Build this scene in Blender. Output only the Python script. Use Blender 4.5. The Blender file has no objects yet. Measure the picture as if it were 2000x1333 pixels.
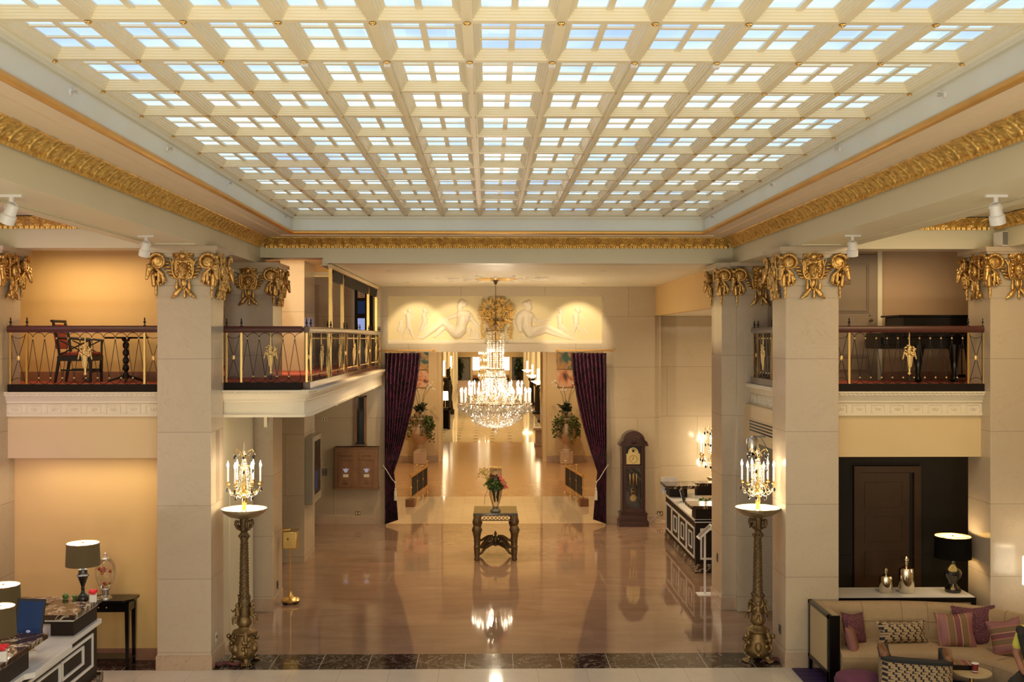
import bpy, math, random
import numpy as np
from mathutils import Vector, Matrix
random.seed(7)
PI = math.pi
sc = bpy.context.scene
COL = sc.collection

# ---------------------------------------------------------------- camera, world, exposure
TH, FPX, EYE = 0.0143, 2100.0, 4.2
cd = bpy.data.cameras.new('camera'); cam = bpy.data.objects.new('camera', cd); COL.objects.link(cam)
cam.location = (0, 0, EYE); cam.rotation_euler = (PI/2, 0, -TH)
cd.sensor_width = 36; cd.lens = FPX/2000*36; cd.shift_x = 0.0085; cd.shift_y = -0.00225
cd.clip_start = 0.1; cd.clip_end = 300
sc.camera = cam
w = bpy.data.worlds.new('world'); sc.world = w; w.use_nodes = True
w.node_tree.nodes['Background'].inputs[0].default_value = (1.0, 0.88, 0.66, 1)
w.node_tree.nodes['Background'].inputs[1].default_value = 0.88
sc.view_settings.view_transform = 'Standard'; sc.view_settings.look = 'None'
sc.view_settings.gamma = 1; sc.view_settings.exposure = 0.43
sc.view_settings.use_curve_mapping = False
cy = sc.cycles
cy.max_bounces = 7; cy.diffuse_bounces = 3; cy.glossy_bounces = 4; cy.transmission_bounces = 4; cy.transparent_max_bounces = 12
cy.sample_clamp_indirect = 4; cy.caustics_reflective = False; cy.caustics_refractive = False
cy.use_denoising = True

WARM = (1.0, 0.71, 0.38); WARM2 = (1.0, 0.79, 0.52)
def lamp(kind, name, loc, power, color=WARM, size=0.2, rot=None, spot=60, blend=0.6, target=None, size_y=None):
    l = bpy.data.lights.new(name, kind); o = bpy.data.objects.new(name, l); COL.objects.link(o)
    o.location = loc; l.energy = power; l.color = color
    if kind == 'AREA':
        l.size = size
        if size_y: l.shape = 'RECTANGLE'; l.size_y = size_y
    else: l.shadow_soft_size = size
    if kind == 'SPOT': l.spot_size = math.radians(spot); l.spot_blend = blend
    if target is not None:
        o.rotation_euler = (Vector(target) - Vector(loc)).to_track_quat('-Z', 'Y').to_euler()
    elif rot: o.rotation_euler = rot
    return o
# unseen spots added below the picture to brighten the ceiling from beneath
for x in (-3.0, 0.1, 3.3):
    lamp('SPOT', 'uplight', (x, 2.6, 1.6), 175, (1.0, .87, .62), .25, spot=130, blend=.9, target=(x*.6, 11.5, 6.0))
# vestibule downlights, added mezzanine fill and unseen lamps for the aisles and far rooms
for x in (-1.4, 1.7):
    for y in (18.6, 22.4):
        lamp('SPOT', 'downlight', (x, y, 5.3), 190, WARM, 0.08, spot=110, blend=0.9, target=(x, y, 0))
for x, pw in ((-1.62, 60), (-0.75, 45), (1.0, 20), (2.05, 75)):     # spots washing the carved panel
    lamp('SPOT', 'panel_spot', (x, 23.3, 5.33), pw, WARM2, 0.04, spot=58, blend=0.45, target=(x, 24.4, 4.42))
lamp('AREA', 'mezz_left_light', (-5.6, 14.75, 5.3), 12, WARM, 1.4, target=(-5.6, 15.0, 3.6), size_y=.3)
lamp('AREA', 'mezz_right_light', (5.6, 14.75, 5.3), 8, WARM, 1.4, target=(5.6, 15.0, 3.6), size_y=.3)
lamp('AREA', 'mezz_side_light', (-3.6, 19.0, 5.25), 38, WARM, 1.0, target=(-3.8, 20.5, 3.6), size_y=3.0)
lamp('AREA', 'alcove_light', (5.2, 21.5, 4.5), 60, WARM2, 1.6, target=(5.2, 21.5, 0), size_y=3.5)
lamp('AREA', 'niche_left_light', (-5.1, 13.75, 2.6), 4, WARM2, 1.6, target=(-5.1, 14.0, 0), size_y=.1)
lamp('AREA', 'under_balcony_light', (-2.9, 19.0, 3.1), 2.5, WARM, .8, target=(-3.0, 19.0, 0), size_y=4)
for x in (-2.0, 2.3):
    for y in (27, 30.5, 34.3):
        lamp('SPOT', 'anteroom_light', (x, y, 5.3), 210, (1, .75, .44), .08, spot=125, blend=.9, target=(x, y+.3, 0))
lamp('SPOT', 'passage_light', (.15, 40, 5.3), 160, WARM, .08, spot=120, blend=.9, target=(.15, 40, 0))
for y in (47, 55, 63, 71, 79, 87):
    for x in (-1.2, 1.6):
        lamp('SPOT', 'gallery_light', (x, y, 5.9), 520, WARM2, .1, spot=140, blend=.9, target=(x, y, 0))
lamp('AREA', 'aisle_left_light', (-5.6, 11.0, 5.6), 30, WARM2, 1.2, target=(-5.6, 11.6, 0), size_y=2)
lamp('AREA', 'aisle_right_light', (5.7, 11.5, 5.6), 42, WARM, 1.2, target=(5.7, 12.2, 0), size_y=2)
# violet accent lights of the lounge beyond the left picture edge
lamp('POINT', 'violet_light', (-6.1, 12.6, 2.3), 9, (.62, .30, 1.0), .15)
lamp('POINT', 'violet_light', (-6.1, 12.5, 4.7), 5, (.8, .25, .8), .15)

# ---------------------------------------------------------------- place from picture measurements
def XZ(px, py, Y):
    """world point on the plane y=Y seen at picture px,py (a measuring aid)"""
    t = (px - 983)/FPX; s, c = math.sin(TH), math.cos(TH)
    X = Y*(s + t*c)/(c - t*s)
    d = X*s + Y*c
    return Vector((X, Y, EYE - (py - 662)*d/FPX))

# ---------------------------------------------------------------- materials
MATS = {}
class NT:
    def __init__(s, name):
        s.m = bpy.data.materials.new(name); s.m.use_nodes = True
        s.n = s.m.node_tree.nodes; s.l = s.m.node_tree.links
        s.b = s.n['Principled BSDF']
    def N(s, t, **kw):
        n = s.n.new(t)
        for k, v in kw.items():
            if k.startswith('i_'):
                key = k[2:]; key = int(key) if key.isdigit() else key.replace('_', ' ')
                n.inputs[key].default_value = v
            else: setattr(n, k, v)
        return n
    def L(s, a, ao, b, bi): s.l.new(a.outputs[ao], b.inputs[bi])
    def pos(s, obj=False):
        return s.N('ShaderNodeTexCoord').outputs['Object'] if obj else s.N('ShaderNodeNewGeometry').outputs['Position']
    def math(s, op, a, b=None, c=None):
        n = s.N('ShaderNodeMath', operation=op)
        for i, v in enumerate((a, b, c)):
            if v is None: continue
            if isinstance(v, (int, float)): n.inputs[i].default_value = v
            else: s.l.new(v, n.inputs[i])
        return n.outputs[0]
    def mix(s, f, a, b):
        n = s.N('ShaderNodeMix', data_type='RGBA')
        for i, v in ((0, f), (6, a), (7, b)):
            if isinstance(v, (int, float)): n.inputs[i].default_value = v
            elif isinstance(v, tuple): n.inputs[i].default_value = v if len(v) == 4 else (*v, 1)
            else: s.l.new(v, n.inputs[i])
        return n.outputs[2]
    def noise(s, vec, scale, detail=3, rough=.55, dist=0, sc3=None):
        if sc3:
            mp = s.N('ShaderNodeMapping'); s.l.new(vec, mp.inputs[0]); mp.inputs['Scale'].default_value = sc3; vec = mp.outputs[0]
        n = s.N('ShaderNodeTexNoise'); s.l.new(vec, n.inputs['Vector'])
        n.inputs['Scale'].default_value = scale; n.inputs['Detail'].default_value = detail
        n.inputs['Roughness'].default_value = rough; n.inputs['Distortion'].default_value = dist
        return n.outputs[0]
    def ramp(s, f, stops):
        n = s.N('ShaderNodeValToRGB'); s.l.new(f, n.inputs[0]); e = n.color_ramp.elements
        while len(e) < len(stops): e.new(.5)
        for i, (p, c) in enumerate(stops):
            e[i].position = p; e[i].color = c if isinstance(c, tuple) and len(c) == 4 else ((*c, 1) if isinstance(c, tuple) else (c, c, c, 1))
        return n.outputs[0]
    def sep(s, vec):
        n = s.N('ShaderNodeSeparateXYZ'); s.l.new(vec, n.inputs[0]); return n.outputs
    def bump(s, h, strength=.3, dist=.01):
        n = s.N('ShaderNodeBump'); n.inputs['Strength'].default_value = strength; n.inputs['Distance'].default_value = dist
        s.l.new(h, n.inputs['Height']); s.l.new(n.outputs[0], s.b.inputs['Normal'])
    def setc(s, c):
        if isinstance(c, tuple): s.b.inputs['Base Color'].default_value = (*c[:3], 1)
        else: s.l.new(c, s.b.inputs['Base Color'])
    def p(s, **kw):
        for k, v in kw.items(): s.b.inputs[k.replace('_', ' ')].default_value = v
def reg(t): MATS[t.m.name] = t.m; return t.m

def plain(name, col, rough=.5, metal=0, var=.12, scale=6, bump=0, coat=0, obj=True, emit=None, es=0, trans=0, bscale=None, spec=.5):
    t = NT(name); P_ = t.pos(obj)
    n = t.noise(P_, scale, 3)
    lo = tuple(c*(1-var) for c in col); hi = tuple(min(1, c*(1+var)) for c in col)
    t.setc(t.mix(n, lo, hi))
    t.p(Roughness=rough, Metallic=metal, Specular_IOR_Level=spec)
    if coat: t.p(Coat_Weight=coat, Coat_Roughness=.08)
    if trans: t.p(Transmission_Weight=trans)
    if emit: t.b.inputs['Emission Color'].default_value = (*emit, 1); t.p(Emission_Strength=es)
    if bump: t.bump(t.noise(P_, bscale or scale*4, 4), bump, .005)
    return reg(t)

def marble(name, c1, c2, vein, rough=.14, joint=True, jz=.93, jo=.22, ju=1.35, grain=(1, 1, 1.6), veinamt=.5, scale=1.6):
    t = NT(name); P_ = t.pos()
    n1 = t.noise(P_, scale, 6, .6, .6, grain)
    n2 = t.noise(P_, scale*9, 4, .6, .3)
    base = t.mix(n1, c1, c2); base = t.mix(t.math('MULTIPLY', n2, .35), base, tuple(x*.8 for x in c1))
    v = t.noise(P_, scale*.8, 7, .62, 1.6)
    ve = t.math('LESS_THAN', t.math('ABSOLUTE', t.math('SUBTRACT', v, .5)), .004)
    base = t.mix(t.math('MULTIPLY', ve, veinamt), base, vein)
    if joint:
        X, Y, Z = t.sep(P_)
        z = t.math('DIVIDE', t.math('SUBTRACT', Z, jo), jz)
        row = t.math('FLOOR', z); fz = t.math('FRACT', z)
        u = t.math('ADD', t.math('DIVIDE', t.math('ADD', X, Y), ju), t.math('MULTIPLY', row, .37))
        fu = t.math('FRACT', u)
        j = t.math('MAXIMUM', t.math('LESS_THAN', fz, .008), t.math('LESS_THAN', fu, .005))
        # each slab a slightly different tone
        wn = t.N('ShaderNodeTexWhiteNoise', noise_dimensions='2D'); cmb = t.N('ShaderNodeCombineXYZ')
        t.l.new(row, cmb.inputs[0]); t.l.new(t.math('FLOOR', u), cmb.inputs[1]); t.l.new(cmb.outputs[0], wn.inputs[0])
        base = t.mix(t.math('MULTIPLY', wn.outputs[0], .22), base, tuple(x*.72 for x in c1))
        base = t.mix(t.math('MULTIPLY', j, .7), base, tuple(x*.45 for x in c1))
    t.setc(base); t.p(Roughness=rough, Specular_IOR_Level=.5)
    return reg(t)

marble('pillar_marble', (.58, .475, .345), (.68, .58, .45), (.36, .25, .18), rough=.16, ju=40, veinamt=.28)
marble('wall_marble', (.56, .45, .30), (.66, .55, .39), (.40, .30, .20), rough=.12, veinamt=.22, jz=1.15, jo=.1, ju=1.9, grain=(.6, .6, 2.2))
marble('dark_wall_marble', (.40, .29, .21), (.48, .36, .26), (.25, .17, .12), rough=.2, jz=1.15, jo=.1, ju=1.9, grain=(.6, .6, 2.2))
marble('base_marble', (.52, .38, .27), (.60, .46, .33), (.3, .2, .15), rough=.18, joint=False)
marble('skirting_marble', (.34, .17, .11), (.42, .22, .14), (.2, .1, .07), rough=.2, joint=False)
marble('stone_urn', (.50, .36, .24), (.66, .50, .36), (.3, .2, .15), rough=.45, joint=False, scale=6)

def floor_mat(name, c1, c2, tile=(1.2, .6), grain=(.35, 2.6, 1), rough=.07, jcol=.55, off=.5, jw=.006, spec=.5, tv=.3, scale=1.3):
    t = NT(name); P_ = t.pos(); X, Y, Z = t.sep(P_)
    n1 = t.noise(P_, scale, 7, .62, 1.0, grain)
    n2 = t.noise(P_, scale*7, 4, .6, .4, grain)
    v = t.ramp(n1, [(.3, 0.0), (.7, 1.0)])
    base = t.mix(v, c1, c2); base = t.mix(t.math('MULTIPLY', n2, .3), base, tuple(x*.75 for x in c1))
    yy = t.math('DIVIDE', Y, tile[1]); row = t.math('FLOOR', yy)
    xx = t.math('ADD', t.math('DIVIDE', X, tile[0]), t.math('MULTIPLY', row, off))
    cmb = t.N('ShaderNodeCombineXYZ'); t.l.new(t.math('FLOOR', xx), cmb.inputs[0]); t.l.new(row, cmb.inputs[1])
    wn = t.N('ShaderNodeTexWhiteNoise', noise_dimensions='2D'); t.l.new(cmb.outputs[0], wn.inputs[0])
    base = t.mix(t.math('MULTIPLY', wn.outputs[0], tv), base, tuple(x*.62 for x in c1))
    j = t.math('MAXIMUM', t.math('LESS_THAN', t.math('FRACT', xx), jw/tile[0]*1.0), t.math('LESS_THAN', t.math('FRACT', yy), jw/tile[1]))
    base = t.mix(t.math('MULTIPLY', j, jcol), base, tuple(x*.4 for x in c1))
    t.setc(base); t.p(Roughness=rough, Specular_IOR_Level=spec)
    return reg(t)
floor_mat('floor_pink', (.29, .18, .12), (.41, .27, .185), tile=(1.5, .75), grain=(.5, 1.5, 1), tv=.22, jcol=.16, rough=.045, spec=.85)
floor_mat('floor_back', (.42, .22, .10), (.56, .32, .16), tile=(1.25, .62), rough=.14, jcol=.2, grain=(.5, 1.5, 1))
floor_mat('floor_tile', (.66, .50, .33), (.72, .57, .40), tile=(.305, .9), rough=.05, spec=.8, grain=(1, 1, 1), off=0, tv=.12)
floor_mat('floor_front', (.66, .58, .46), (.76, .68, .55), tile=(.62, .62), rough=.09, grain=(1, 1, 1), off=0, tv=.12)
# black marble with pale and amber veins
t = NT('black_marble'); P_ = t.pos()
n = t.noise(P_, 2.2, 8, .65, 1.8); v1 = t.math('LESS_THAN', t.math('ABSOLUTE', t.math('SUBTRACT', n, .5)), .006)
n3 = t.noise(P_, 5, 6, .7, 1.2); b = t.ramp(n3, [(.45, (.022, .014, .010)), (.62, (.05, .03, .018)), (.72, (.13, .07, .03))])
b = t.mix(v1, b, (.40, .34, .28))
X, Y, Z = t.sep(P_); j = t.math('LESS_THAN', t.math('FRACT', t.math('DIVIDE', t.math('ADD', X, .3), .62)), .014)
b = t.mix(j, b, (.45, .40, .34)); t.setc(b); t.p(Roughness=.09); reg(t)
t = NT('counter_marble'); P_ = t.pos()
n = t.noise(P_, 2.6, 8, .62, 1.5); v1 = t.ramp(t.math('ABSOLUTE', t.math('SUBTRACT', n, .5)), [(.004, (1, 1, 1)), (.02, (0, 0, 0))])
n3 = t.noise(P_, 4, 6, .7, 1.2); b = t.ramp(n3, [(.4, (.03, .016, .011)), (.65, (.08, .04, .02))])
b = t.mix(v1, b, (.62, .52, .40)); t.setc(b); t.p(Roughness=.12); reg(t)
# pale gallery floor set with small dark diamonds
t = NT('gallery_floor'); P_ = t.pos(); X, Y, Z = t.sep(P_)
a = t.math('ABSOLUTE', t.math('SUBTRACT', t.math('FRACT', t.math('DIVIDE', t.math('ADD', X, .165), .73)), .5))
b_ = t.math('ABSOLUTE', t.math('SUBTRACT', t.math('FRACT', t.math('DIVIDE', t.math('ADD', Y, .4), 1.4)), .5))
d = t.math('LESS_THAN', t.math('ADD', t.math('MULTIPLY', a, .73/.14), t.math('MULTIPLY', b_, 1.4/.22)), 1.0)
X2 = t.math('GREATER_THAN', t.math('ABSOLUTE', t.math('SUBTRACT', X, .2)), 2.35)
base = t.mix(t.noise(P_, 2, 4), (.66, .53, .31), (.74, .61, .38))
base = t.mix(t.math('MULTIPLY', d, .8), base, (.10, .07, .04)); base = t.mix(X2, base, (.30, .2, .1))
t.setc(base); t.p(Roughness=.05); reg(t)

plain('cream_paint', (.77, .72, .54), .45, var=.05, scale=1.5)
plain('well_paint', (.78, .78, .68), .4, var=.05, scale=2)
plain('soffit_paint', (.80, .65, .47), .5, var=.05, scale=1.5)
plain('lattice_paint', (.84, .76, .56), .42, var=.06, scale=3)
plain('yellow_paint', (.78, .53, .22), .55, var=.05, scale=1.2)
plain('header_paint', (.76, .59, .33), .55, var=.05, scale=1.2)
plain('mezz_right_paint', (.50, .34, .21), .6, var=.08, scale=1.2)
plain('vestibule_paint', (.90, .82, .60), .5, var=.04, scale=2)
plain('stucco', (.84, .76, .60), .6, var=.04, scale=6, bump=.15)
plain('relief_plaster', (.80, .71, .54), .6, var=.05, scale=9)
plain('panel_ground', (.78, .66, .38), .6, var=.06, scale=2)
plain('bronze_strip', (.74, .42, .11), .38, .6, var=.2, scale=3)
plain('brass', (.83, .58, .22), .24, 1, var=.15, scale=8)
plain('aged_brass', (.27, .185, .085), .46, .85, var=.75, scale=26, bump=.5)
plain('bronze_dark', (.17, .115, .06), .5, .8, var=.75, scale=30, bump=.55)
plain('gilt_light', (.86, .66, .30), .4, .7, var=.15, scale=20)
plain('relief_gilt', (.80, .52, .16), .5, .35, var=.2, scale=20)
plain('wrought_iron', (.025, .020, .016), .4, .4, var=.3)
plain('mahogany', (.075, .018, .012), .4, 0, var=.25, scale=8, coat=.12)
plain('base_wood', (.012, .007, .005), .6, 0, var=.3, spec=.2)
plain('rail_wood', (.13, .055, .028), .25, 0, var=.2, coat=.4)
plain('black_lacquer', (.005, .004, .004), .18, 0, var=.2, spec=.35)
plain('black_chair_wood', (.008, .006, .005), .5, 0, var=.2)
plain('red_upholstery', (.30, .05, .03), .8, 0, var=.2, scale=30)
plain('red_carpet', (.42, .085, .05), .9, 0, var=.35, scale=9, bump=.3)
plain('dark_clock_wood', (.05, .014, .009), .35, 0, var=.35, scale=7, coat=.2)
plain('white_plastic', (.82, .80, .78), .4, var=.03)
plain('white_track', (.80, .80, .82), .35, var=.03)
plain('grey_box', (.30, .27, .20), .5, var=.05)
plain('silver', (.62, .61, .58), .3, .9, var=.06)
plain('steel_dark', (.10, .10, .10), .35, .8)
plain('espresso_wood', (.020, .012, .009), .5, var=.2, scale=5, spec=.25)
plain('white_stone', (.80, .78, .76), .25, var=.04, scale=5)
plain('white_trim', (.85, .82, .78), .3, var=.03)
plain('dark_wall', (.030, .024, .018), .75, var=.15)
plain('door_oak', (.085, .042, .018), .55, var=.3, scale=3)
plain('mezz_door', (.26, .20, .14), .45, var=.08)
plain('grey_frame', (.20, .19, .17), .5, var=.05)
plain('black_screen', (.004, .004, .005), .3, var=.1, spec=.2)
plain('black_shade', (.004, .0035, .003), .9, var=.2, spec=.1)
plain('lamp_ceramic', (.01, .009, .008), .12, 0, var=.2, coat=.3)
plain('gold_lining', (.85, .62, .18), .5, .2, var=.05, emit=(1, .72, .22), es=1.2)
plain('shade_lining', (.9, .88, .85), .6, 0, var=.03, emit=(1, .93, .82), es=1.5)
plain('white_cup', (.8, .8, .8), .5)
plain('red_cup', (.22, .02, .02), .5)
plain('candle_wax', (.9, .87, .8), .5, var=.03, emit=(1, .88, .68), es=.30)
plain('flame_glow', (1, .9, .7), .5, emit=(1, .86, .60), es=24)
plain('gallery_flame', (1, .9, .7), .5, emit=(1, .82, .5), es=6)
plain('bowl_inside', (.95, .88, .62), .35, 0, var=.04)
plain('polished_top', (.03, .025, .018), .05, 0, var=.2, spec=1.0)
plain('bowl_silver', (.52, .44, .28), .3, .9, var=.2, scale=18)
plain('red_flowers', (.85, .03, .05), .7, var=.25, scale=40)
plain('pink_flowers', (.80, .18, .14), .7, var=.25, scale=40)
plain('maroon_flowers', (.12, .01, .02), .7, var=.25, scale=40)
plain('yellow_sprig', (.50, .36, .06), .7, var=.25, scale=40)
plain('leaf_green', (.07, .15, .03), .5, var=.5, scale=20)
plain('ivy_green', (.09, .13, .035), .55, var=.5, scale=14)
plain('dark_leaf', (.02, .035, .012), .5, var=.5, scale=14)
plain('white_petal', (.85, .80, .70), .6, var=.05)
plain('fruit_orange', (.65, .24, .05), .5, var=.2)
plain('fruit_yellow', (.75, .55, .12), .5, var=.2)
plain('fruit_red', (.45, .03, .03), .5, var=.2)
plain('sofa_fabric', (.40, .285, .165), .9, var=.12, scale=20, bump=.1)
plain('seam_fabric', (.25, .17, .095), .9)
plain('sofa_side', (.50, .39, .22), .7, var=.05, scale=40)
plain('purple_suede', (.13, .035, .075), .9, var=.2, scale=9)
plain('skin', (.36, .17, .11), .55, var=.1, scale=12)
plain('yellow_cloth', (.66, .62, .10), .8, var=.08)
plain('black_cloth', (.018, .018, .020), .8, var=.2)
plain('dark_hair', (.02, .013, .01), .6, var=.3)
plain('stain_wood', (.20, .085, .035), .4, var=.3, scale=5)
plain('mail_wood', (.24, .115, .048), .38, .25, var=.25, scale=6)
plain('mail_dark', (.07, .03, .015), .45, var=.2)
plain('cord_rope', (.62, .56, .48), .7, var=.1)
plain('black_glass', (.008, .010, .014), .06, coat=.5)
plain('frosted_lamp', (.9, .85, .75), .5, emit=(1, .88, .68), es=3.0)
plain('cloth_red', (.16, .05, .05), .9, var=.3)
plain('amber_panel', (.62, .40, .12), .5, emit=(1, .68, .2), es=.35)
plain('exit_red', (.6, .16, .08), .5)
plain('mirror_glass', (.80, .80, .78), .05, 1, var=.02)

# antique gold with dark recesses by patina noise
def gold(name, col, dark, rough, sc_=26, metal=.85, bs=.35):
    t = NT(name); P_ = t.pos(True); n = t.noise(P_, sc_, 5, .65)
    f = t.ramp(n, [(.30, 0.0), (.54, 1.0)])
    t.setc(t.mix(f, dark, col)); t.p(Metallic=metal, Roughness=rough); t.bump(n, bs, .01); return reg(t)
gold('antique_gold', (.76, .50, .18), (.26, .13, .04), .36)
gold('cornice_gold', (.82, .56, .18), (.50, .29, .08), .42, 18, .8, .12)

# clear crystal: bright little facets that let part of the view through
t = NT('crystal'); out = t.n['Material Output']
g = t.N('ShaderNodeBsdfGlossy'); g.inputs['Roughness'].default_value = .08; g.inputs['Color'].default_value = (1, .97, .92, 1)
tr = t.N('ShaderNodeBsdfTransparent'); tr.inputs['Color'].default_value = (1, .97, .92, 1)
tl = t.N('ShaderNodeBsdfTranslucent'); tl.inputs['Color'].default_value = (1, .95, .85, 1)
m1 = t.N('ShaderNodeMixShader'); m1.inputs[0].default_value = .5; t.l.new(g.outputs[0], m1.inputs[1]); t.l.new(tl.outputs[0], m1.inputs[2])
m2 = t.N('ShaderNodeMixShader'); m2.inputs[0].default_value = .16; t.l.new(m1.outputs[0], m2.inputs[1]); t.l.new(tr.outputs[0], m2.inputs[2])
t.l.new(m2.outputs[0], out.inputs[0]); reg(t)
# thin clear glass
t = NT('clear_glass'); out = t.n['Material Output']
g = t.N('ShaderNodeBsdfGlossy'); g.inputs['Roughness'].default_value = .03
tr = t.N('ShaderNodeBsdfTransparent'); tr.inputs['Color'].default_value = (.95, .94, .90, 1)
fr = t.N('ShaderNodeFresnel'); fr.inputs[0].default_value = 1.5
fm = t.math('MULTIPLY_ADD', fr.outputs[0], .45, .04)
m2 = t.N('ShaderNodeMixShader'); t.l.new(fm, m2.inputs[0]); t.l.new(tr.outputs[0], m2.inputs[1]); t.l.new(g.outputs[0], m2.inputs[2])
t.l.new(m2.outputs[0], out.inputs[0]); reg(t)
# skylight panes: daylight through diffusing glass, warmer and bluer patches of sky
t = NT('skylight_pane'); P_ = t.pos(); X, Y, Z = t.sep(P_)
n = t.noise(P_, .55, 3, .6); n2 = t.noise(P_, 3.5, 3, .6, 0, (1, 3.5, 1))
f = t.ramp(n, [(.34, (.34, .54, .98)), (.48, (.58, .79, .98)), (.66, (.80, .92, .98))])
f = t.mix(t.math('MULTIPLY', n2, .35), f, (.42, .64, .98))
cmb = t.N('ShaderNodeCombineXYZ'); t.l.new(t.math('FLOOR', t.math('DIVIDE', X, .26)), cmb.inputs[0]); t.l.new(t.math('FLOOR', t.math('DIVIDE', Y, .28)), cmb.inputs[1])
wn = t.N('ShaderNodeTexWhiteNoise', noise_dimensions='2D'); t.l.new(cmb.outputs[0], wn.inputs[0])
st = t.math('MULTIPLY_ADD', wn.outputs[0], .20, .80)
t.setc((.08, .10, .12)); t.l.new(f, t.b.inputs['Emission Color']); t.l.new(st, t.b.inputs['Emission Strength']); t.p(Roughness=.3); reg(t)
def glow(name, col, s):
    t = NT(name); t.setc(tuple(c*.5 for c in col)); t.p(Specular_IOR_Level=.15); t.b.inputs['Emission Color'].default_value = (*col, 1); t.p(Emission_Strength=s); return reg(t)
glow('day_window', (.92, .95, 1.0), 2.4)
glow('screen_blue', (.02, .045, .13), .22)
glow('sign_glow', (.42, .52, .95), .45)
glow('eagle_white', (.70, .70, .95), .16)

# purple damask curtain
t = NT('damask'); P_ = t.pos(True)
n = t.noise(P_, 6.5, 3, .6, 2.6); f = t.ramp(n, [(.48, 0.0), (.52, 1.0)])
t.setc(t.mix(f, (.010, .003, .009), (.095, .014, .045))); t.p(Roughness=.5); reg(t)
# linen lampshade lit from inside
def shade_mat(name, c, em, es):
    t = NT(name); P_ = t.pos(True)
    n = t.noise(P_, 60, 2, .6, 0, (1, 1, 6)); n2 = t.noise(P_, 60, 2, .6, 0, (6, 6, 1))
    f = t.mix(t.math('MULTIPLY', t.math('ADD', n, n2), .5), tuple(x*.55 for x in c), tuple(min(1, x*1.5) for x in c))
    t.setc(f); t.p(Roughness=.8); t.b.inputs['Emission Color'].default_value = (*em, 1); t.p(Emission_Strength=es); return reg(t)
shade_mat('linen_shade', (.040, .024, .009), (.95, .62, .2), .035)
# woven cushions
def stripes(name, cols, per, axis=0, obj=True):
    t = NT(name); P_ = t.pos(obj); s_ = t.sep(P_)[axis]
    f = t.math('FRACT', t.math('ADD', t.math('DIVIDE', s_, per), .5))
    n = t.N('ShaderNodeValToRGB'); t.l.new(f, n.inputs[0]); n.color_ramp.interpolation = 'CONSTANT'
    e = n.color_ramp.elements
    while len(e) < len(cols): e.new(.5)
    for i, (p_, c) in enumerate(cols): e[i].position = p_; e[i].color = (*c, 1)
    t.l.new(n.outputs[0], t.b.inputs['Base Color']); t.p(Roughness=.6); return reg(t)
PK, RS, GD, DP = (.30, .13, .13), (.55, .20, .15), (.20, .125, .06), (.19, .065, .07)
stripes('stripe_cushion', [(0, PK), (.20, RS), (.225, GD), (.44, RS), (.465, DP), (.66, (.65, .32, .24)), (.685, GD), (.9, RS), (.925, PK)], .34)
stripes('stripe_cushion_cross', [(0, PK), (.20, RS), (.225, GD), (.44, RS), (.465, DP), (.66, (.65, .32, .24)), (.685, GD), (.9, RS), (.925, PK)], .30, 2)
stripes('rug_purple', [(0, (.05, .018, .085)), (.45, (.028, .012, .055)), (.9, (.16, .10, .2)), (.94, (.05, .018, .085))], .16, 1, False)
# stepped black and fawn key weave
t = NT('key_weave'); P_ = t.pos(True); mp = t.N('ShaderNodeMapping'); t.l.new(P_, mp.inputs[0]); mp.inputs['Scale'].default_value = (1, 1, 1)
X, Y, Z = t.sep(mp.outputs[0])
zz = t.math('FLOOR', t.math('DIVIDE', Z, .030)); par = t.math('PINGPONG', zz, 2)
ux = t.math('FRACT', t.math('ADD', t.math('DIVIDE', t.math('ADD', X, Y), .092), t.math('MULTIPLY', par, .28)))
k1 = t.math('LESS_THAN', ux, .22)
fz = t.math('FRACT', t.math('DIVIDE', Z, .030)); k2 = t.math('MULTIPLY', t.math('LESS_THAN', fz, .24), t.math('LESS_THAN', ux, .56))
k = t.math('MAXIMUM', k1, k2); t.setc(t.mix(k, (.42, .30, .17), (.018, .015, .02))); t.p(Roughness=.8); reg(t)
t = NT('speckled_purple'); n = t.noise(t.pos(True), 70, 3, .7); t.setc(t.ramp(n, [(.4, (.07, .018, .035)), (.62, (.22, .08, .10))])); t.p(Roughness=.85); reg(t)
# pictures on the anteroom wall: blurred blossoms
def art(name, a, b, c, s=2.6):
    t = NT(name); P_ = t.pos(True); n = t.noise(P_, s, 2, .5, 1.4)
    t.setc(t.ramp(n, [(.38, a), (.47, b), (.56, c), (.66, b)])); t.p(Roughness=.4); return reg(t)
art('art_teal', (.06, .16, .14), (.08, .18, .15), (.62, .34, .14), 1.5)
art('art_peach', (.07, .07, .06), (.66, .26, .13), (.80, .55, .36), 1.3)
art('art_poster', (.45, .06, .03), (.75, .60, .40), (.10, .10, .10), 9)
art('greek_flower', (.6, .5, .35), (.7, .6, .4), (.7, .6, .4))

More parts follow.
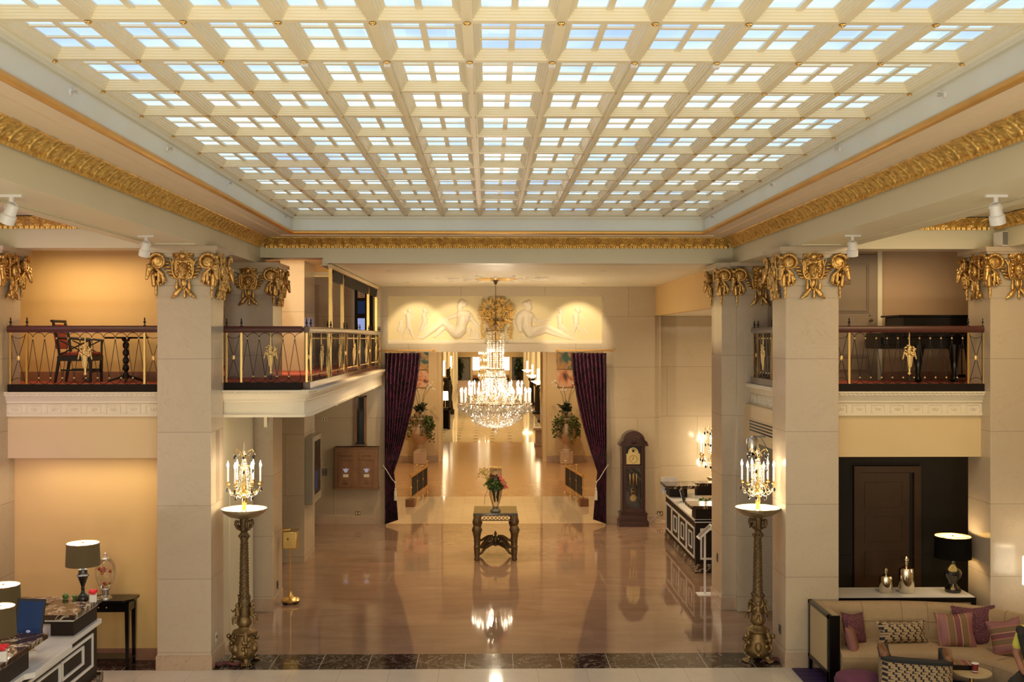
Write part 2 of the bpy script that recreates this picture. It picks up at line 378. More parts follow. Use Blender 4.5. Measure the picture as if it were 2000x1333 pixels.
# ---------------------------------------------------------------- mesh building
class MB:
    def __init__(s): s.v = []; s.f = []; s.mi = []
    def add(s, vs, fs, m=0, M=None):
        k = len(s.v)
        if M is not None: vs = [M @ Vector(v) for v in vs]
        s.v.extend(tuple(v) for v in vs); s.f.extend(tuple(i + k for i in f) for f in fs); s.mi.extend([m]*len(fs)); return s
    def box(s, x0, x1, y0, y1, z0, z1, m=0, M=None):
        return s.add([(x0, y0, z0), (x1, y0, z0), (x1, y1, z0), (x0, y1, z0), (x0, y0, z1), (x1, y0, z1), (x1, y1, z1), (x0, y1, z1)],
                     [(0, 3, 2, 1), (4, 5, 6, 7), (0, 1, 5, 4), (1, 2, 6, 5), (2, 3, 7, 6), (3, 0, 4, 7)], m, M)
    def lathe(s, prof, n=16, c=(0, 0, 0), m=0, M=None, cap=True, wob=0, wn=8):
        vs, fs = [], []
        for r, z in prof:
            for i in range(n):
                a = 2*PI*i/n; rr = r*(1 + wob*math.cos(wn*a))
                vs.append((c[0] + rr*math.cos(a), c[1] + rr*math.sin(a), c[2] + z))
        for j in range(len(prof)-1):
            for i in range(n):
                a, b = j*n+i, j*n+(i+1) % n
                fs.append((a, b, b+n, a+n))
        if cap:
            fs.append(tuple(reversed(range(n)))); fs.append(tuple(range((len(prof)-1)*n, len(prof)*n)))
        return s.add(vs, fs, m, M)
    def tube(s, pts, r, n=6, m=0, M=None, closed=False):
        pts = [Vector(p) for p in pts]; N = len(pts); vs, fs = [], []
        up = Vector((0, 0, 1)); prev = None
        for i, p in enumerate(pts):
            a = pts[(i-1) % N] if (closed or i) else pts[0]; b = pts[(i+1) % N] if (closed or i < N-1) else pts[-1]
            d = (b-a)
            d = d.normalized() if d.length > 1e-9 else Vector((0, 0, 1))
            if prev is None:
                u = d.cross(up)
                if u.length < 1e-3: u = d.cross(Vector((0, 1, 0)))
                u.normalize()
            else:
                u = (prev - d*prev.dot(d))
                u = u.normalized() if u.length > 1e-6 else d.orthogonal().normalized()
            prev = u; v_ = d.cross(u)
            rr = r[i] if isinstance(r, (list, tuple)) else r
            for k in range(n):
                an = 2*PI*k/n; vs.append(p + u*(rr*math.cos(an)) + v_*(rr*math.sin(an)))
        R_ = N if closed else N-1
        for i in range(R_):
            for k in range(n):
                a, b = i*n+k, i*n+(k+1) % n; c_, d_ = ((i+1) % N)*n+(k+1) % n, ((i+1) % N)*n+k
                fs.append((a, b, c_, d_))
        if not closed: fs.append(tuple(reversed(range(n)))); fs.append(tuple(range((N-1)*n, N*n)))
        return s.add(vs, fs, m, M)
    def ball(s, c, r, n=10, k=6, m=0, M=None):
        if isinstance(r, (int, float)): r = (r, r, r)
        vs = [(c[0], c[1], c[2]-r[2])]; fs = []
        for j in range(1, k):
            a = -PI/2 + PI*j/k
            for i in range(n):
                b = 2*PI*i/n; vs.append((c[0]+r[0]*math.cos(a)*math.cos(b), c[1]+r[1]*math.cos(a)*math.sin(b), c[2]+r[2]*math.sin(a)))
        vs.append((c[0], c[1], c[2]+r[2])); T_ = len(vs)-1
        for i in range(n):
            fs.append((0, 1+(i+1) % n, 1+i)); fs.append((T_, T_-n+i, T_-n+(i+1) % n))
        for j in range(k-2):
            for i in range(n):
                a = 1+j*n+i; b = 1+j*n+(i+1) % n; fs.append((a, b, b+n, a+n))
        return s.add(vs, fs, m, M)
    def leafy(s, c, rx, rz, ry, ang, m=0):
        """ellipsoid lying in the XZ plane turned by ang"""
        M = Matrix.Translation(Vector(c)) @ Matrix.Rotation(ang, 4, 'Y')
        return s.ball((0, 0, 0), (rx, ry, rz), 8, 5, m, M)
    def octa(s, c, r, h, m=0):
        x, y, z = c
        a = random.random()*PI
        vs = [(x, y, z+h*.4), (x, y, z-h*.6)] + [(x+r*math.cos(a+i*PI/2), y+r*math.sin(a+i*PI/2), z) for i in range(4)]
        fs = [(0, 2+i, 2+(i+1) % 4) for i in range(4)] + [(1, 2+(i+1) % 4, 2+i) for i in range(4)]
        return s.add(vs, fs, m)
    def prism(s, poly, z0, z1, m=0, M=None):
        n = len(poly); vs = [(x, y, z0) for x, y in poly] + [(x, y, z1) for x, y in poly]
        fs = [tuple(reversed(range(n))), tuple(range(n, 2*n))] + [(i, (i+1) % n, n+(i+1) % n, n+i) for i in range(n)]
        return s.add(vs, fs, m, M)
    def sweep(s, prof, path, m=0, closed=False):
        """prof: (offset outward to the right of travel, z); path: xy points, mitred"""
        P_ = [Vector((p[0], p[1])) for p in path]; N = len(P_); vs, fs = [], []
        for i, p in enumerate(P_):
            a = P_[(i-1) % N] if (i or closed) else None; b = P_[(i+1) % N] if (i < N-1 or closed) else None
            d1 = (p-a).normalized() if a is not None else (b-p).normalized(); d2 = (b-p).normalized() if b is not None else d1
            n1 = Vector((d1.y, -d1.x)); n2 = Vector((d2.y, -d2.x)); nn = (n1+n2).normalized(); k = 1/max(.3, nn.dot(n1))
            for o, z in prof: q = p + nn*(o*k); vs.append((q.x, q.y, z))
        K = len(prof)
        for i in range(N if closed else N-1):
            for j in range(K):
                a, b = i*K+j, i*K+(j+1) % K; c, d = ((i+1) % N)*K+(j+1) % K, ((i+1) % N)*K+j
                fs.append((a, d, c, b))
        if not closed: fs.append(tuple(range(K))); fs.append(tuple(reversed(range((N-1)*K, N*K))))
        return s.add(vs, fs, m)
    def build(s, name, mat, parent=None, smooth=35, bevel=0, sub=0, loc=None, solid=0, remesh=0, sm=0):
        me = bpy.data.meshes.new(name); me.from_pydata(s.v, [], s.f)
        for mm in (mat if isinstance(mat, (list, tuple)) else [mat]): me.materials.append(MATS[mm])
        if max(s.mi or [0]): me.polygons.foreach_set('material_index', s.mi)
        if smooth:
            me.polygons.foreach_set('use_smooth', [True]*len(me.polygons))
            me.update(); me.set_sharp_from_angle(angle=math.radians(smooth if smooth is not True else 180))
        me.validate(); me.update()
        o = bpy.data.objects.new(name, me); COL.objects.link(o)
        if parent: o.parent = parent
        if loc: o.location = loc
        if remesh: md = o.modifiers.new('r', 'REMESH'); md.mode = 'VOXEL'; md.voxel_size = remesh; md.use_smooth_shade = True
        if sm: md = o.modifiers.new('s', 'SMOOTH'); md.iterations = sm; md.factor = .5
        if solid: md = o.modifiers.new('t', 'SOLIDIFY'); md.thickness = solid; md.offset = 0
        if bevel: md = o.modifiers.new('b', 'BEVEL'); md.width = bevel; md.segments = 2; md.limit_method = 'ANGLE'
        if sub: md = o.modifiers.new('u', 'SUBSURF'); md.levels = sub; md.render_levels = sub
        return o
    def caps(s, items, n=10):
        """tapered capsules: (p0, r0, p1, r1)"""
        for p0, r0, p1, r1 in items:
            p0, p1 = Vector(p0), Vector(p1); pts, rs = [], []
            for i in range(-3, 1): a = PI/2*i/3; pts.append(p0 + (p0-p1).normalized()*(-math.sin(a)*r0)*1.0); rs.append(max(.0005, r0*math.cos(a)))
            for i in range(0, 4): a = PI/2*i/3; pts.append(p1 + (p1-p0).normalized()*(math.sin(a)*r1)); rs.append(max(.0005, r1*math.cos(a)))
            s.tube(pts, rs, n)
        return s
def tag(o, label=None, cat=None, group=None, kind=None):
    if label: o['label'] = label
    if cat: o['category'] = cat
    if group: o['group'] = group
    if kind: o['kind'] = kind
    return o
def thing(name, label, cat, loc=(0, 0, 0), rz=0, group=None):
    o = bpy.data.objects.new(name, None); COL.objects.link(o); o.location = loc; o.rotation_euler = (0, 0, rz)
    o.empty_display_size = .1
    return tag(o, label, cat, group, 'thing')
def struct(name, mb, mat, **kw):
    o = mb.build(name, mat, **kw); o['kind'] = 'structure'; return o
def sbox(name, mat, *b): return struct(name, MB().box(*b), mat, smooth=0)
def copy_tree(o, parent=None):
    c = o.copy(); COL.objects.link(c); c.parent = parent
    for ch in list(o.children): copy_tree(ch, c)
    return c
def dup(o, label, loc, rz=None, group=None):
    c = copy_tree(o); c.location = loc; c['label'] = label
    if rz is not None: c.rotation_euler = (0, 0, rz)
    if group: c['group'] = group
    return c
def text(s_, size, mat, parent, loc, rot=(PI/2, 0, 0), ext=.0015, name='lettering'):
    cu = bpy.data.curves.new(name, 'FONT'); cu.body = s_; cu.size = size; cu.extrude = ext; cu.align_x = 'CENTER'; cu.align_y = 'CENTER'
    tmp = bpy.data.objects.new('tmp', cu); COL.objects.link(tmp); bpy.context.view_layer.update()
    me = bpy.data.meshes.new_from_object(tmp.evaluated_get(bpy.context.evaluated_depsgraph_get())); bpy.data.objects.remove(tmp)
    me.materials.clear(); me.materials.append(MATS[mat]); o = bpy.data.objects.new(name, me); COL.objects.link(o); o.parent = parent; o.location = loc; o.rotation_euler = rot
    return o
# ---------------------------------------------------------------- floors
sbox('floor_front', 'floor_front', -9, 9, 0.5, 13.67, -.1, 0)
sbox('floor_band', 'black_marble', -9, 9, 13.67, 14.33, -.1, 0.0)
sbox('floor_lobby', 'floor_pink', -9, 9, 14.33, 24.42, -.1, 0)
sbox('floor_threshold', 'floor_tile', -9, 9, 24.42, 28.6, -.1, 0)
sbox('floor_anteroom', 'floor_back', -9, 9, 28.6, 43.6, -.1, 0)
sbox('floor_gallery', 'gallery_floor', -9, 9, 43.6, 92.2, -.1, 0)
sbox('wall_rear_outer_left', 'yellow_paint', -9.2, -9, .5, 92, 0, 6.4)
sbox('wall_rear_outer_right', 'yellow_paint', 9, 9.2, .5, 92, 0, 6.4)

# ---------------------------------------------------------------- skylight lattice
GX0, GP, NGX = -2.90, .5555, 11
GY1, GQ, NGY = 16.22, .8985, 16
GY0 = GY1 - GQ*NGY
GXl = [GX0 + GP*i for i in range(NGX+1)]; GYl = [GY1 - GQ*j for j in range(NGY+1)]
ZB = 6.065
mb = MB()
steps = [(.032, 0), (.034, .012), (.044, .016), (.046, .028), (.056, .032), (.058, .044), (.068, .048), (.072, .058), (.084, .062)]
def rib(mb, axis, c, a0, a1):
    prof = [(-o, ZB+z) for o, z in reversed(steps)] + [(o, ZB+z) for o, z in steps] + [(.084, ZB+.12), (-.084, ZB+.12)]
    if axis == 'y': mb.add([(c+o, y, z) for y in (a0, a1) for o, z in prof], [(j, (j+1) % len(prof), len(prof)+(j+1) % len(prof), len(prof)+j) for j in range(len(prof))])
    else: mb.add([(x, c+o, z+.0012) for x in (a0, a1) for o, z in prof], [(j, (j+1) % len(prof), len(prof)+(j+1) % len(prof), len(prof)+j) for j in range(len(prof))])
for x in GXl: rib(mb, 'y', x, GY0-.1, GY1+.02)
for y in GYl: rib(mb, 'x', y, GXl[0]-.05, GXl[-1]+.05)
for i in range(NGX):            # glazing bars
    xc = GXl[i] + GP/2; mb.box(xc-.020, xc+.020, GY0, GY1, ZB+.052, ZB+.09)
for j in range(NGY):
    y0, y1 = GYl[j+1]+.078, GYl[j]-.078; st_ = (y1-y0)/3
    for k in (1, 2): yc = y0 + st_*k; mb.box(GXl[0], GXl[-1], yc-.017, yc+.017, ZB+.058, ZB+.09)
lattice = struct('ceiling_lattice', mb, 'lattice_paint', smooth=0)
mb = MB()
for j in range(NGY):
    for i in range(NGX): mb.box(GXl[i]+.06, GXl[i+1]-.06, GYl[j+1]+.06, GYl[j]-.06, ZB+.072, ZB+.084)
o = mb.build('skylight_panes', 'skylight_pane', lattice, smooth=0)
rs = MB()
for k in range(8): rs.ball((.014*math.cos(k*PI/4), .014*math.sin(k*PI/4), 0), (.010, .010, .006), 6, 4)
rs.ball((0, 0, -.004), (.010, .010, .010), 8, 5)
first = None; cnt = 0
order = sorted([(y, x) for y in GYl for x in GXl if 4.6 < y], key=lambda t_: t_[0])
rest = MB()
for y, x in order:
    if cnt < 99:
        if first is None: first = rs.build('rosette', 'antique_gold', lattice); o = first
        else: o = first.copy(); COL.objects.link(o)
        o.location = (x, y, ZB-.008)
    else:
        rest.add([Vector(v)+Vector((x, y, ZB-.008)) for v in rs.v], rs.f)
    cnt += 1
o = rest.build('rosettes', 'antique_gold', lattice); o['kind'] = 'stuff'
mb = MB()
for i in range(3, 9): mb.box(GXl[i]-.016, GXl[i]+.016, 7.27, 16.1, ZB-.022, ZB)
o = mb.build('cable_channel', 'lattice_paint', lattice, smooth=0)
mb = MB()
for i in range(3, 9): mb.box(GXl[i]-.022, GXl[i]+.022, 7.24, 7.30, ZB-.034, ZB-.001)
o = mb.build('channel_end', 'white_plastic', lattice, smooth=0)
# well around the lattice
WX0, WX1, WY = -2.955, 3.27, 16.28
SZ, BZ, BB = 5.775, 5.62, 5.372      # soffit, foot of the gold cove, underside of the beams
mb = MB()
path = [(WX0, .5), (WX0, WY), (WX1, WY), (WX1, .5)]
mb.sweep([(0, 5.80), (0, 6.02), (.025, 6.02), (.03, 6.045), (.055, 6.06), (.055, 6.2), (-.1, 6.2), (-.1, 5.80)], path)
struct('ceiling_well', mb, 'well_paint', smooth=0)
mb = MB(); mb.sweep([(.022, 5.795), (.024, 5.82), (.008, 5.835), (-.04, 5.835), (-.05, 5.80), (-.03, 5.782), (.0, 5.78)], path)
struct('trim_bronze_strip', mb, 'bronze_strip', smooth=50)
BXL, BXR, BYF = -3.555, 3.845, 16.85
mb = MB()
pr = lambda a, b: [(-a, SZ), (-b, SZ), (-b, SZ+.12), (-a, SZ+.12)]
mb.sweep([(-.03, SZ+.018), (-.20, SZ+.018), (-.205, SZ), (-.70, SZ), (-.70, SZ+.14), (-.03, SZ+.14)], path)
struct('ceiling_soffit', mb, 'soffit_paint', smooth=0)
sbox('ceiling_roof', 'cream_paint', -9, 9, .4, 17.6, 6.35, 6.45)
# beams
sbox('beam_left', 'cream_paint', -4.33, BXL, .5, 17.45, BB, 6.0)
sbox('beam_right', 'cream_paint', BXR, 4.62, .5, 17.45, BB, 6.0)
mb = MB()
mb.box(BXL, -2.576, BYF, 17.3, 5.468, 6.0); mb.box(-2.576, BXR, BYF-.002, 17.3, BB+.01, 6.0)
struct('beam_back', mb, 'cream_paint', smooth=0)
mb = MB(); mb.box(-9, -4.33, 13.95, 14.35, BB, 6.0); struct('beam_aisle_left', mb, 'cream_paint', smooth=0)
mb = MB(); mb.box(4.62, 9, 13.95, 14.35, BB, 6.0); struct('beam_aisle_right', mb, 'cream_paint', smooth=0)
sbox('beam_outer_left', 'cream_paint', -7.1, -6.33, .5, 13.95, BB, 6.0)
sbox('beam_outer_right', 'cream_paint', 6.62, 7.4, .5, 13.95, BB, 6.0)
sbox('ceiling_aisle_left', 'cream_paint', -9, -4.33, .5, 14.4, SZ, SZ+.1)
sbox('ceiling_aisle_right', 'cream_paint', 4.62, 9, .5, 14.4, SZ, SZ+.1)
struct('ceiling_mezzanine', MB().box(-9, -4.33, 14.35, 24.4, 5.66, 5.75).box(-4.33, -2.6, 17.3, 24.4, 5.66, 5.75), 'header_paint', smooth=0)
sbox('ceiling_mezzanine_right', 'header_paint', 3.9, 9, 14.35, 24.9, 5.66, 5.75)
for nm, xa, xb in (('left', -4.33, BXL), ('right', BXR, 4.62)):     # mouldings along the soffits
    mb = MB()
    for a in (xa+.17, xb-.17 if nm == 'none' else None):
        if a is None: continue
    e = xa+.20 if nm == 'left' else xb-.20
    mb.box(e-.02, e+.02, .5, 13.3, BB-.018, BB); mb.box(e-.05, e-.03, .5, 13.3, BB-.01, BB); mb.box(e+.03, e+.05, .5, 13.3, BB-.01, BB)
    mb.box(xa+.05, xb-.05, 13.26, 13.3, BB-.012, BB)
    struct('trim_soffit_'+nm, mb, 'cream_paint', smooth=0)

# gilded shell-and-acanthus cove
def cove(name, p0, d, L, nrm, z0=BZ, h=.15, out=.14, per=.34, mat='cornice_gold', off=0):
    nu = max(8, int(L/per*34)); nt = 26
    u = np.linspace(0, L, nu+1)[:, None]; t = np.linspace(0, 1, nt+1)[None, :]
    q = np.mod(u/per + off, 1.0)                 # shell centred on .5, leaf on 0
    base = out*(0.10 + .9*(t**1.7)); zz = z0 + h*(t**.8)
    dx = (q-.5)*per; rr = np.sqrt((dx/.105)**2 + ((t-.95)/.78)**2)
    shell = np.where(rr < 1, (.45+.55*np.sqrt(np.clip(1-rr**2, 0, 1)))*(0.72+.28*np.cos(np.arctan2(dx, (1.02-t)*.13)*13)), 0)
    ql = np.minimum(q, 1-q)*per; wl = .030+.024*np.abs(np.sin(t*9.5))*(1-.3*t)
    leaf = np.clip(1-(ql/wl)**2, 0, 1)*(.75+.25*np.cos(ql*190))*np.where((t > .12) & (t < .97), 1, 0)
    cu = np.exp(-(((ql-.052)/.014)**2 + ((t-.72)/.16)**2))*.8
    bead = np.where(t < .16, .55*np.abs(np.sin(PI*u/(per/5))), 0) + np.where(t > .95, .45, 0)
    disp = .042*np.maximum(np.maximum(shell, leaf), np.maximum(cu, bead)) - .004
    o_ = base + disp
    V = np.empty((nu+1, nt+1, 3))
    V[..., 0] = p0[0] + d[0]*u + nrm[0]*o_; V[..., 1] = p0[1] + d[1]*u + nrm[1]*o_; V[..., 2] = zz + 0*u - disp*.3
    idx = np.arange((nu+1)*(nt+1)).reshape(nu+1, nt+1)
    Fq = np.stack([idx[:-1, :-1], idx[1:, :-1], idx[1:, 1:], idx[:-1, 1:]], -1).reshape(-1, 4)
    me = bpy.data.meshes.new(name); me.from_pydata(V.reshape(-1, 3).tolist(), [], Fq.tolist()); me.materials.append(MATS[mat])
    me.polygons.foreach_set('use_smooth', [True]*len(me.polygons)); me.update()
    ob = bpy.data.objects.new(name, me); COL.objects.link(ob); ob['kind'] = 'structure'; return ob
cove('trim_gold_cornice_left', (BXL, 2.5), (0, 1), BYF-2.5-.07, (1, 0))
cove('trim_gold_cornice_right', (BXR, 2.5), (0, 1), BYF-2.5-.07, (-1, 0))
cove('trim_gold_cornice_back', (BXL+.06, BYF), (1, 0), BXR-BXL-.12, (0, -1), off=.3)
cove('trim_gold_cornice_aisle_left', (-6.33, 13.95), (1, 0), 2.0, (0, -1), off=.2)
cove('trim_gold_cornice_aisle_right', (4.62, 13.95), (1, 0), 1.92, (0, -1))
cove('trim_gold_cornice_outer_right', (6.62, 9.5), (0, 1), 4.4, (-1, 0))
# thin cap mould above the gold
mb = MB(); mb.sweep([(.0, SZ-.012), (.16, SZ-.012), (.165, SZ+.002), (.0, SZ+.002)], [(BXL, 2.5), (BXL, BYF), (BXR, BYF), (BXR, 2.5)])
struct('trim_cornice_cap', mb, 'cornice_gold', smooth=0)

# ---------------------------------------------------------------- walls
YB = 24.4
LX, RX = -2.30, 2.66          # doorway to the anteroom
OX0, OZ0, OZ1 = XZ(757, 672, YB).x, XZ(757, 672, YB).z, XZ(757, 578, YB).z
OX1 = XZ(1177, 672, YB).x
DZ = XZ(950, 688, YB).z       # head of the doorway
mb = MB()
mb.box(-9, LX, YB, YB+.35, 0, 5.6); mb.box(RX, 3.80, YB, YB+.35, 0, 5.6)
mb.box(LX, RX, YB, YB+.35, DZ, OZ0); mb.box(LX, RX, YB, YB+.35, OZ1, 5.6)
mb.box(LX, OX0, YB, YB+.35, OZ0, OZ1); mb.box(OX1, RX, YB, YB+.35, OZ0, OZ1)
mb.box(3.80, 9, YB+.45, YB+.8, 0, 5.6); mb.box(3.80, 3.95, YB+.1, YB+.45, 0, 5.6)
mb.box(OX0, OX1, YB+.22, YB+.35, OZ0, OZ1)
struct('wall_back', mb, 'wall_marble', smooth=0)
mb = MB()
mb.box(-4.6, LX, YB-.02, YB, 0, .17); mb.box(RX, 3.8, YB-.02, YB, 0, .17); mb.box(3.95, 6.4, YB+.43, YB+.45, 0, .17)
struct('baseboard_back', mb, 'base_marble', smooth=0)
# vestibule ceiling, its left edge and the header wall on the right
mb = MB(); mb.box(-2.52, 3.82, 17.3, YB+.35, 5.385, 5.5)
struct('ceiling_vestibule', mb, 'vestibule_paint', smooth=0)
mb = MB(); mb.box(-2.60, -2.50, 16.9, YB, 5.36, 5.66); mb.box(-2.63, -2.48, 16.9, YB, 5.345, 5.36)
struct('trim_vestibule_edge', mb, 'cream_paint', smooth=0)
mb = MB(); mb.box(3.80, 4.02, 17.3, YB+.1, 4.73, 5.6)
struct('wall_header_right', mb, 'yellow_paint', smooth=0)
sbox('ceiling_alcove', 'vestibule_paint', 4.02, 9, 17.3, YB+.45, 4.73, 4.85)
sbox('wall_alcove_side', 'wall_marble', 7.2, 7.4, 16.6, YB+.45, 0, 5.6)
# lower walls behind the aisles
mb = MB(); mb.box(-6.3, -4.1, 13.93, 14.03, 2.66, 3.2); mb.box(-8.9, -6.3, 14.1, 14.2, 0, 3.5)
struct('wall_left_header', mb, 'header_paint', smooth=0)
sbox('wall_left_recess', 'yellow_paint', -6.5, -4.1, 14.13, 14.25, 0, 3.4)
sbox('baseboard_left', 'skirting_marble', -6.5, -4.15, 14.10, 14.13, 0, .15)
mb = MB(); mb.box(4.4, 6.5, 13.93, 14.03, 2.66, 3.2)
struct('wall_right_header', mb, 'header_paint', smooth=0)
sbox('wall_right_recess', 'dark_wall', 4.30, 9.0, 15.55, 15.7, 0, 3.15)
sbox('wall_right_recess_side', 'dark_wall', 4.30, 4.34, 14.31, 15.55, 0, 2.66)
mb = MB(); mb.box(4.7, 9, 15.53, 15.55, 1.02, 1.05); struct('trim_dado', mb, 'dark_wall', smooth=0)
# pale side wall between the pillars on the left, header with vent on the right
sbox('wall_side_left', 'cream_paint', -3.66, -3.57, 14.31, 16.4, 0, 3.2)
mb = MB(); mb.box(-3.57, -3.56, 14.9, 14.92, .0, 2.1); mb.box(-3.57, -3.56, 15.9, 15.92, 0, 2.1); mb.box(-3.57, -3.56, 14.9, 15.92, 2.1, 2.12)
struct('door_1_frame', mb, 'cream_paint', smooth=0)
sbox('wall_side_right', 'header_paint', 3.96, 4.06, 14.31, 16.5, 2.66, 3.2)
# mezzanine floors, their fronts
mb = MB(); mb.box(-9, -2.55, 14.45, YB, 3.17, 3.6); mb.box(-9, -4.1, 14.03, 14.45, 3.2, 3.6)
struct('floor_mezzanine_left', mb, ['red_carpet'], smooth=0)
mb = MB(); mb.box(-9, -2.46, 14.40, YB, 3.15, 3.168); struct('ceiling_under_mezzanine', mb, 'cream_paint', smooth=0)
mb = MB(); mb.box(4.17, 7.08, 14.03, 16.6, 3.2, 3.6)
struct('floor_mezzanine_right', mb, 'red_carpet', smooth=0)
sbox('wall_mezzanine_left', 'yellow_paint', -9, -4.2, 15.42, 15.55, 3.6, 5.7)
sbox('baseboard_mezzanine_left', 'skirting_marble', -9, -4.2, 15.39, 15.42, 3.6, 3.73)
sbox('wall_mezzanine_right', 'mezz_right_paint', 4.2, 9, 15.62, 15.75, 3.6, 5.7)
sbox('baseboard_mezzanine_right', 'skirting_marble', 5.72, 9, 15.59, 15.62, 3.6, 3.72)
# walls deep in the mezzanine behind the second pillar
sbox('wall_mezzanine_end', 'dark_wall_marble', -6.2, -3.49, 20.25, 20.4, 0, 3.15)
sbox('wall_mezzanine_pier', 'wall_marble', -3.89, -3.44, 20.2, 21.4, 0, 5.66)
sbox('wall_mezzanine_side', 'wall_marble', -6.2, -6.1, 15.6, YB, 3.6, 5.66)
sbox('wall_mezzanine_header', 'yellow_paint', -3.48, -2.55, 21.35, 21.5, 5.52, 5.66)
mb = MB(); mb.box(-3.48, -2.66, 21.38, 21.48, 5.46, 5.52); struct('trim_mezzanine_header', mb, 'cream_paint', smooth=0)
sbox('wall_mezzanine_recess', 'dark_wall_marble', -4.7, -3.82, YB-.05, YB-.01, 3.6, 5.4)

# cornice with a key pattern below a mezzanine edge
CP = [(.0, 3.155), (.035, 3.155), (.035, 3.19), (.02, 3.20), (.02, 3.36), (.045, 3.375), (.045, 3.395), (.06, 3.41), (.075, 3.445), (.10, 3.465), (.10, 3.49), (.12, 3.50), (.12, 3.517), (-.08, 3.517), (-.08, 3.155)]
def edge_cornice(name, path, keys=True, z0=None):
    mb = MB(); mb.sweep([(o, z + (.045 if (z < 3.2 and z0) else 0)) for o, z in CP], path)
    P_ = [Vector(p) for p in path]
    for a, b in zip(P_[:-1], P_[1:]):
        L = (b-a).length
        if L < .8: continue
        d = (b-a)/L; ang = math.atan2(d.y, d.x)
        M = Matrix.Translation((a.x, a.y, 0)) @ Matrix.Rotation(ang, 4, 'Z')
        n = int(L/.058)
        for i in range(n):       # small dentils / leaf bead
            x = (i+.5)*L/n; mb.ball((x, -.108, 3.484), (.018, .012, .012), 6, 4, 0, M)
        if keys:
            n = max(1, round(L/.238)); s_ = L/n
            for i in range(n):
                x = i*s_
                for bx in ((.02, s_-.042, 3.338, 3.350), (.02, .033, 3.238, 3.337), (.052, s_+.0, 3.222, 3.234), (s_-.055, s_-.042, 3.237, 3.337)):
                    mb.box(x+bx[0], x+bx[1], -.032, -.018, bx[2], bx[3], 0, M)
                for k in range(5):
                    a_ = k*2*PI/5+.3; mb.ball((x+s_/2-.005+.035*math.cos(a_), -.022, 3.292+.016*math.sin(a_)), (.018, .010, .012), 6, 4, 0, M)
                mb.ball((x+s_/2-.005, -.024, 3.292), (.014, .016, .014), 6, 4, 0, M)
    return struct(name, mb, 'stucco', smooth=40)
edge_cornice('trim_mezzanine_left', [(-6.20, 13.93), (-4.18, 13.93)], z0=1)
edge_cornice('trim_mezzanine_right', [(4.47, 13.93), (6.445, 13.93)], z0=1)
edge_cornice('trim_mezzanine_return', [(-3.51, 14.36), (-2.62, 14.36), (-2.47, 14.42), (-2.42, 14.58), (-2.42, YB)], keys=False)
edge_cornice('trim_mezzanine_side_right', [(4.08, 16.5), (4.08, 14.31)][::1], keys=True)
mb = MB()   # scrolled brackets beneath the receding cornice
for y in (17.6, 20.6, 23.4):
    mb.prism([(0, 0), (.0, -.05), (.30, -.02), (.30, 0)], -.06, .06, 0, Matrix.Translation((-2.46, y, 3.155)) @ Matrix.Rotation(PI, 4, 'Z') @ Matrix.Rotation(PI/2, 4, 'X'))
    for k in range(4): mb.ball((-2.50-.06*k, y, 3.14-.01*k), (.035, .06, .035), 8, 5)
struct('trim_cornice_brackets', mb, 'stucco')

# ---------------------------------------------------------------- anteroom and gallery
AY = 36.75
aL, aR = XZ(856, 800, AY).x, XZ(1067, 800, AY).x
mb = MB()
mb.box(-5.5, aL, AY, AY+.4, 0, 5.4); mb.box(aR, 5.8, AY, AY+.4, 0, 5.4); mb.box(-9, 9, AY, AY+.4, 5.4, 6.6)
struct('wall_anteroom', mb, 'header_paint', smooth=0)
struct('wall_anteroom_left', MB().box(-5.6, -5.5, YB+.35, AY, 0, 5.4), 'yellow_paint', smooth=0)
struct('wall_anteroom_right', MB().box(5.8, 5.9, YB+.8, AY, 0, 5.4), 'yellow_paint', smooth=0)
sbox('ceiling_anteroom', 'vestibule_paint', -6, 6, YB+.35, AY+.4, 6.5, 6.6)
sbox('wall_anteroom_upper', 'yellow_paint', -6, 6, YB+.35, YB+.45, 5.4, 6.6)
sbox('wall_anteroom_upper_left', 'yellow_paint', -5.6, -5.5, YB+.35, AY, 5.4, 6.6)
sbox('wall_anteroom_upper_right', 'yellow_paint', 5.8, 5.9, YB+.35, AY, 5.4, 6.6)
sbox('ceiling_passage', 'vestibule_paint', -6, 6, AY+.4, 43.6, 5.4, 5.5)
mb = MB(); mb.box(-5.5, aL+.02, AY-.03, AY, 0, .2); mb.box(aR-.02, 5.8, AY-.03, AY, 0, .2)
struct('baseboard_anteroom', mb, 'base_marble', smooth=0)
mb = MB()
for s_, x in ((1, aL), (-1, aR)):
    mb.box(min(x, x+s_*.12), max(x, x+s_*.12), AY-.04, AY+.05, 0, 5.2)
    mb.box(min(x-s_*.5, x-s_*.8), max(x-s_*.5, x-s_*.8), AY+.4, 43.6, 0, 5.4)
    mb.box(min(x-s_*.5, x-s_*.12), max(x-s_*.5, x-s_*.12), 43.2, 43.55, 0, 5.35)
struct('trim_passage', mb, 'header_paint', smooth=0)
gl, gr = -2.68, 3.14
mb = MB(); mb.box(gl-.4, gl, 43.6, 92.2, 0, 6); mb.box(gr, gr+.4, 43.6, 92.2, 0, 6)
mb.box(-5, aL-.5, 43.55, 43.6, 0, 6); mb.box(aR+.5, 5, 43.55, 43.6, 0, 6)
struct('wall_gallery', mb, 'header_paint', smooth=0)
mb = MB()
for y in np.arange(46, 92, 3.2):
    mb.box(gl, gl+.14, y, y+.4, 0, 5.9); mb.box(gr-.14, gr, y, y+.4, 0, 5.9)
struct('trim_gallery', mb, 'cream_paint', smooth=0)
sbox('ceiling_gallery', 'vestibule_paint', -5, 5, 43.6, 92.2, 6.0, 6.1)
mb = MB()
for k in range(5): mb.box(gl, gr, 89.6+k*.45, 92.2, 0, .13*(k+1))
struct('floor_gallery_steps', mb, 'base_marble', smooth=0)
GE = 92.0; zt = XZ(950, 698, GE).z
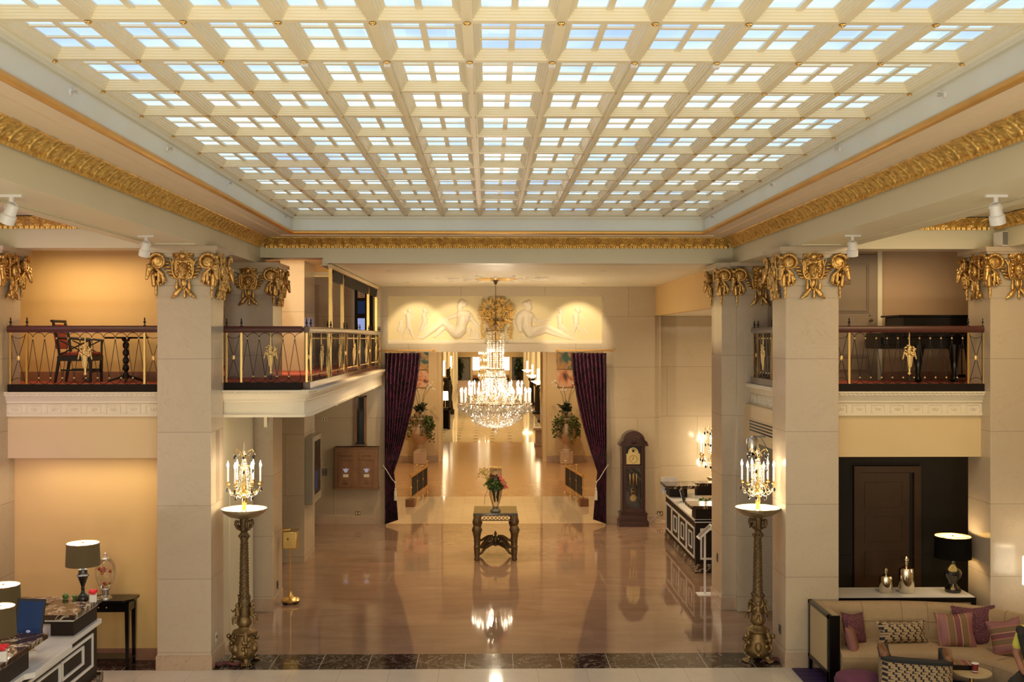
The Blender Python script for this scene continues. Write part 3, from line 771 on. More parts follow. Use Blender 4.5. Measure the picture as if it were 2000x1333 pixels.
mb = MB(); mb.box(gl-.3, gr+.3, GE+.3, GE+.5, 0, 6); mb.box(gl, gr, GE, GE+.3, zt, 6)
for a, b in ((889, 893), (919, 922), (938, 952), (952, 982), (996, 1000), (1023, 1030)): mb.box(XZ(a, 0, GE).x, XZ(b, 0, GE).x, GE, GE+.3, 0, zt)
struct('wall_gallery_end', mb, 'header_paint', smooth=0)
for n_, (a, b) in enumerate(((893, 919), (1000, 1023))):
    struct('window_%d' % (n_+3), MB().box(XZ(a, 0, GE).x, XZ(b, 0, GE).x, GE+.2, GE+.26, .65, zt), 'grey_frame', smooth=0)
for n_, (a, b) in enumerate(((922, 938), (982, 996))):
    x0, x1 = XZ(a, 0, GE).x, XZ(b, 0, GE).x; zm = XZ(0, 724, GE).z
    o = struct('window_%d' % (n_+1), MB().box(x0, x1, GE+.2, GE+.26, zm, zt), 'day_window', smooth=0)
    m_ = MB(); m_.box(x0, x0+.05, GE+.15, GE+.2, .65, zt); m_.box(x1-.05, x1, GE+.15, GE+.2, .65, zt); m_.box(x0, x1, GE+.15, GE+.2, zm-.06, zm); m_.box((x0+x1)/2-.02, (x0+x1)/2+.02, GE+.15, GE+.2, zm, zt)
    m_.build('window_frame', 'header_paint', o, smooth=0)
    MB().box(x0, x1, GE+.2, GE+.26, .65, zm).build('lower_panel', 'door_oak', o, smooth=0)

# ---------------------------------------------------------------- pillars with gilded capitals
def cartouche_mb():
    """front -Y, x to the right, z=0 at the underside of the slab"""
    S = .000684
    P_ = lambda x, y, d=.05: ((x-830)*S, -d, -(y-90)*S)
    m = MB()
    for k in range(11):          # shell crest
        a = -PI/2*1.12 + PI*1.12*k/10; L = .085
        m.leafy(((math.sin(a))*L*.72, -.055, -.135+math.cos(a)*L*.72), .058, .016, .026, a-PI/2)
    m.ball((0, -.07, -.115), (.05, .03, .045), 10, 6); m.ball((0, -.035, -.10), (.125, .03, .078), 16, 8)
    for k in range(15): a = -1.7+3.4*k/14; m.ball((math.sin(a)*.128, -.045, -.112+math.cos(a)*.075), (.014, .018, .014), 6, 4)
    for s_ in (-1, 1):
        sp = [(s_*(.045+(.040-.0019*k)*math.cos(k*.55+.8)), -.085, -.150+(.040-.0019*k)*math.sin(k*.55+.8)) for k in range(16)]
        m.tube(sp, .008, 6)
        m.tube([P_(830+s_*180, 330), P_(830+s_*190, 450), P_(830+s_*175, 600), P_(830+s_*130, 670), P_(830+s_*60, 690)], .011, 7)
        m.tube([P_(830+s_*290, 310, .04), P_(830+s_*230, 330, .05), P_(830+s_*195, 430, .06), P_(830+s_*190, 560, .06), P_(830+s_*150, 680, .05)], [.008, .012, .012, .012, .008], 7)
        m.tube([P_(830+s_*55, 690), P_(830+s_*52, 790), P_(830+s_*20, 850), P_(830, 862)], .009, 7)
        for k in range(5):       # acanthus wing
            m.leafy(P_(830+s_*(325-k*28), 400+k*62, .035), .062-.004*k, .017, .022, s_*(-.25-.12*k)+(.35*s_))
        m.caps([(P_(830+s_*115, 700), .010, P_(830+s_*115, 760), .014), (P_(830+s_*115, 760), .018, P_(830+s_*118, 860), .024)])
        m.caps([(P_(830+s_*40, 850, .03), .018, P_(830+s_*140, 970, .035), .036), (P_(830+s_*140, 970, .035), .030, P_(830+s_*215, 1035, .03), .012)])
        for k in range(4): m.ball(P_(830+s_*(95+8*k), 400+k*70, .035), (.022, .02, .026), 8, 5)   # curls of hair
        m.ball(P_(830+s_*32, 470, .115), (.014, .012, .009), 8, 5); m.ball(P_(830+s_*45, 520, .10), (.02, .02, .02), 8, 5)
    m.ball(P_(830, 500, .06), (.062, .055, .085), 14, 8)     # mask
    m.caps([(P_(830, 440, .112), .010, P_(830, 530, .128), .014), (P_(800, 440, .11), .008, P_(770, 445, .10), .006), (P_(860, 440, .11), .008, P_(890, 445, .10), .006)])
    m.ball(P_(830, 555, .112), (.022, .012, .007), 8, 5)
    for k in range(5): m.caps([(P_(790+20*k, 580, .08), .014, P_(815+8*k, 660-abs(k-2)*14, .07), .008)])
    m.ball(P_(830, 760, .03), (.036, .025, .06), 10, 6)
    m.box(-.13, .13, -.03, 0, -.40, -.16)
    m.caps([(P_(850, 870, .03), .012, P_(850, 1010, .03), .022)])
    return m
def ram_mb():
    """corner at the origin, pillar fills x>0,y>0, faces look to -Y and -X"""
    m = MB()
    m.caps([((-.03, -.03, -.19), .055, (-.075, -.075, -.27), .042), ((-.075, -.075, -.27), .040, (-.10, -.10, -.385), .020)])
    m.ball((-.075, -.075, -.225), (.045, .045, .03), 8, 5)
    for sw in (0, 1):
        def q(x, y, z): return (x, y, z) if not sw else (y, x, z)
        pts = []; rr = []
        for k in range(26):
            a = 2.55 - k*.42; r = .098*(1-k/27.0)+.012
            pts.append(q(.028 + r*math.cos(a), -.085-.012*math.sin(k*.3), -.175 + r*math.sin(a))); rr.append(.022*(1-k/30.0))
        m.tube(pts, rr, 7)
        m.ball(q(.028, -.06, -.175), (.085, .022, .085) if not sw else (.022, .085, .085), 14, 8)
        for k in range(9):       # ridges of the horn
            m.ball(pts[k], (rr[k]*1.25,)*3, 7, 4)
        m.caps([(q(-.01, -.05, -.24), .022, q(.075, -.03, -.33), .030), (q(.075, -.03, -.33), .028, q(.085, -.025, -.44), .016)])
        m.caps([(q(.03, -.04, -.30), .02, q(.035, -.04, -.42), .026), (q(.02, -.045, -.42), .024, q(.03, -.04, -.475), .010)])
        m.leafy(q(.10, -.03, -.38), .05, .016, .02, 1.2) if not sw else m.ball(q(.10, -.03, -.38), (.02, .018, .05), 8, 5)
        for k in range(3): m.ball(q(.06+.025*k, -.04, -.455+.02*k), (.017, .017, .017), 7, 4)
        m.ball(q(.0, -.055, -.33), (.02, .02, .028), 7, 5)
    m.caps([((-.01, -.01, -.44), .022, (-.012, -.012, -.52), .016), ((-.012, -.012, -.53), .020, (-.012, -.012, -.575), .016), ((-.012, -.012, -.59), .014, (-.012, -.012, -.63), .007)])
    m.caps([((-.04, -.04, -.34), .03, (-.03, -.03, -.46), .03)])
    return m
CART = RAM = None
def pillar(name, label, x0, x1, y0, y1, rams, carts, ztop=BB, step=None, aba=.10, extra=0):
    global CART, RAM
    t = thing(name, label, 'pillar', ((x0+x1)/2, (y0+y1)/2, 0)); hx, hy = (x1-x0)/2, (y1-y0)/2
    m = MB().box(-hx, hx, -hy, hy, 0, ztop-.06)
    if step: m.box(*step, 0, ztop-.06)
    m.build('shaft', 'pillar_marble', t, smooth=0, bevel=.004)
    m = MB(); m.box(-hx-.014, hx+.014, -hy-.014, hy+.014, 0, .175)
    m.box(-hx-.008, hx+.008, -hy-.008, hy+.008, .175, .19); m.build('plinth', 'base_marble', t, smooth=0)
    m = MB(); m.box(-hx-aba, hx+aba, -hy-aba, hy+aba, ztop-.06, ztop-.002); m.box(-hx-aba*.75, hx+aba*.75, -hy-aba*.75, hy+aba*.75, ztop-.09, ztop-.06)
    m.box(-hx-.04, hx+.04, -hy-.04, hy+.04, ztop-.14, ztop-.09); m.build('abacus', 'pillar_marble', t, smooth=0)
    MB().box(-hx-.01, hx+.01, -hy-.01, hy+.01, 4.72, 4.735).build('necking_band', 'pillar_marble', t, smooth=0)
    for (sx, sy) in rams:
        if RAM is None: RAM = ram_mb().build('ram_head', 'antique_gold', t, smooth=60); o = RAM
        else: o = RAM.copy(); COL.objects.link(o); o.parent = t
        o.location = (sx*hx, sy*hy, ztop-.03); ang = {(-1, -1): 0, (1, -1): PI/2, (1, 1): PI, (-1, 1): -PI/2}[(sx, sy)]
        o.rotation_euler = (0, 0, ang)
    if extra:
        MB().box(-.28, 1.0, -.60, -.3, ztop-.06, ztop-.002).build('front_abacus', 'pillar_marble', t, smooth=0)
        o = RAM.copy(); COL.objects.link(o); o.parent = t; o.location = (-.15, -.48, ztop-.03); o.rotation_euler = (0, 0, 0)
        o = CART.copy(); COL.objects.link(o); o.parent = t; o.location = (.20, -.48, ztop-.01); o.rotation_euler = (0, 0, 0)
    for (dx, dy) in carts:
        if CART is None: CART = cartouche_mb().build('mask_cartouche', 'antique_gold', t, smooth=60); o = CART
        else: o = CART.copy(); COL.objects.link(o); o.parent = t
        o.location = (dx*hx, dy*hy, ztop-.01); o.rotation_euler = (0, 0, {(0, -1): 0, (1, 0): PI/2, (-1, 0): -PI/2}[(dx, dy)])
    return t
AR, AC = [(-1, -1), (1, -1), (1, 1), (-1, 1)], [(0, -1), (1, 0), (-1, 0)]
pillar('marble_pillar', 'square marble pillar beside the candelabra stand that is nearest the brass message stand', -4.186, -3.506, 13.67, 14.31, AR, AC)
pillar('marble_pillar', 'square marble pillar touching the black framed end of the curved sofa', 3.80, 4.48, 13.67, 14.31, AR, AC)
pillar('marble_pillar', 'marble pillar tinted violet, beside the armchair on the mezzanine, cut by the picture edge', -6.86, -6.18, 13.67, 14.31, AR, AC)
pillar('marble_pillar', 'marble pillar lit by the black shaded lamp, behind the end of the sofa', 6.43, 7.11, 13.67, 14.31, AR, AC)
pillar('marble_pillar', 'smaller marble pillar directly behind the brass message stand', -4.05, -3.31, 16.6, 17.35, AR, AC)
pillar('marble_pillar', 'marble pillar hiding the end of the reception desk with white framed tablet', 3.62, 4.36, 16.6, 17.35, [(-1, -1), (-1, 1)], [], step=(-.15, .9, -.48, .3), extra=1)
# ---------------------------------------------------------------- balustrades
def fin_mb():
    return MB().lathe([(.020, 0), (.020, .008), (.008, .014), (.006, .025), (.016, .04), (.017, .055), (.010, .065), (.006, .075), (.012, .085), (.006, .10), (.001, .115)], 10)
FIN = BEAD = MED = BASK = POST = None
def inst(proto, t, loc, rz=0):
    o = proto.copy(); COL.objects.link(o); o.parent = t; o.location = loc; o.rotation_euler = (0, 0, rz); return o
def basket_mb():
    m = MB(); random.seed(3)
    m.caps([((0, -.01, .22), .010, (0, -.01, .45), .030)]); m.caps([((0, -.01, .60), .010, (0, -.01, .76), .005)])
    m.ball((0, -.01, .235), (.026, .012, .014), 8, 5); m.ball((0, -.01, .72), (.018, .01, .006), 8, 4)
    for k in range(30):
        a = random.uniform(0, 2*PI); r = random.random()**.5
        m.leafy((.072*r*math.cos(a), -.012-.02*random.random(), .53+.075*r*math.sin(a)), .030, .010, .014, random.uniform(-PI, PI))
    for s_ in (-1, 1):
        for k in range(4): m.leafy((s_*(.072+.004*k), -.015, .50-.022*k), .024, .009, .012, s_*1.2)
    for k in range(5): m.caps([((-.02+.01*k, -.03, .30+.012*abs(k-2)), .004, (-.034+.017*k, -.035, .46), .006)])
    return m
def railing(name, label, p0, p1, layout, ends=(1, 1), slab_mat='base_wood', rail_mat='mahogany', fins=True):
    """layout: list of ('p', width) end panels and ('b', width) long bays; posts stand between"""
    global FIN, BEAD, MED, BASK, POST
    a, b = Vector(p0), Vector(p1); L = (b-a).length; ang = math.atan2((b-a).y, (b-a).x)
    t = thing(name, label, 'railing', (a.x, a.y, 3.515), ang)
    MB().box(-.01, L+.01, -.05, .05, 0, .100).build('base_rail', slab_mat, t, smooth=0, bevel=.004)
    m = MB()
    m.add([(x, y, z) for x in (-.02, L+.02) for y, z in ((-.030, .765), (.030, .765), (.046, .79), (.046, .83), (.030, .852), (-.030, .852), (-.046, .83), (-.046, .79))],
          [tuple(range(8))[::-1], tuple(range(8, 16))] + [(j, (j+1) % 8, 8+(j+1) % 8, 8+j) for j in range(8)])
    m.build('handrail', rail_mat, t, smooth=50)
    tot = sum(w_ for _, w_ in layout); k_ = L/tot; x = 0; iron = MB(); posts = [0.0]
    if BEAD is None:
        h = thing('t', None, None); BEAD = MB().ball((0, 0, 0), .0125, 10, 6).build('gilt_bead', 'gilt_light', t); MED = MB().ball((0, 0, 0), (.024, .014, .036), 12, 8).build('medallion', 'gilt_light', t)
        BASK = basket_mb().build('flower_basket', 'gilt_light', t, smooth=60); POST = MB().box(-.013, .013, -.012, .012, .10, .77).build('gilt_post', 'brass', t, smooth=0)
        FIN = fin_mb().build('finial', 'wrought_iron', t); bpy.data.objects.remove(h)
        for o in (BEAD, MED, BASK, POST, FIN): o.parent = None; COL.objects.unlink(o)
    r = .0042
    for kind, w_ in layout:
        w_ *= k_
        if kind == 'p':
            c = x+w_/2; h = w_/2-.012
            iron.tube([(x+.014, 0, .76), (c, 0, .435), (x+w_-.014, 0, .10)], r, 5); iron.tube([(x+w_-.014, 0, .76), (c, 0, .435), (x+.014, 0, .10)], r, 5)
            iron.tube([(c+h*math.cos(q), 0, .765-.075*abs(math.sin(q))) for q in np.linspace(0, PI, 11)], r, 5)
            iron.tube([(c+h*math.cos(q), 0, .105+.075*abs(math.sin(q))) for q in np.linspace(0, PI, 11)], r, 5)
            inst(MED, t, (c, 0, .435))
        else:
            n = max(2, round(w_/.146)); s_ = w_/n; xt = [x+(i+.5)*s_ for i in range(n)]; xb = [x+i*s_ for i in range(n+1)]
            for i in range(n):
                inst(BEAD, t, (xt[i], 0, .69))
                for q in (xb[i], xb[i+1]): iron.tube([(xt[i], 0, .69), (q, 0, .18)], r, 5)
            for i in range(1, n): inst(BEAD, t, (xb[i], 0, .18))
            for i in range(n-1): iron.tube([((xt[i]+xt[i+1])/2+s_/2*math.cos(q), 0, .69+.072*math.sin(q)) for q in np.linspace(PI, 0, 9)], r, 5)
            for e, sg in ((xt[0], -1), (xt[-1], 1)): iron.tube([(e+sg*s_/2*(1-math.cos(q)), 0, .69+.072*math.sin(q)) for q in np.linspace(0, PI/2, 6)], r, 5)
            for i in range(n): iron.tube([((xb[i]+xb[i+1])/2+s_/2*math.cos(q), 0, .18-.078*math.sin(q)) for q in np.linspace(PI, 0, 9)], r, 5)
            if n >= 4:
                c = x + w_/2; inst(BASK, t, (c, -.015, 0))
                for s2 in (-1, 1): iron.tube([(c+s2*(.014+.030*math.cos(q)*(1-q/14)), 0, .16+.032*math.sin(q)*(1-q/14)) for q in np.linspace(0, 7, 16)], .006, 5)
        x += w_; posts.append(x)
    for i, px in enumerate(posts):
        if (i == 0 and not ends[0]) or (i == len(posts)-1 and not ends[1]): continue
        inst(POST, t, (min(max(px, .012), L-.012), 0, 0))
        if fins: inst(FIN, t, (min(max(px, .012), L-.012), 0, .85))
    iron.build('iron_tracery', 'wrought_iron', t, smooth=60)
    return t
fx = lambda px, Y: XZ(px, 700, Y).x
railing('balustrade', 'wrought iron balustrade with a red-backed armchair showing through', (fx(19, 13.88), 13.88), (-4.19, 13.88), [('p', .22), ('b', 1.5), ('p', .22)], ends=(1, 0))
railing('balustrade', 'wrought iron balustrade in front of the black grand piano', (4.485, 13.88), (fx(1922, 13.88), 13.88), [('p', .19), ('b', 1.48), ('p', .20)], ends=(0, 1))
railing('balustrade', 'short front-facing balustrade with gilt flower basket, joining the long receding railing', (-3.50, 14.40), (-2.50, 14.40), [('p', .21), ('b', .79)], ends=(1, 0))
railing('balustrade', 'long receding balustrade running back from the mezzanine corner to the purple curtain', (-2.44, 14.50), (-2.44, 24.3),
        [('p', .3), ('b', 1.3), ('p', .3), ('b', 1.3), ('p', .3), ('b', 1.3), ('p', .3), ('b', 1.3), ('p', .3), ('b', 1.3), ('p', .3)], slab_mat='rail_wood', rail_mat='rail_wood', fins=True)
railing('balustrade', 'balustrade seen edge-on above the slotted air vent', (4.08, 16.42), (4.08, 14.36), [('p', .25), ('b', .8), ('p', .25), ('b', .8)], slab_mat='rail_wood', rail_mat='rail_wood')
# brass framed screen standing on the receding edge
t = thing('glazed_screen', 'tall brass framed screen with black valances above the receding railing', 'screen', (-2.47, 16.9, 3.6))
ys = [0.0, 1.35, 5.3, 6.9]
for y in ys:
    m = MB().box(-.025, .025, y-.02, y+.02, 0, 1.72); m.box(-.015, .015, y+.10, y+.13, 0, 1.72); m.build('brass_post', 'brass', t, smooth=0)
for a, b in ((.15, 1.3), (1.5, 5.25), (5.45, 6.85)):
    m = MB()
    for k in range(6): m.box(-.03+.006*k, .0+.006*k, a, b, 1.52+.028*k, 1.545+.028*k)
    m.build('valance', 'base_wood', t, smooth=0)
MB().box(-.03, .03, -.05, 7.3, 1.70, 1.765).build('top_rail', 'header_paint', t, smooth=0)

# ---------------------------------------------------------------- grand chandelier
def bead_line(m, p, q, n, r=.008, sag=0):
    p, q = Vector(p), Vector(q)
    for i in range(n+1):
        s_ = i/n; c = p.lerp(q, s_); c.z -= sag*4*s_*(1-s_); m.octa(c, r*random.uniform(.8, 1.2), r*2.4)
def chandelier():
    random.seed(11)
    P0 = XZ(968, 545, 21.3); cx, cyy = P0.x, 21.3
    t = thing('crystal_chandelier', 'large tiered crystal chandelier with candle bulbs hanging above the flower table', 'chandelier', (cx, cyy, 2.3))
    H = lambda py: (EYE - (py-662)*21.3/FPX) - 2.3
    m = MB()
    m.lathe([(.13, H(544)), (.13, H(546)), (.05, H(549)), (.02, H(556))], 16); m.build('ceiling_canopy', 'bronze_dark', t)
    m = MB(); z = H(556); k = 0
    while z > H(625): m.tube([(.011*math.cos(q)*(1 if k % 2 else .3), .011*math.cos(q)*(.3 if k % 2 else 1), z-.025+.022*math.sin(q)) for q in np.linspace(0, 2*PI, 9)[:-1]], .0035, 5, closed=True); z -= .036; k += 1
    m.build('chain', 'bronze_dark', t)
    m = MB(); m.lathe([(.012, H(722)), (.012, H(648)), (.028, H(640)), (.05, H(635)), (.04, H(632)), (.012, H(628)), (.012, H(620))], 12)
    m.build('stem', 'bronze_dark', t)
    def ring(m, r, z, th=.014, n=48): m.tube([(r*math.cos(a), r*math.sin(a), z) for a in np.linspace(0, 2*PI, n+1)[:-1]], th, 6, closed=True)
    for rr_ in ((.165, H(722), .016), (.20, H(737), .012), (.46, H(790), .016), (.33, H(803), .014), (.09, H(834), .014)):
        m = MB(); ring(m, *rr_); m.build('frame_ring', 'aged_brass', t)
    m = MB(); ring(m, .17, H(647))
    for k in range(8):
        a = k*PI/4; m.tube([(.02*math.cos(a), .02*math.sin(a), H(632)), (.12*math.cos(a), .12*math.sin(a), H(640)), (.17*math.cos(a), .17*math.sin(a), H(647))], .006, 5)
    m.build('crown_frame', 'aged_brass', t)
    C1 = MB().lathe([(.0135, 0), (.0135, .20)], 10).build('candle', 'candle_wax', t)
    C2 = MB().lathe([(.006, 0), (.016, .022), (.014, .042), (.005, .07), (.001, .082)], 10).build('flame_bulb', 'flame_glow', t)
    A1 = MB()
    A1.tube([(-.25, 0, -.05), (-.17, 0, -.10), (-.07, 0, -.085), (0, 0, -.02)], .007, 6); A1.lathe([(.006, -.03), (.03, -.012), (.034, -.002), (.014, .0)], 12)
    A1 = A1.build('candle_arm', 'brass', t)
    A1.parent = None; C1.parent = None; C2.parent = None
    for o in (A1, C1, C2): COL.objects.unlink(o)
    arms = [(.69, H(786), 24, 0), (.53, H(772), 16, .13)]
    drops = MB()
    for r, z, n, ph in arms:
        for k in range(n):
            a = 2*PI*k/n + ph; c, s_ = math.cos(a), math.sin(a); loc = (r*c, r*s_, z)
            ar = inst(A1, t, loc, a); inst(C1, ar, (0, 0, 0)); inst(C2, ar, (0, 0, .2))
            for q in range(5):
                b = a + q*2*PI/5; drops.octa((r*c+.034*math.cos(b), r*s_+.034*math.sin(b), z-.035), .009, .045)
            b = a+2*PI/n; bead_line(drops, (r*c, r*s_, z-.03), (r*math.cos(b), r*math.sin(b), z-.03), 7, .008, .06)
            bead_line(drops, (r*c, r*s_, z-.03), (.42*c, .42*s_, z-.07), 6, .008, .05)
    for r in (.58, .66):
        for k in range(40): a = 2*PI*k/40; drops.octa((r*math.cos(a), r*math.sin(a), H(800)+random.uniform(-.03, .03)), .012, .07)
    for k in range(900):
        a = random.uniform(0, 2*PI); r = random.uniform(.42, .75); drops.octa((r*math.cos(a), r*math.sin(a), H(787)-.03-.30*random.random()*(1.2-r)), .019, .055)
    drops.build('arm_pendants', 'crystal', t, smooth=0)['kind'] = 'stuff'
    m = MB()                                   # column of strands
    for k in range(14):
        a = 2*PI*k/14; c, s_ = math.cos(a), math.sin(a); bead_line(m, (.165*c, .165*s_, H(648)), (.15*c, .15*s_, H(722)), 17, .017)
        m.octa((.18*c, .18*s_, H(643)), .012, .06)
    for k in range(28):
        a = 2*PI*k/28; c, s_ = math.cos(a), math.sin(a); bead_line(m, (.17*c, .17*s_, H(724)), (.40*c, .40*s_, H(788)), 20, .015, .10)
        bead_line(m, (.22*c, .22*s_, H(740)), (.24*c, .24*s_, H(760)), 5, .010)
    for k in range(520):
        a = random.uniform(0, 2*PI); u = random.random(); r = .17+.24*u**1.6; m.octa((r*math.cos(a), r*math.sin(a), H(726)+(H(788)-H(726))*u), .016, .045)
    m.build('strand_column', 'crystal', t, smooth=0)['kind'] = 'stuff'
    m = MB()                                   # basket
    for k in range(36):
        a = 2*PI*k/36; c, s_ = math.cos(a), math.sin(a)
        for i in range(18):
            u = i/17; r = .50*math.cos(u*PI/2)**.85+.06*u; z = H(800)+(H(834)-H(800))*math.sin(u*PI/2)**1.1
            m.octa((r*c, r*s_, z), .017, .042)
        m.octa((.455*c, .455*s_, H(798)), .012, .06)
    for k in range(14): a = 2*PI*k/14; m.octa((.055*math.cos(a), .055*math.sin(a), H(839)), .012, .06)
    for k in range(420):
        a = random.uniform(0, 2*PI); u = random.random(); r = (.50*math.cos(u*PI/2)**.85+.05)*random.uniform(.85, 1.05); m.octa((r*math.cos(a), r*math.sin(a), H(800)+(H(834)-H(800))*math.sin(u*PI/2)), .018, .045)
    m.octa((0, 0, H(845)), .035, .09); m.build('crystal_basket', 'crystal', t, smooth=0)['kind'] = 'stuff'
    for dz, p in ((H(760), 80), (H(700), 62), (H(815), 25)):
        l = lamp('POINT', 'chandelier_light', (0, 0, 0), p*1.0, (1, .84, .62), .10); l.parent = t; l.location = (0, 0, dz)
    return t, (cx, cyy)
CH, CHP = chandelier()
CH2 = dup(CH, 'crystal chandelier hanging high beyond the doorway, mirrored in the polished floor before the table', (CHP[0]-.02, 33.5, 3.78)); CH2.scale = (.88, .88, .88)
# plaster and gilt ceiling rose
random.seed(5)
t = thing('ceiling_rose', 'wide leafy plaster ceiling rose with gilt centre above the chandelier', 'ceiling ornament', (CHP[0], CHP[1], 5.384))
m = MB()
for rr, n, s_ in ((.55, 12, .14), (.85, 16, .12), (1.1, 10, .14)):
    for k in range(n):
        a = 2*PI*k/n; M = Matrix.Translation((rr*math.cos(a), rr*math.sin(a), 0)) @ Matrix.Rotation(a+random.uniform(-.8, .8), 4, 'Z')
        m.ball((0, 0, 0), (s_, .035, .022), 8, 5, 0, M)
m.build('plaster_leaves', 'stucco', t, smooth=60)
m = MB()
for k in range(14):
    a = 2*PI*k/14; M = Matrix.Translation((.28*math.cos(a), .28*math.sin(a), -.004)) @ Matrix.Rotation(a, 4, 'Z'); m.ball((0, 0, 0), (.15, .045, .022), 8, 5, 0, M)
m.lathe([(.16, -.02), (.18, 0)], 24); m.build('gilt_leaves', 'relief_gilt', t, smooth=60)
for i, (px, py) in enumerate(((760, 529), (1178, 529), (795, 552), (1140, 553))):
    d = (5.385-EYE)*FPX/(662-py); p = XZ(px, py, d)
    o = MB().lathe([(.05, 0), (.055, .012)], 16).build('recessed_light', 'cream_paint', None, loc=(p.x, d, 5.376))
    tag(o, 'round recessed ceiling light, ' + ['front left of the ceiling rose', 'front right of the ceiling rose', 'rear left of the ceiling rose', 'rear right of the ceiling rose'][i], 'ceiling light', 'recessed lights around the ceiling rose')

# ---------------------------------------------------------------- carved relief
S = YB/FPX
def RP(u, v, side=0, d=.0):
    """point of the panel from a spot u,v measured on an enlarged view of it"""
    px = (760 if side == 0 else 970) + u/9.524; py = 570 + v/9.524
    p = XZ(px, py, YB+.2); return Vector((p.x, YB+.22-d, p.z))
rel = thing('carved_relief', 'long plaster relief of two reclining figures with cherubs above the doorway', 'relief', (0, YB+.22, 0))
off = Vector((0, YB+.22, 0))
def rcap(m, lst, side):
    for (u0, v0, r0, u1, v1, r1) in lst:
        a, b = RP(u0, v0, side)-off, RP(u1, v1, side)-off
        m.caps([(a, r0*S/9.524*1.0, b, r1*S/9.524*1.0)], 9)
k9 = 1.0
MB().box(OX0+.0, OX1, -.02, .0, OZ0+.0, OZ1).build('panel_ground', 'panel_ground', rel, smooth=0)
MB().box(OX0, OX1, -.06, 0, OZ0, OZ0+.085).build('ledge', 'relief_plaster', rel, smooth=0)
m = MB()
rcap(m, [(1330, 240, 75, 1320, 300, 70), (1350, 190, 60, 1400, 230, 70), (1330, 340, 42, 1370, 420, 60),     # head and neck
         (1330, 430, 95, 1440, 440, 100), (1340, 500, 70, 1350, 520, 70), (1430, 500, 75, 1440, 520, 70),
         (1370, 520, 110, 1330, 700, 110), (1330, 700, 120, 1260, 760, 115),                                 # trunk and hips
         (1250, 780, 105, 1010, 560, 72), (1010, 560, 66, 640, 850, 42), (640, 855, 40, 530, 862, 22),       # near leg
         (1300, 800, 80, 1060, 640, 60), (1060, 640, 50, 840, 840, 36),
         (1290, 430, 55, 1080, 500, 40), (1080, 500, 38, 930, 520, 26),                                      # arm on knee
         (1500, 440, 60, 1560, 540, 48), (1560, 540, 46, 1740, 740, 34), (1740, 760, 34, 1790, 800, 24),     # supporting arm
         (1500, 700, 40, 1480, 860, 30), (1560, 640, 30, 1600, 880, 34), (1640, 760, 30, 1660, 880, 30), (1480, 870, 30, 1760, 880, 22),
         (980, 760, 22, 920, 860, 20), (1040, 790, 20, 1160, 870, 20),
         (380, 350, 52, 390, 380, 46), (350, 440, 52, 360, 560, 56), (360, 580, 56, 360, 660, 52), (340, 680, 38, 270, 800, 30), (270, 800, 28, 280, 880, 24), (390, 690, 38, 420, 800, 30), (430, 800, 28, 460, 880, 24),
         (300, 420, 26, 235, 330, 20), (235, 330, 18, 215, 250, 12), (400, 450, 26, 450, 520, 20), (220, 560, 34, 170, 720, 30), (250, 620, 26, 210, 780, 24),
         (660, 330, 56, 680, 370, 50), (650, 440, 54, 670, 560, 60), (660, 580, 56, 600, 700, 44), (600, 700, 36, 540, 810, 26), (690, 620, 34, 650, 740, 26),
         (630, 470, 26, 710, 510, 24), (710, 510, 24, 800, 460, 18), (780, 370, 22, 880, 340, 14), (770, 410, 22, 890, 400, 12), (760, 330, 20, 830, 270, 10),
         (740, 640, 24, 860, 560, 18), (800, 680, 22, 900, 560, 18), (700, 740, 22, 790, 660, 18)], 0)
m.build('reclining_figures', 'relief_plaster', rel, remesh=.013, sm=3)
m = MB()
rcap(m, [(570, 240, 80, 600, 290, 76), (600, 200, 60, 520, 230, 60), (560, 350, 50, 540, 410, 60),
         (520, 420, 100, 620, 460, 90), (450, 440, 80, 400, 560, 66), (400, 560, 60, 440, 720, 50), (560, 480, 110, 560, 660, 110), (560, 660, 120, 620, 760, 112),
         (620, 760, 105, 930, 640, 68), (930, 650, 62, 1350, 860, 38), (1350, 870, 34, 1450, 885, 24), (620, 800, 80, 900, 730, 52), (900, 730, 46, 1280, 860, 34),
         (660, 470, 55, 740, 560, 44), (740, 565, 40, 930, 530, 30), (940, 530, 28, 1040, 510, 20), (350, 380, 20, 330, 870, 20), (440, 860, 28, 700, 880, 22),
         (1190, 360, 52, 1200, 390, 48), (1170, 470, 56, 1180, 580, 60), (1180, 620, 52, 1290, 720, 36), (1290, 720, 30, 1360, 800, 24), (1060, 440, 26, 1170, 470, 24), (1020, 370, 20, 1070, 430, 16), (1140, 300, 24, 1230, 300, 20), (1160, 650, 40, 1240, 740, 30),
         (1500, 330, 56, 1520, 360, 50), (1470, 450, 60, 1480, 580, 64), (1470, 620, 54, 1430, 740, 38), (1430, 740, 32, 1440, 860, 24), (1520, 640, 42, 1570, 760, 32), (1570, 760, 30, 1550, 880, 24),
         (1570, 450, 28, 1680, 540, 22), (1680, 545, 20, 1800, 580, 14), (1830, 600, 16, 1850, 630, 12), (1580, 330, 26, 1620, 290, 16), (1640, 700, 28, 1700, 780, 24), (1440, 320, 22, 1530, 270, 14)], 1)
m.build('reclining_figures', 'relief_plaster', rel, remesh=.013, sm=3)
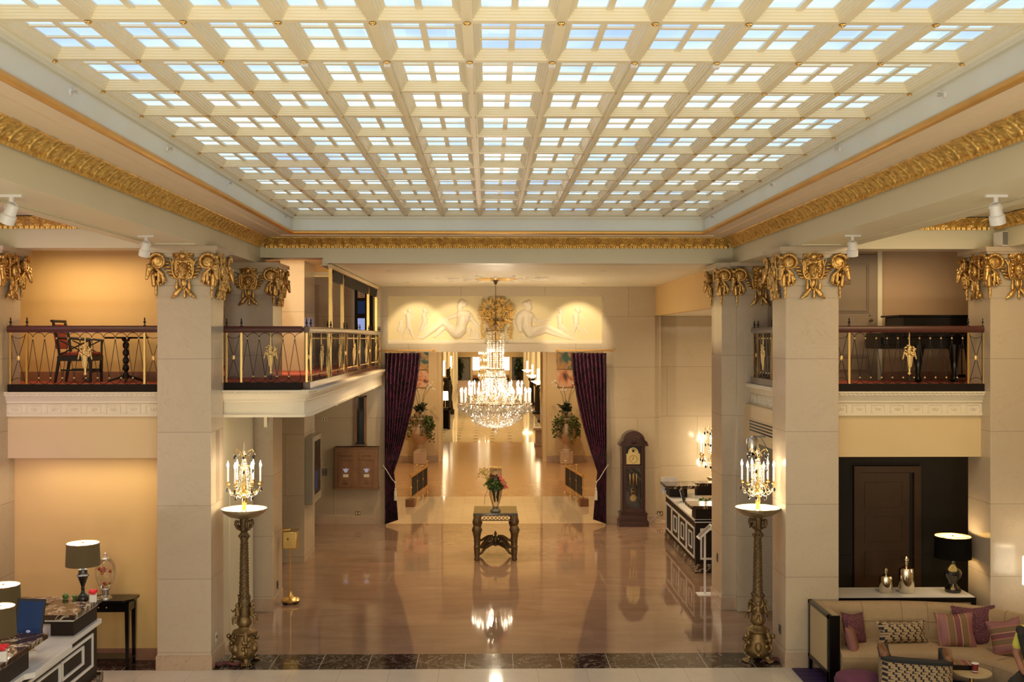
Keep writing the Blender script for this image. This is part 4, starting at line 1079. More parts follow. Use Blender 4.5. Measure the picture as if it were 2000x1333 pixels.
# gilt basket of flowers in the middle
random.seed(9)
t = thing('gilt_flower_basket', 'gilded relief basket of flowers at the centre of the carved panel', 'ornament', (XZ(970, 630, YB).x, YB+.05, XZ(970, 665, YB).z))
m = MB()
for k in range(150):
    a = random.uniform(0, 2*PI); r = random.random()**.55; x = .38*r*math.cos(a); z = .62+.33*r*math.sin(a)
    if z < .34 and abs(x) > .2: continue
    m.leafy((x, -.02-.14*(1-r)*random.random(), z), random.uniform(.04, .075), random.uniform(.014, .026), .022, random.uniform(-PI, PI))
for k in range(18):
    a = -.3+k*(PI+.6)/17; m.leafy((.37*math.cos(a), -.02, .60+.33*math.sin(a)), .075, .016, .02, -a)
m.build('flowers', 'relief_gilt', t, smooth=60)
m = MB(); m.lathe([(.09, .12), (.13, .2), (.19, .38), (.20, .42)], 18, m=0); m.lathe([(.12, .0), (.09, .04), (.09, .12)], 18)
for z in (.2, .26, .32, .38): m.tube([(((.13+.35*(z-.2))+.008)*math.cos(a), ((.13+.35*(z-.2))+.008)*math.sin(a), z) for a in np.linspace(0, 2*PI, 25)[:-1]], .012, 6, closed=True)
m.build('basket', 'relief_gilt', t)
m = MB()
for s_ in (-1, 1):
    m.tube([(s_*(.30+.05*math.sin(q)), -.02, .42-.38*q/PI) for q in np.linspace(0, PI, 9)], .018, 6)
    for k in range(8): m.leafy((s_*(.30+.04*math.sin(k)), -.03, .40-.05*k), .04, .016, .018, random.uniform(-1, 1))
m.build('garlands', 'relief_gilt', t, smooth=60)

# ---------------------------------------------------------------- curtains
def curtain(sgn, label):
    """sgn -1: left, +1: right; local x runs from the wall side to the opening"""
    xo = XZ(752 if sgn < 0 else 1184, 800, 24.2).x; s_ = -sgn
    t = thing('velvet_curtain', label, 'curtain', (xo, 24.22, 0))
    zt_ = XZ(0, 690, 24.2).z
    nz, nx = 60, 84; V = []; Fs = []
    for j in range(nz+1):
        z = .03 + (zt_-.03)*j/nz; u = z/zt_
        gz = XZ(0, 925, 24.2).z
        top_w, gath, bot_w = .79, .20, .30
        if z > gz: q = (z-gz)/(zt_-gz); wd = gath + (top_w-gath)*(1-(1-q)**1.6)
        else: q = (gz-z)/gz; wd = gath + (bot_w-gath)*(q**.8)
        for i in range(nx+1):
            a = i/nx; amp = .018+.035*min(1, wd/.8) ; ph = a*2*PI*9 + .8*math.sin(z*2.2+a*4)
            hang = .0 if z > .2 else 0
            V.append((s_*(a*wd), -.045+amp*math.sin(ph)+.012*math.sin(ph*2+z*3), z + (1-j/nz)**6*0.10*(a if sgn > 0 else a)))
    for j in range(nz):
        for i in range(nx): a = j*(nx+1)+i; Fs.append((a, a+1, a+nx+2, a+nx+1))
    m = MB(); m.add(V, Fs); m.build('drape', 'damask', t, smooth=True, solid=.008)
    m = MB(); x0, x1 = (-.14*s_, 1.10*s_); x0, x1 = min(x0, x1), max(x0, x1)
    M = Matrix.Rotation(PI/2, 4, 'Y'); m.tube([(x0, -.05, zt_+.055), (x1, -.05, zt_+.055)], .017, 10)
    for x in (x0, x1): m.ball((x, -.05, zt_+.055), .030, 10, 6); m.ball((x+.03*(1 if x == x1 else -1), -.05, zt_+.055), .018, 8, 5)
    m.build('curtain_rod', 'bronze_strip', t)
    m = MB()
    for k in range(9):
        x = s_*(.02+.094*k); m.tube([(x, -.05+.028*math.cos(q), zt_+.045+.034*math.sin(q)) for q in np.linspace(0, 2*PI, 13)[:-1]], .004, 5, closed=True)
    m.build('curtain_rings', 'bronze_strip', t)
    zg = XZ(0, 912, 24.2).z
    m = MB(); m.tube([(-.05*s_, -.01, zg+.02), (.04*s_, -.11, zg-.08), (.16*s_, -.125, zg-.28), (.235*s_, -.11, zg-.36)], .010, 7)
    m.tube([(.235*s_, -.11, zg-.36), (.24*s_, -.12, zg-.50)], .008, 7); m.ball((.235*s_, -.115, zg-.37), .022, 8, 6)
    m.build('tieback_cord', 'cord_rope', t)
    MB().lathe([(.010, 0), (.024, -.02), (.018, -.05), (.030, -.07), (.036, -.28)][::-1], 14, (.24*s_, -.125, zg-.48)).build('tassel', 'cord_rope', t)
curtain(-1, 'purple damask curtain tied back beside the mail cabinet')
curtain(1, 'purple damask curtain tied back beside the tall clock')

# ---------------------------------------------------------------- candelabra stands
def torchere(label, loc, rz=0):
    random.seed(21)
    t = thing('candelabra_stand', label, 'candelabra', loc, rz)
    m = MB()                                       # scrolled pedestal with three claw feet
    m.lathe([(.10, .05), (.15, .08), (.165, .16), (.14, .24), (.11, .32), (.10, .37)], 18)
    m.lathe([(.13, .37), (.15, .385), (.15, .41), (.11, .43), (.075, .45), (.065, .47), (.085, .49), (.10, .52), (.09, .56), (.075, .60)], 18)
    for k in range(3):
        a = k*2*PI/3 - PI/2 + .35; c, s_ = math.cos(a), math.sin(a)
        pts = [((.155+.078*(1-q/10)*math.cos(q+1.2))*c, (.155+.078*(1-q/10)*math.cos(q+1.2))*s_, .20+.095*(1-q/10)*math.sin(q+1.2)) for q in np.linspace(0, 8.5, 26)]
        m.tube([(.09*c, .09*s_, .42), (.13*c, .13*s_, .40), (.15*c, .15*s_, .34)] + pts, [.02, .026, .03]+[.030*(1-i/34) for i in range(26)], 8)
        for q in range(6): m.ball(((.10+.02*q)*c+.03*(-1)**q*s_, (.10+.02*q)*s_-.03*(-1)**q*c, .12+.045*q), (.03, .03, .035), 7, 5)
        for q in range(5):
            b = a + (q-2)*.14; m.caps([((.15*math.cos(b), .15*math.sin(b), .035), .016, (.205*math.cos(b), .205*math.sin(b), .014), .011)])
        m.caps([((.11*c, .11*s_, .08), .04, (.16*c, .16*s_, .035), .024)])
        b = a + PI/3; m.ball((.135*math.cos(b), .135*math.sin(b), .20), (.05, .05, .07), 10, 6); m.ball((.15*math.cos(b), .15*math.sin(b), .11), (.035, .035, .03), 8, 5)
    m.build('pedestal', 'aged_brass', t, smooth=60)
    m = MB()
    m.lathe([(.075, .60), (.078, .84), (.068, .86), (.060, .90), (.046, 1.58), (.052, 1.60), (.060, 1.625), (.050, 1.64), (.07, 1.655), (.055, 1.67), (.04, 1.70), (.065, 1.72), (.05, 1.75), (.06, 1.86), (.05, 1.88)], 20, wob=.03, wn=10)
    for k in range(190):
        z = .9+.66*k/190; a = k*2.4; r = .059-.013*(z-.9)/.66; m.ball((r*math.cos(a), r*math.sin(a), z), (.0095, .0095, .014), 5, 3)
    for k in range(8):
        a = k*PI/4; m.leafy((.07*math.cos(a), .07*math.sin(a), .86), .03, .012, .03, 1.2); m.ball((.06*math.cos(a), .06*math.sin(a), 1.64), (.018, .018, .02), 6, 4)
    m.build('column', 'bronze_dark', t, smooth=60)
    for k in range(3):                              # cherubs
        a = k*2*PI/3 - PI/2 - .7
        m = MB(); m.caps([((0, 0, .09), .032, (0, 0, .15), .036), ((0, .0, .205), .028, (0, -.005, .212), .027), ((0, 0, .15), .014, (0, 0, .19), .014),
                          ((-.02, -.005, .08), .022, (-.03, -.05, .05), .018), ((-.03, -.05, .05), .016, (-.035, -.045, -.03), .011), ((.02, -.005, .08), .022, (.03, -.045, .07), .018), ((.03, -.045, .07), .016, (.035, -.06, .0), .011),
                          ((-.032, 0, .165), .014, (-.065, -.02, .12), .011), ((-.065, -.02, .12), .010, (-.055, -.055, .15), .009), ((.032, 0, .165), .014, (.065, 0, .20), .011), ((.065, 0, .20), .010, (.05, .02, .25), .009),
                          ((-.015, .03, .16), .008, (-.06, .04, .21), .014), ((.015, .03, .16), .008, (.06, .04, .21), .014)])
        o = m.build('cherub', 'aged_brass', t, remesh=.006, sm=2); o.location = (.105*math.cos(a), .105*math.sin(a), .55); o.rotation_euler = (0, 0, a+PI/2)
    m = MB()
    for k in range(4):
        a = k*PI/2+.5; c, s_ = math.cos(a), math.sin(a)
        m.tube([(.04*c, .04*s_, 1.72), (.09*c, .09*s_, 1.75), (.115*c, .115*s_, 1.80), (.10*c, .10*s_, 1.85), (.07*c, .07*s_, 1.84), (.075*c, .075*s_, 1.80)], [.012, .018, .02, .016, .012, .008], 7)
        m.ball((.105*c, .105*s_, 1.83), .024, 8, 6); m.caps([((.08*c, .08*s_, 1.78), .02, (.10*math.cos(a+.5), .10*math.sin(a+.5), 1.74), .012)])
    m.build('scrolled_capital', 'bronze_dark', t, smooth=60)
    m = MB(); m.lathe([(.02, 1.872), (.09, 1.874), (.19, 1.90), (.255, 1.945), (.288, 1.985), (.290, 2.0)], 48, cap=False, wob=.012, wn=16); m.build('bowl', 'bowl_silver', t, smooth=60)
    m = MB(); m.lathe([(.288, 1.998), (.282, 1.984), (.25, 1.955), (.19, 1.915), (.09, 1.89), (.02, 1.888)], 48, cap=False, wob=.012, wn=16); m.build('bowl_lining', 'bowl_inside', t, smooth=60)
    m = MB(); m.lathe([(.085, 1.888), (.07, 1.93), (.035, 1.955), (.02, 1.975), (.028, 2.0), (.02, 2.03), (.035, 2.07), (.03, 2.14), (.016, 2.17), (.03, 2.19), (.034, 2.25), (.04, 2.30), (.02, 2.33), (.012, 2.36), (.012, 2.62), (.03, 2.64), (.02, 2.66), (.006, 2.68)], 14)
    for k in range(6):
        a = k*PI/3 + .15; c, s_ = math.cos(a), math.sin(a)
        m.tube([(.03*c, .03*s_, 2.24), (.08*c, .08*s_, 2.20), (.15*c, .15*s_, 2.215), (.20*c, .20*s_, 2.27), (.205*c, .205*s_, 2.31)], .0075, 6)
        m.lathe([(.006, 2.30), (.034, 2.318), (.036, 2.324), (.014, 2.328), (.015, 2.35), (.011, 2.352)], 12, (.205*c, .205*s_, 0))
        b = a + PI/6
        m.tube([(.02*math.cos(b), .02*math.sin(b), 2.66), (.06*math.cos(b), .06*math.sin(b), 2.74), (.11*math.cos(b), .11*math.sin(b), 2.765), (.135*math.cos(b), .135*math.sin(b), 2.73)], .0035, 5)
        m.tube([(.012*math.cos(b), .012*math.sin(b), 2.50), (.06*math.cos(b), .06*math.sin(b), 2.56), (.10*math.cos(b), .10*math.sin(b), 2.55), (.12*math.cos(b), .12*math.sin(b), 2.52)], .0035, 5)
    m.build('candelabra_frame', 'brass', t, smooth=50)
    CW = CF = None
    for k in range(6):
        a = k*PI/3 + .15; p = (.205*math.cos(a), .205*math.sin(a), 0)
        if CW is None:
            CW = MB().lathe([(.0115, 2.35), (.0115, 2.53)], 10).build('candle', 'candle_wax', t, loc=p); CF = MB().lathe([(.006, 2.53), (.015, 2.553), (.013, 2.575), (.004, 2.605), (.001, 2.62)], 10).build('flame_bulb', 'flame_glow', CW)
        else: q_ = inst(CW, t, p); inst(CF, q_, (0, 0, 0))
    m = MB()
    for k in range(6):
        a = k*PI/3 + .15; b = a+PI/3; c, s_ = math.cos(a), math.sin(a)
        bead_line(m, (.205*c, .205*s_, 2.30), (.205*math.cos(b), .205*math.sin(b), 2.30), 16, .0075, .11)
        bead_line(m, (.20*c, .20*s_, 2.28), (.03*c, .03*s_, 2.20), 10, .0075, .08)
        bead_line(m, (.05*c, .05*s_, 2.54), (.09*c, .09*s_, 2.24), 18, .0075)
        bead_line(m, (.09*c, .09*s_, 2.24), (.17*c, .17*s_, 2.24), 6, .0075, .03)
        bead_line(m, (.025*math.cos(b), .025*math.sin(b), 2.64), (.07*math.cos(b), .07*math.sin(b), 2.26), 20, .0075)
        m.octa((.135*math.cos(b), .135*math.sin(b), 2.70), .008, .04)
    m.ball((0, 0, 2.72), .030, 8, 6); m.lathe([(.02, 2.745), (.010, 2.80), (.001, 2.86)], 8); m.ball((0, 0, 2.60), .024, 8, 6)
    m.build('crystal_swags', 'crystal', t, smooth=0)['kind'] = 'stuff'
    m = MB()
    for k in range(6):
        a = k*PI/3 + .15; b = a + PI/6; c, s_ = math.cos(a), math.sin(a)
        for r, z, q in ((.135, 2.665, b), (.12, 2.48, b), (.215, 2.24, a), (.12, 2.13, b)):
            m.ball((r*math.cos(q), r*math.sin(q), z), (.014, .014, .027), 8, 6)
    m.build('black_drops', 'black_glass', t)
    for z, p in ((2.5, 9.0), (2.10, 11.0)):
        l = lamp('POINT', 'candle_light', (0, 0, z), p, WARM2, .12); l.parent = t; l.location = (0, 0, z)
    return t
P1, P2 = XZ(477, 1290, 13.98), XZ(1480, 1290, 13.98)
torchere('tall brass candelabra stand with lit bowl, nearest the brass message stand', (P1.x, 13.98, 0))
torchere('tall brass candelabra stand with lit bowl under the silver projector', (P2.x, 13.98, 0), .5)
P3 = XZ(1393, 925, 24.2)
T3 = torchere('candelabra mostly hidden behind a pillar, glowing over the reception desk beside the clock', (P3.x, 24.2, -1.72), .35); T3.scale = (1.42, 1.42, 1.42)
for ch in list(T3.children):
    if ch.name.split('.')[0] in ('pedestal', 'column', 'cherub', 'scrolled_capital', 'bowl', 'bowl_lining'): bpy.data.objects.remove(ch)
    elif ch.type == 'LIGHT': ch.data.energy *= 2.2
MB().lathe([(.12, 1.212), (.11, 1.24), (.02, 1.27), (.016, 1.80), (.03, 1.86), (.02, 1.89)], 20).build('slim_stand', 'aged_brass', T3)
MB().lathe([(.02, 1.90), (.08, 1.92), (.11, 1.97), (.105, 1.972), (.02, 1.93)], 24).build('dish', 'bowl_silver', T3)
for lb, p, sgn in (('crumpled dark red cloth at the foot of the candelabra stand farthest from the sofa', (P1.x-.18, 13.86), 1), ('crumpled dark red cloth at the foot of the candelabra stand nearest the sofa', (P2.x+.26, 13.93), -1)):
    m = MB(); random.seed(4)
    for k in range(9): m.caps([((-.2+.045*k, random.uniform(-.04, .04), .022), .024, (-.14+.045*k, random.uniform(-.05, .05), .03), .018)])
    tag(m.build('cloth_bundle', 'cloth_red', None, remesh=.009, sm=2, loc=(p[0], p[1], 0)), lb, 'cloth')
# ---------------------------------------------------------------- centre table with flowers
tp = XZ(968, 1097, 20.3); TX = tp.x
t = thing('centre_table', 'carved dark console table with a polished top in the middle of the marble floor', 'table', (TX, 20.75, 0))
W2, D2 = .385, .43
m = MB().box(-W2-.03, W2+.03, -D2-.03, D2+.03, .865, .90); m.build('table_top', 'polished_top', t, smooth=0, bevel=.006)
MB().box(-W2-.015, W2+.015, -D2-.015, D2+.015, .901, .907).build('glass_top', 'clear_glass', t, smooth=0)
m = MB()
for sy in (-1, 1):
    m.box(-W2+.06, W2-.06, sy*D2-.012, sy*D2+.012, .85, .865); m.box(-W2+.06, W2-.06, sy*D2-.012, sy*D2+.012, .755, .772)
    for k in range(9):
        x = -W2+.10+k*.0715
        for s_ in (-1, 1): m.tube([(x-s_*.036, sy*D2, .772), (x+s_*.036, sy*D2, .852)], .006, 5)
for sx in (-1, 1):
    m.box(sx*W2-.012, sx*W2+.012, -D2+.06, D2-.06, .85, .865); m.box(sx*W2-.012, sx*W2+.012, -D2+.06, D2-.06, .755, .772)
    for k in range(10):
        y = -D2+.10+k*.073
        for s_ in (-1, 1): m.tube([(sx*W2, y-s_*.036, .772), (sx*W2, y+s_*.036, .852)], .006, 5)
m.build('lattice_apron', 'bronze_dark', t, smooth=0)
for sx in (-1, 1):
    for sy in (-1, 1):
        m = MB(); c = (sx*(W2-.03), sy*(D2-.03), 0)
        m.lathe([(.042, 0), (.055, .03), (.042, .06), (.046, .09), (.058, .20), (.056, .24), (.068, .26), (.052, .29), (.06, .42), (.078, .52), (.10, .58), (.08, .63), (.06, .66), (.078, .70), (.088, .74), (.07, .80), (.062, .865)], 14, c, wob=.05, wn=7)
        for s2 in (-1, 1): m.tube([(c[0]+s2*(.045+.03*math.cos(q)*(1-q/9)), c[1]-sy*0-.02, .575+.04*math.sin(q)*(1-q/9)) for q in np.linspace(0, 7, 16)], .013, 6)
        m.box(c[0]-.055, c[0]+.055, c[1]-.055, c[1]+.055, .745, .865)
        m.build('leg', 'bronze_dark', t, smooth=50)
m = MB()
for s_ in (-1, 1):
    for sy in (-1, 1):
        m.tube([(s_*(W2-.04), sy*(D2-.04), .10), (s_*.27, sy*.27, .12), (s_*.20, sy*.18, .20), (s_*.10, sy*.08, .25), (0, 0, .26)], [.022, .026, .034, .04, .04], 7)
        m.tube([(s_*(W2-.04), sy*(D2-.04), .24), (s_*.28, sy*.28, .25), (s_*.22, sy*.2, .30), (s_*.14, sy*.1, .36), (s_*.06, sy*.04, .38)], [.018, .022, .03, .034, .03], 7)
    m.ball((s_*.12, -.05, .30), (.09, .06, .055), 10, 6)
m.lathe([(.03, .20), (.05, .24), (.04, .30), (.06, .36), (.05, .38), (.02, .40), (.03, .43), (.02, .46), (.006, .49)], 12)
m.build('scrolled_stretcher', 'bronze_dark', t, smooth=50)
# vase and bouquet
VX, VY = TX, 20.55
t = thing('glass_vase', 'tall gold-rimmed glass vase standing on the centre table', 'vase', (VX, VY, .907))
m = MB(); m.lathe([(.105, 0), (.10, .012), (.055, .05), (.05, .085), (.07, .13), (.115, .28), (.122, .42), (.118, .60), (.112, .83)], 24, cap=False); m.build('vase_body', 'clear_glass', t, solid=.004)
m = MB(); m.lathe([(.105, 0), (.10, .012), (.055, .05), (.05, .08), (.0, .085)], 24); m.build('vase_foot', 'grey_frame', t)
m = MB(); m.tube([(.114*math.cos(a), .114*math.sin(a), .832) for a in np.linspace(0, 2*PI, 33)[:-1]], .0055, 6, closed=True); m.build('gilt_rim', 'brass', t)
m = MB(); random.seed(2)
for k in range(26):
    a = random.uniform(0, 2*PI); r = .05*random.random(); m.tube([(r*math.cos(a), r*math.sin(a), .16+.1*random.random()), (.09*math.cos(a), .09*math.sin(a), .50)], .007, 5)
m.build('stems', 'dark_leaf', t)
t = thing('flower_bouquet', 'bouquet of green leaves with pink, maroon and yellow sprays in the tall vase', 'flowers', (VX, VY, .907))
def leaves(m, n, c, rad, lf, flat=.012, f=None):
    for k in range(n):
        a, b = random.uniform(0, 2*PI), random.uniform(-PI/2, PI/2); r = random.random()**.4
        p = (c[0]+rad[0]*r*math.cos(a)*math.cos(b), c[1]+rad[1]*r*math.sin(a)*math.cos(b), c[2]+rad[2]*r*math.sin(b))
        M = Matrix.Translation(p) @ Matrix.Rotation(random.uniform(0, 2*PI), 4, 'Z') @ Matrix.Rotation(random.uniform(-1.2, 1.2), 4, 'Y')
        s_ = lf*random.uniform(.6, 1.3)
        m.add([(0, 0, 0), (s_*.5, s_*.32, flat), (s_, 0, 0), (s_*.5, -s_*.32, flat), (s_*.5, 0, -flat*.6)], [(0, 4, 1), (4, 2, 1), (0, 3, 4), (4, 3, 2), (0, 1, 3), (1, 2, 3)], 0, M)
m = MB(); leaves(m, 420, (0, -.02, .52), (.20, .18, .12), .07); m.build('leaves', 'leaf_green', t, smooth=0)
m = MB(); random.seed(8)
for k in range(20): m.ball((.10+.10*k/20+random.uniform(-.03, .03), -.09, .66-.22*k/20+random.uniform(-.03, .03)), .024, 7, 5)
m.build('pink_blooms', 'pink_flowers', t)
m = MB()
for k in range(12): m.ball((random.uniform(-.1, .07), -.08, random.uniform(.60, .70)), .022, 7, 5)
m.build('maroon_blooms', 'maroon_flowers', t)
m = MB()
for k in range(9):
    a = random.uniform(-.9, .3); L = random.uniform(.15, .36); e = (-.14+L*math.sin(a)*.9-.02, -.05, .60+L*math.cos(a)*.8)
    m.tube([(-.08, -.04, .56), ((e[0]-.08)/2, -.05, .62), e], .0025, 4)
    for q in range(12): m.ball((e[0]+random.uniform(-.05, .08), -.05+random.uniform(-.03, .03), e[2]+random.uniform(-.10, .03)), .010, 5, 4)
m.build('yellow_sprays', 'yellow_sprig', t)
m = MB()
m.tube([(-.13, -.1, .46), (-.2, -.13, .30), (-.215, -.13, .14)], .004, 4)
m.build('trailing_stem', 'dark_leaf', t)

# ---------------------------------------------------------------- grandfather clock
c0 = XZ(1236, 1026, 24.15)
t = thing('grandfather_clock', 'tall mahogany grandfather clock with brass dial and pendulum against the back wall', 'clock', (c0.x, 24.14, 0))
cb = lambda x, y0, y1, z0, z1: MB().box(-x, x, y0, y1, z0, z1)
m = MB(); m.box(-.335, .335, -.20, .19, 0, .12); m.box(-.31, .31, -.18, .19, .12, .15); m.box(-.30, .30, -.17, .19, .15, .27); m.box(-.32, .32, -.185, .19, .27, .29); m.box(-.29, .29, -.16, .19, .29, .31)
m.build('plinth', 'dark_clock_wood', t, smooth=0, bevel=.006)
m = MB(); m.box(-.26, -.175, -.14, .19, .31, 1.80); m.box(.175, .26, -.14, .19, .31, 1.80); m.box(-.175, .175, .02, .19, .31, 1.80); m.box(-.175, .175, -.14, .02, .31, .40); m.box(-.175, .175, -.14, .02, 1.30, 1.36)
m.build('case', 'dark_clock_wood', t, smooth=0, bevel=.004)
m = MB(); arch = [(-.325, 1.80), (.325, 1.80), (.325, 1.84), (.29, 1.86)] + [(.25*math.cos(a), 1.90+.235*math.sin(a)) for a in np.linspace(.15, PI-.15, 15)] + [(-.29, 1.86), (-.325, 1.84)]
M = Matrix.Rotation(PI/2, 4, 'X'); m.prism(arch, -.19, .17, 0, M)
m.prism([(.20*math.cos(a), 1.88+.16*math.sin(a)) for a in np.linspace(0, PI, 13)], .17, .19, 0, M)
for s_ in (-1, 1):
    m.tube([(s_*(.13+.05*math.cos(q)*(1-q/9)), -.20, 1.98+.045*math.sin(q)*(1-q/9)) for q in np.linspace(0, 7, 18)], .012, 6)
    m.tube([(s_*.30, -.19, 1.87), (s_*.24, -.20, 1.92), (s_*.17, -.20, 2.03)], .014, 6)
for k in range(7): m.leafy((0, -.20, 1.92), .09, .012, .016, -PI/2+(k-3)*.35)
m.build('arched_pediment', 'dark_clock_wood', t, smooth=50)
m = MB(); M = Matrix.Rotation(PI/2, 4, 'X')
m.prism([(-.155, 1.38), (.155, 1.38), (.155, 1.62)] + [(.12*math.cos(a), 1.62+.14*math.sin(a)) for a in np.linspace(0, PI, 13)] + [(-.155, 1.62)], .02, .06, 0, M); dial = m.build('dial', 'gilt_light', t, smooth=0)
m = MB(); m.tube([(.085*math.cos(a), -.065, 1.50+.085*math.sin(a)) for a in np.linspace(0, 2*PI, 25)[:-1]], .009, 6, closed=True); m.tube([(.06*math.cos(a), -.065, 1.68+.045*math.sin(a)) for a in np.linspace(0, PI, 13)], .007, 6)
m.build('chapter_ring', 'brass', dial)
m = MB(); m.tube([(0, -.075, 1.50), (.005, -.075, 1.565)], .004, 5); m.tube([(0, -.075, 1.50), (-.045, -.075, 1.47)], .004, 5); m.ball((0, -.075, 1.50), .009, 8, 5); m.ball((0, -.065, 1.68), .028, 10, 6); m.build('hands', 'black_lacquer', dial)
for i, x in enumerate((-.075, 0, .075)):
    m = MB(); m.lathe([(.018, .92), (.024, .93), (.024, 1.16), (.018, 1.17)], 12, (x, -.06, 0)); m.tube([(x, -.06, 1.17), (x, -.06, 1.30)], .003, 4); m.build('weight', 'brass', t)
m = MB(); m.tube([(0, -.05, .82), (0, -.05, 1.25)], .005, 5)
for z in (.74, .80): m.tube([(.05*math.cos(a), -.05, z+.04*math.sin(a)) for a in np.linspace(0, 2*PI, 17)[:-1]], .006, 5, closed=True)
M = Matrix.Translation((0, -.05, .62)) @ Matrix.Rotation(PI/2, 4, 'X'); m.lathe([(.075, -.012), (.08, 0), (.075, .012)], 24, m=0, M=M); m.lathe([(.035, -.018), (.035, .018)], 16, M=M); m.build('pendulum', 'brass', t)
MB().box(-.175, .175, -.125, -.120, .40, 1.30).build('glass_door', 'clear_glass', t, smooth=0)
m = MB()
for s_ in (-1, 1):
    for z in (.34, 1.72): m.lathe([(.022, 0), (.016, .02), (.022, .06)], 10, (s_*.235, -.16, z))
    m.tube([(s_*.235, -.155, .40), (s_*.235, -.155, 1.72)], .013, 8)
m.build('corner_columns', 'dark_clock_wood', t)
o = MB().tube([(0, 0, .22), (-.10, -.02, .20), (-.22, -.02, .08), (-.26, .02, .01), (-.30, .03, .12)], .006, 5).build('power_cord', 'white_plastic', None, loc=(XZ(1291, 0, 24.3).x, 24.3, 0))
tag(o, 'thin white power cord looping from the wall socket beside the tall clock', 'cord')
def outlet(label, p, rx=0, sz=(.06, .045), mat='aged_brass', name='wall_socket'):
    t = thing(name, label, 'socket', p, rx); MB().box(-sz[0], sz[0], -.008, 0, -sz[1], sz[1]).build('cover_plate', mat, t, smooth=0, bevel=.002)
    m = MB()
    for s_ in (-1, 1): m.box(s_*sz[0]*.5-.012, s_*sz[0]*.5+.012, -.011, -.008, -.018, .018)
    m.build('receptacle', 'white_plastic' if mat == 'aged_brass' else 'steel_dark', t, smooth=0)
    return t
p = XZ(1287, 1005, 24.38); outlet('brass wall socket on the corner between the clock and the reception alcove', (p.x+.04, 24.50, p.z), sz=(.07, .05))
p = XZ(699, 1003, 24.4); outlet('brass wall socket low on the back wall under the mail cabinet', (p.x, 24.4, p.z))
p = XZ(634, 923, 24.4); outlet('grey wall plate on the back wall between the screen and mail cabinet', (p.x, 24.4, p.z), sz=(.06, .08), mat='grey_frame')
p = XZ(634, 819, 24.4); outlet('pale louvred wall plate high on the back wall, above the grey plate', (p.x, 24.4, p.z), sz=(.06, .03), mat='cream_paint', name='wall_plate')
outlet('dark socket on the side of the right marble pillar with a plug in it', (3.797, 13.93, .42), PI/2*-1, (.035, .06), 'steel_dark')
outlet('pale socket low on the inner side of the left marble pillar', (-3.503, 13.9, .36), PI/2, (.035, .06), 'cream_paint')
outlet('dark socket on the side of the inner left pillar', (-3.307, 16.95, .33), PI/2, (.03, .06), 'steel_dark')
outlet('dark socket on the side of the inner right pillar', (3.617, 16.9, .75), -PI/2, (.03, .07), 'steel_dark')

# ---------------------------------------------------------------- mail cabinet, chute, screen, signs
a, b = XZ(655, 955, 24.3), XZ(739, 873, 24.3); mw, mh = (b.x-a.x)/2, b.z-a.z
t = thing('mail_cabinet', 'brown double mail cabinet with carved doors on the back wall', 'mailbox', ((a.x+b.x)/2, 24.4, a.z))
m = MB().box(-mw, mw, -.22, 0, 0, mh); m.box(-mw-.02, mw+.02, -.24, 0, mh-.03, mh); m.box(-mw-.02, mw+.02, -.24, 0, -.0, .03); m.build('case', 'mail_wood', t, smooth=0, bevel=.006)
for i, (s_, tops, low) in enumerate(((-1, 'PACKAGES', 'U.S.\nMAIL'), (1, 'LETTERS', 'U.S.\nMAIL'))):
    x = s_*mw*.48; hw = mw*.36
    m = MB().box(x-hw, x+hw, -.236, -.22, mh*.70, mh*.88); hd = m.build('slot_flap', 'mail_wood', t, smooth=0, bevel=.004); text(tops, .06, 'mail_dark', hd, (x, -.238, mh*.79))
    m = MB().box(x-hw, x+hw, -.234, -.22, .05, mh*.66); 
    for q in range(5): m.box(x-hw*.95+q*.014, x-hw*.95+q*.014+.006, -.238, -.234, .07, mh*.64); m.box(x+hw*.95-q*.014-.006, x+hw*.95-q*.014, -.238, -.234, .07, mh*.64)
    dr = m.build('door', 'mail_wood', t, smooth=0); text(low, .055, 'mail_dark', dr, (x, -.240, .155))
    m = MB(); M = Matrix.Rotation(PI/2, 4, 'X'); zc = mh*.46
    m.prism([(x-.075, zc+.035), (x-.05, zc-.0), (x-.025, zc-.055), (x+.025, zc-.055), (x+.05, zc), (x+.075, zc+.035), (x+.03, zc+.02), (x, zc+.045), (x-.03, zc+.02)], .234, .242, 0, M); m.build('eagle_emblem', 'eagle_white', dr, smooth=0)
    MB().box(x-.06, x+.06, -.240, -.234, mh*.29, mh*.36).build('notice_card', 'cream_paint', dr, smooth=0)
a, b = XZ(694, 872, 24.4), XZ(715, 775, 24.4)
t = thing('mail_chute', 'tall narrow mail chute with dark glass front above the mail cabinet', 'chute', ((a.x+b.x)/2, 24.4, a.z+.02)); h = b.z-a.z
m = MB(); m.box(-.135, -.08, -.06, 0, 0, h); m.box(.08, .135, -.06, 0, 0, h); m.box(-.15, .15, -.07, 0, 0, .03); m.box(-.135, .135, -.06, 0, h-.03, h); m.build('chute_frame', 'mail_wood', t, smooth=0)
m = MB().box(-.08, .08, -.045, 0, .03, h-.03); m.box(-.10, .10, -.085, -.02, .03, .07); m.build('chute_glass', 'black_glass', t, smooth=0)
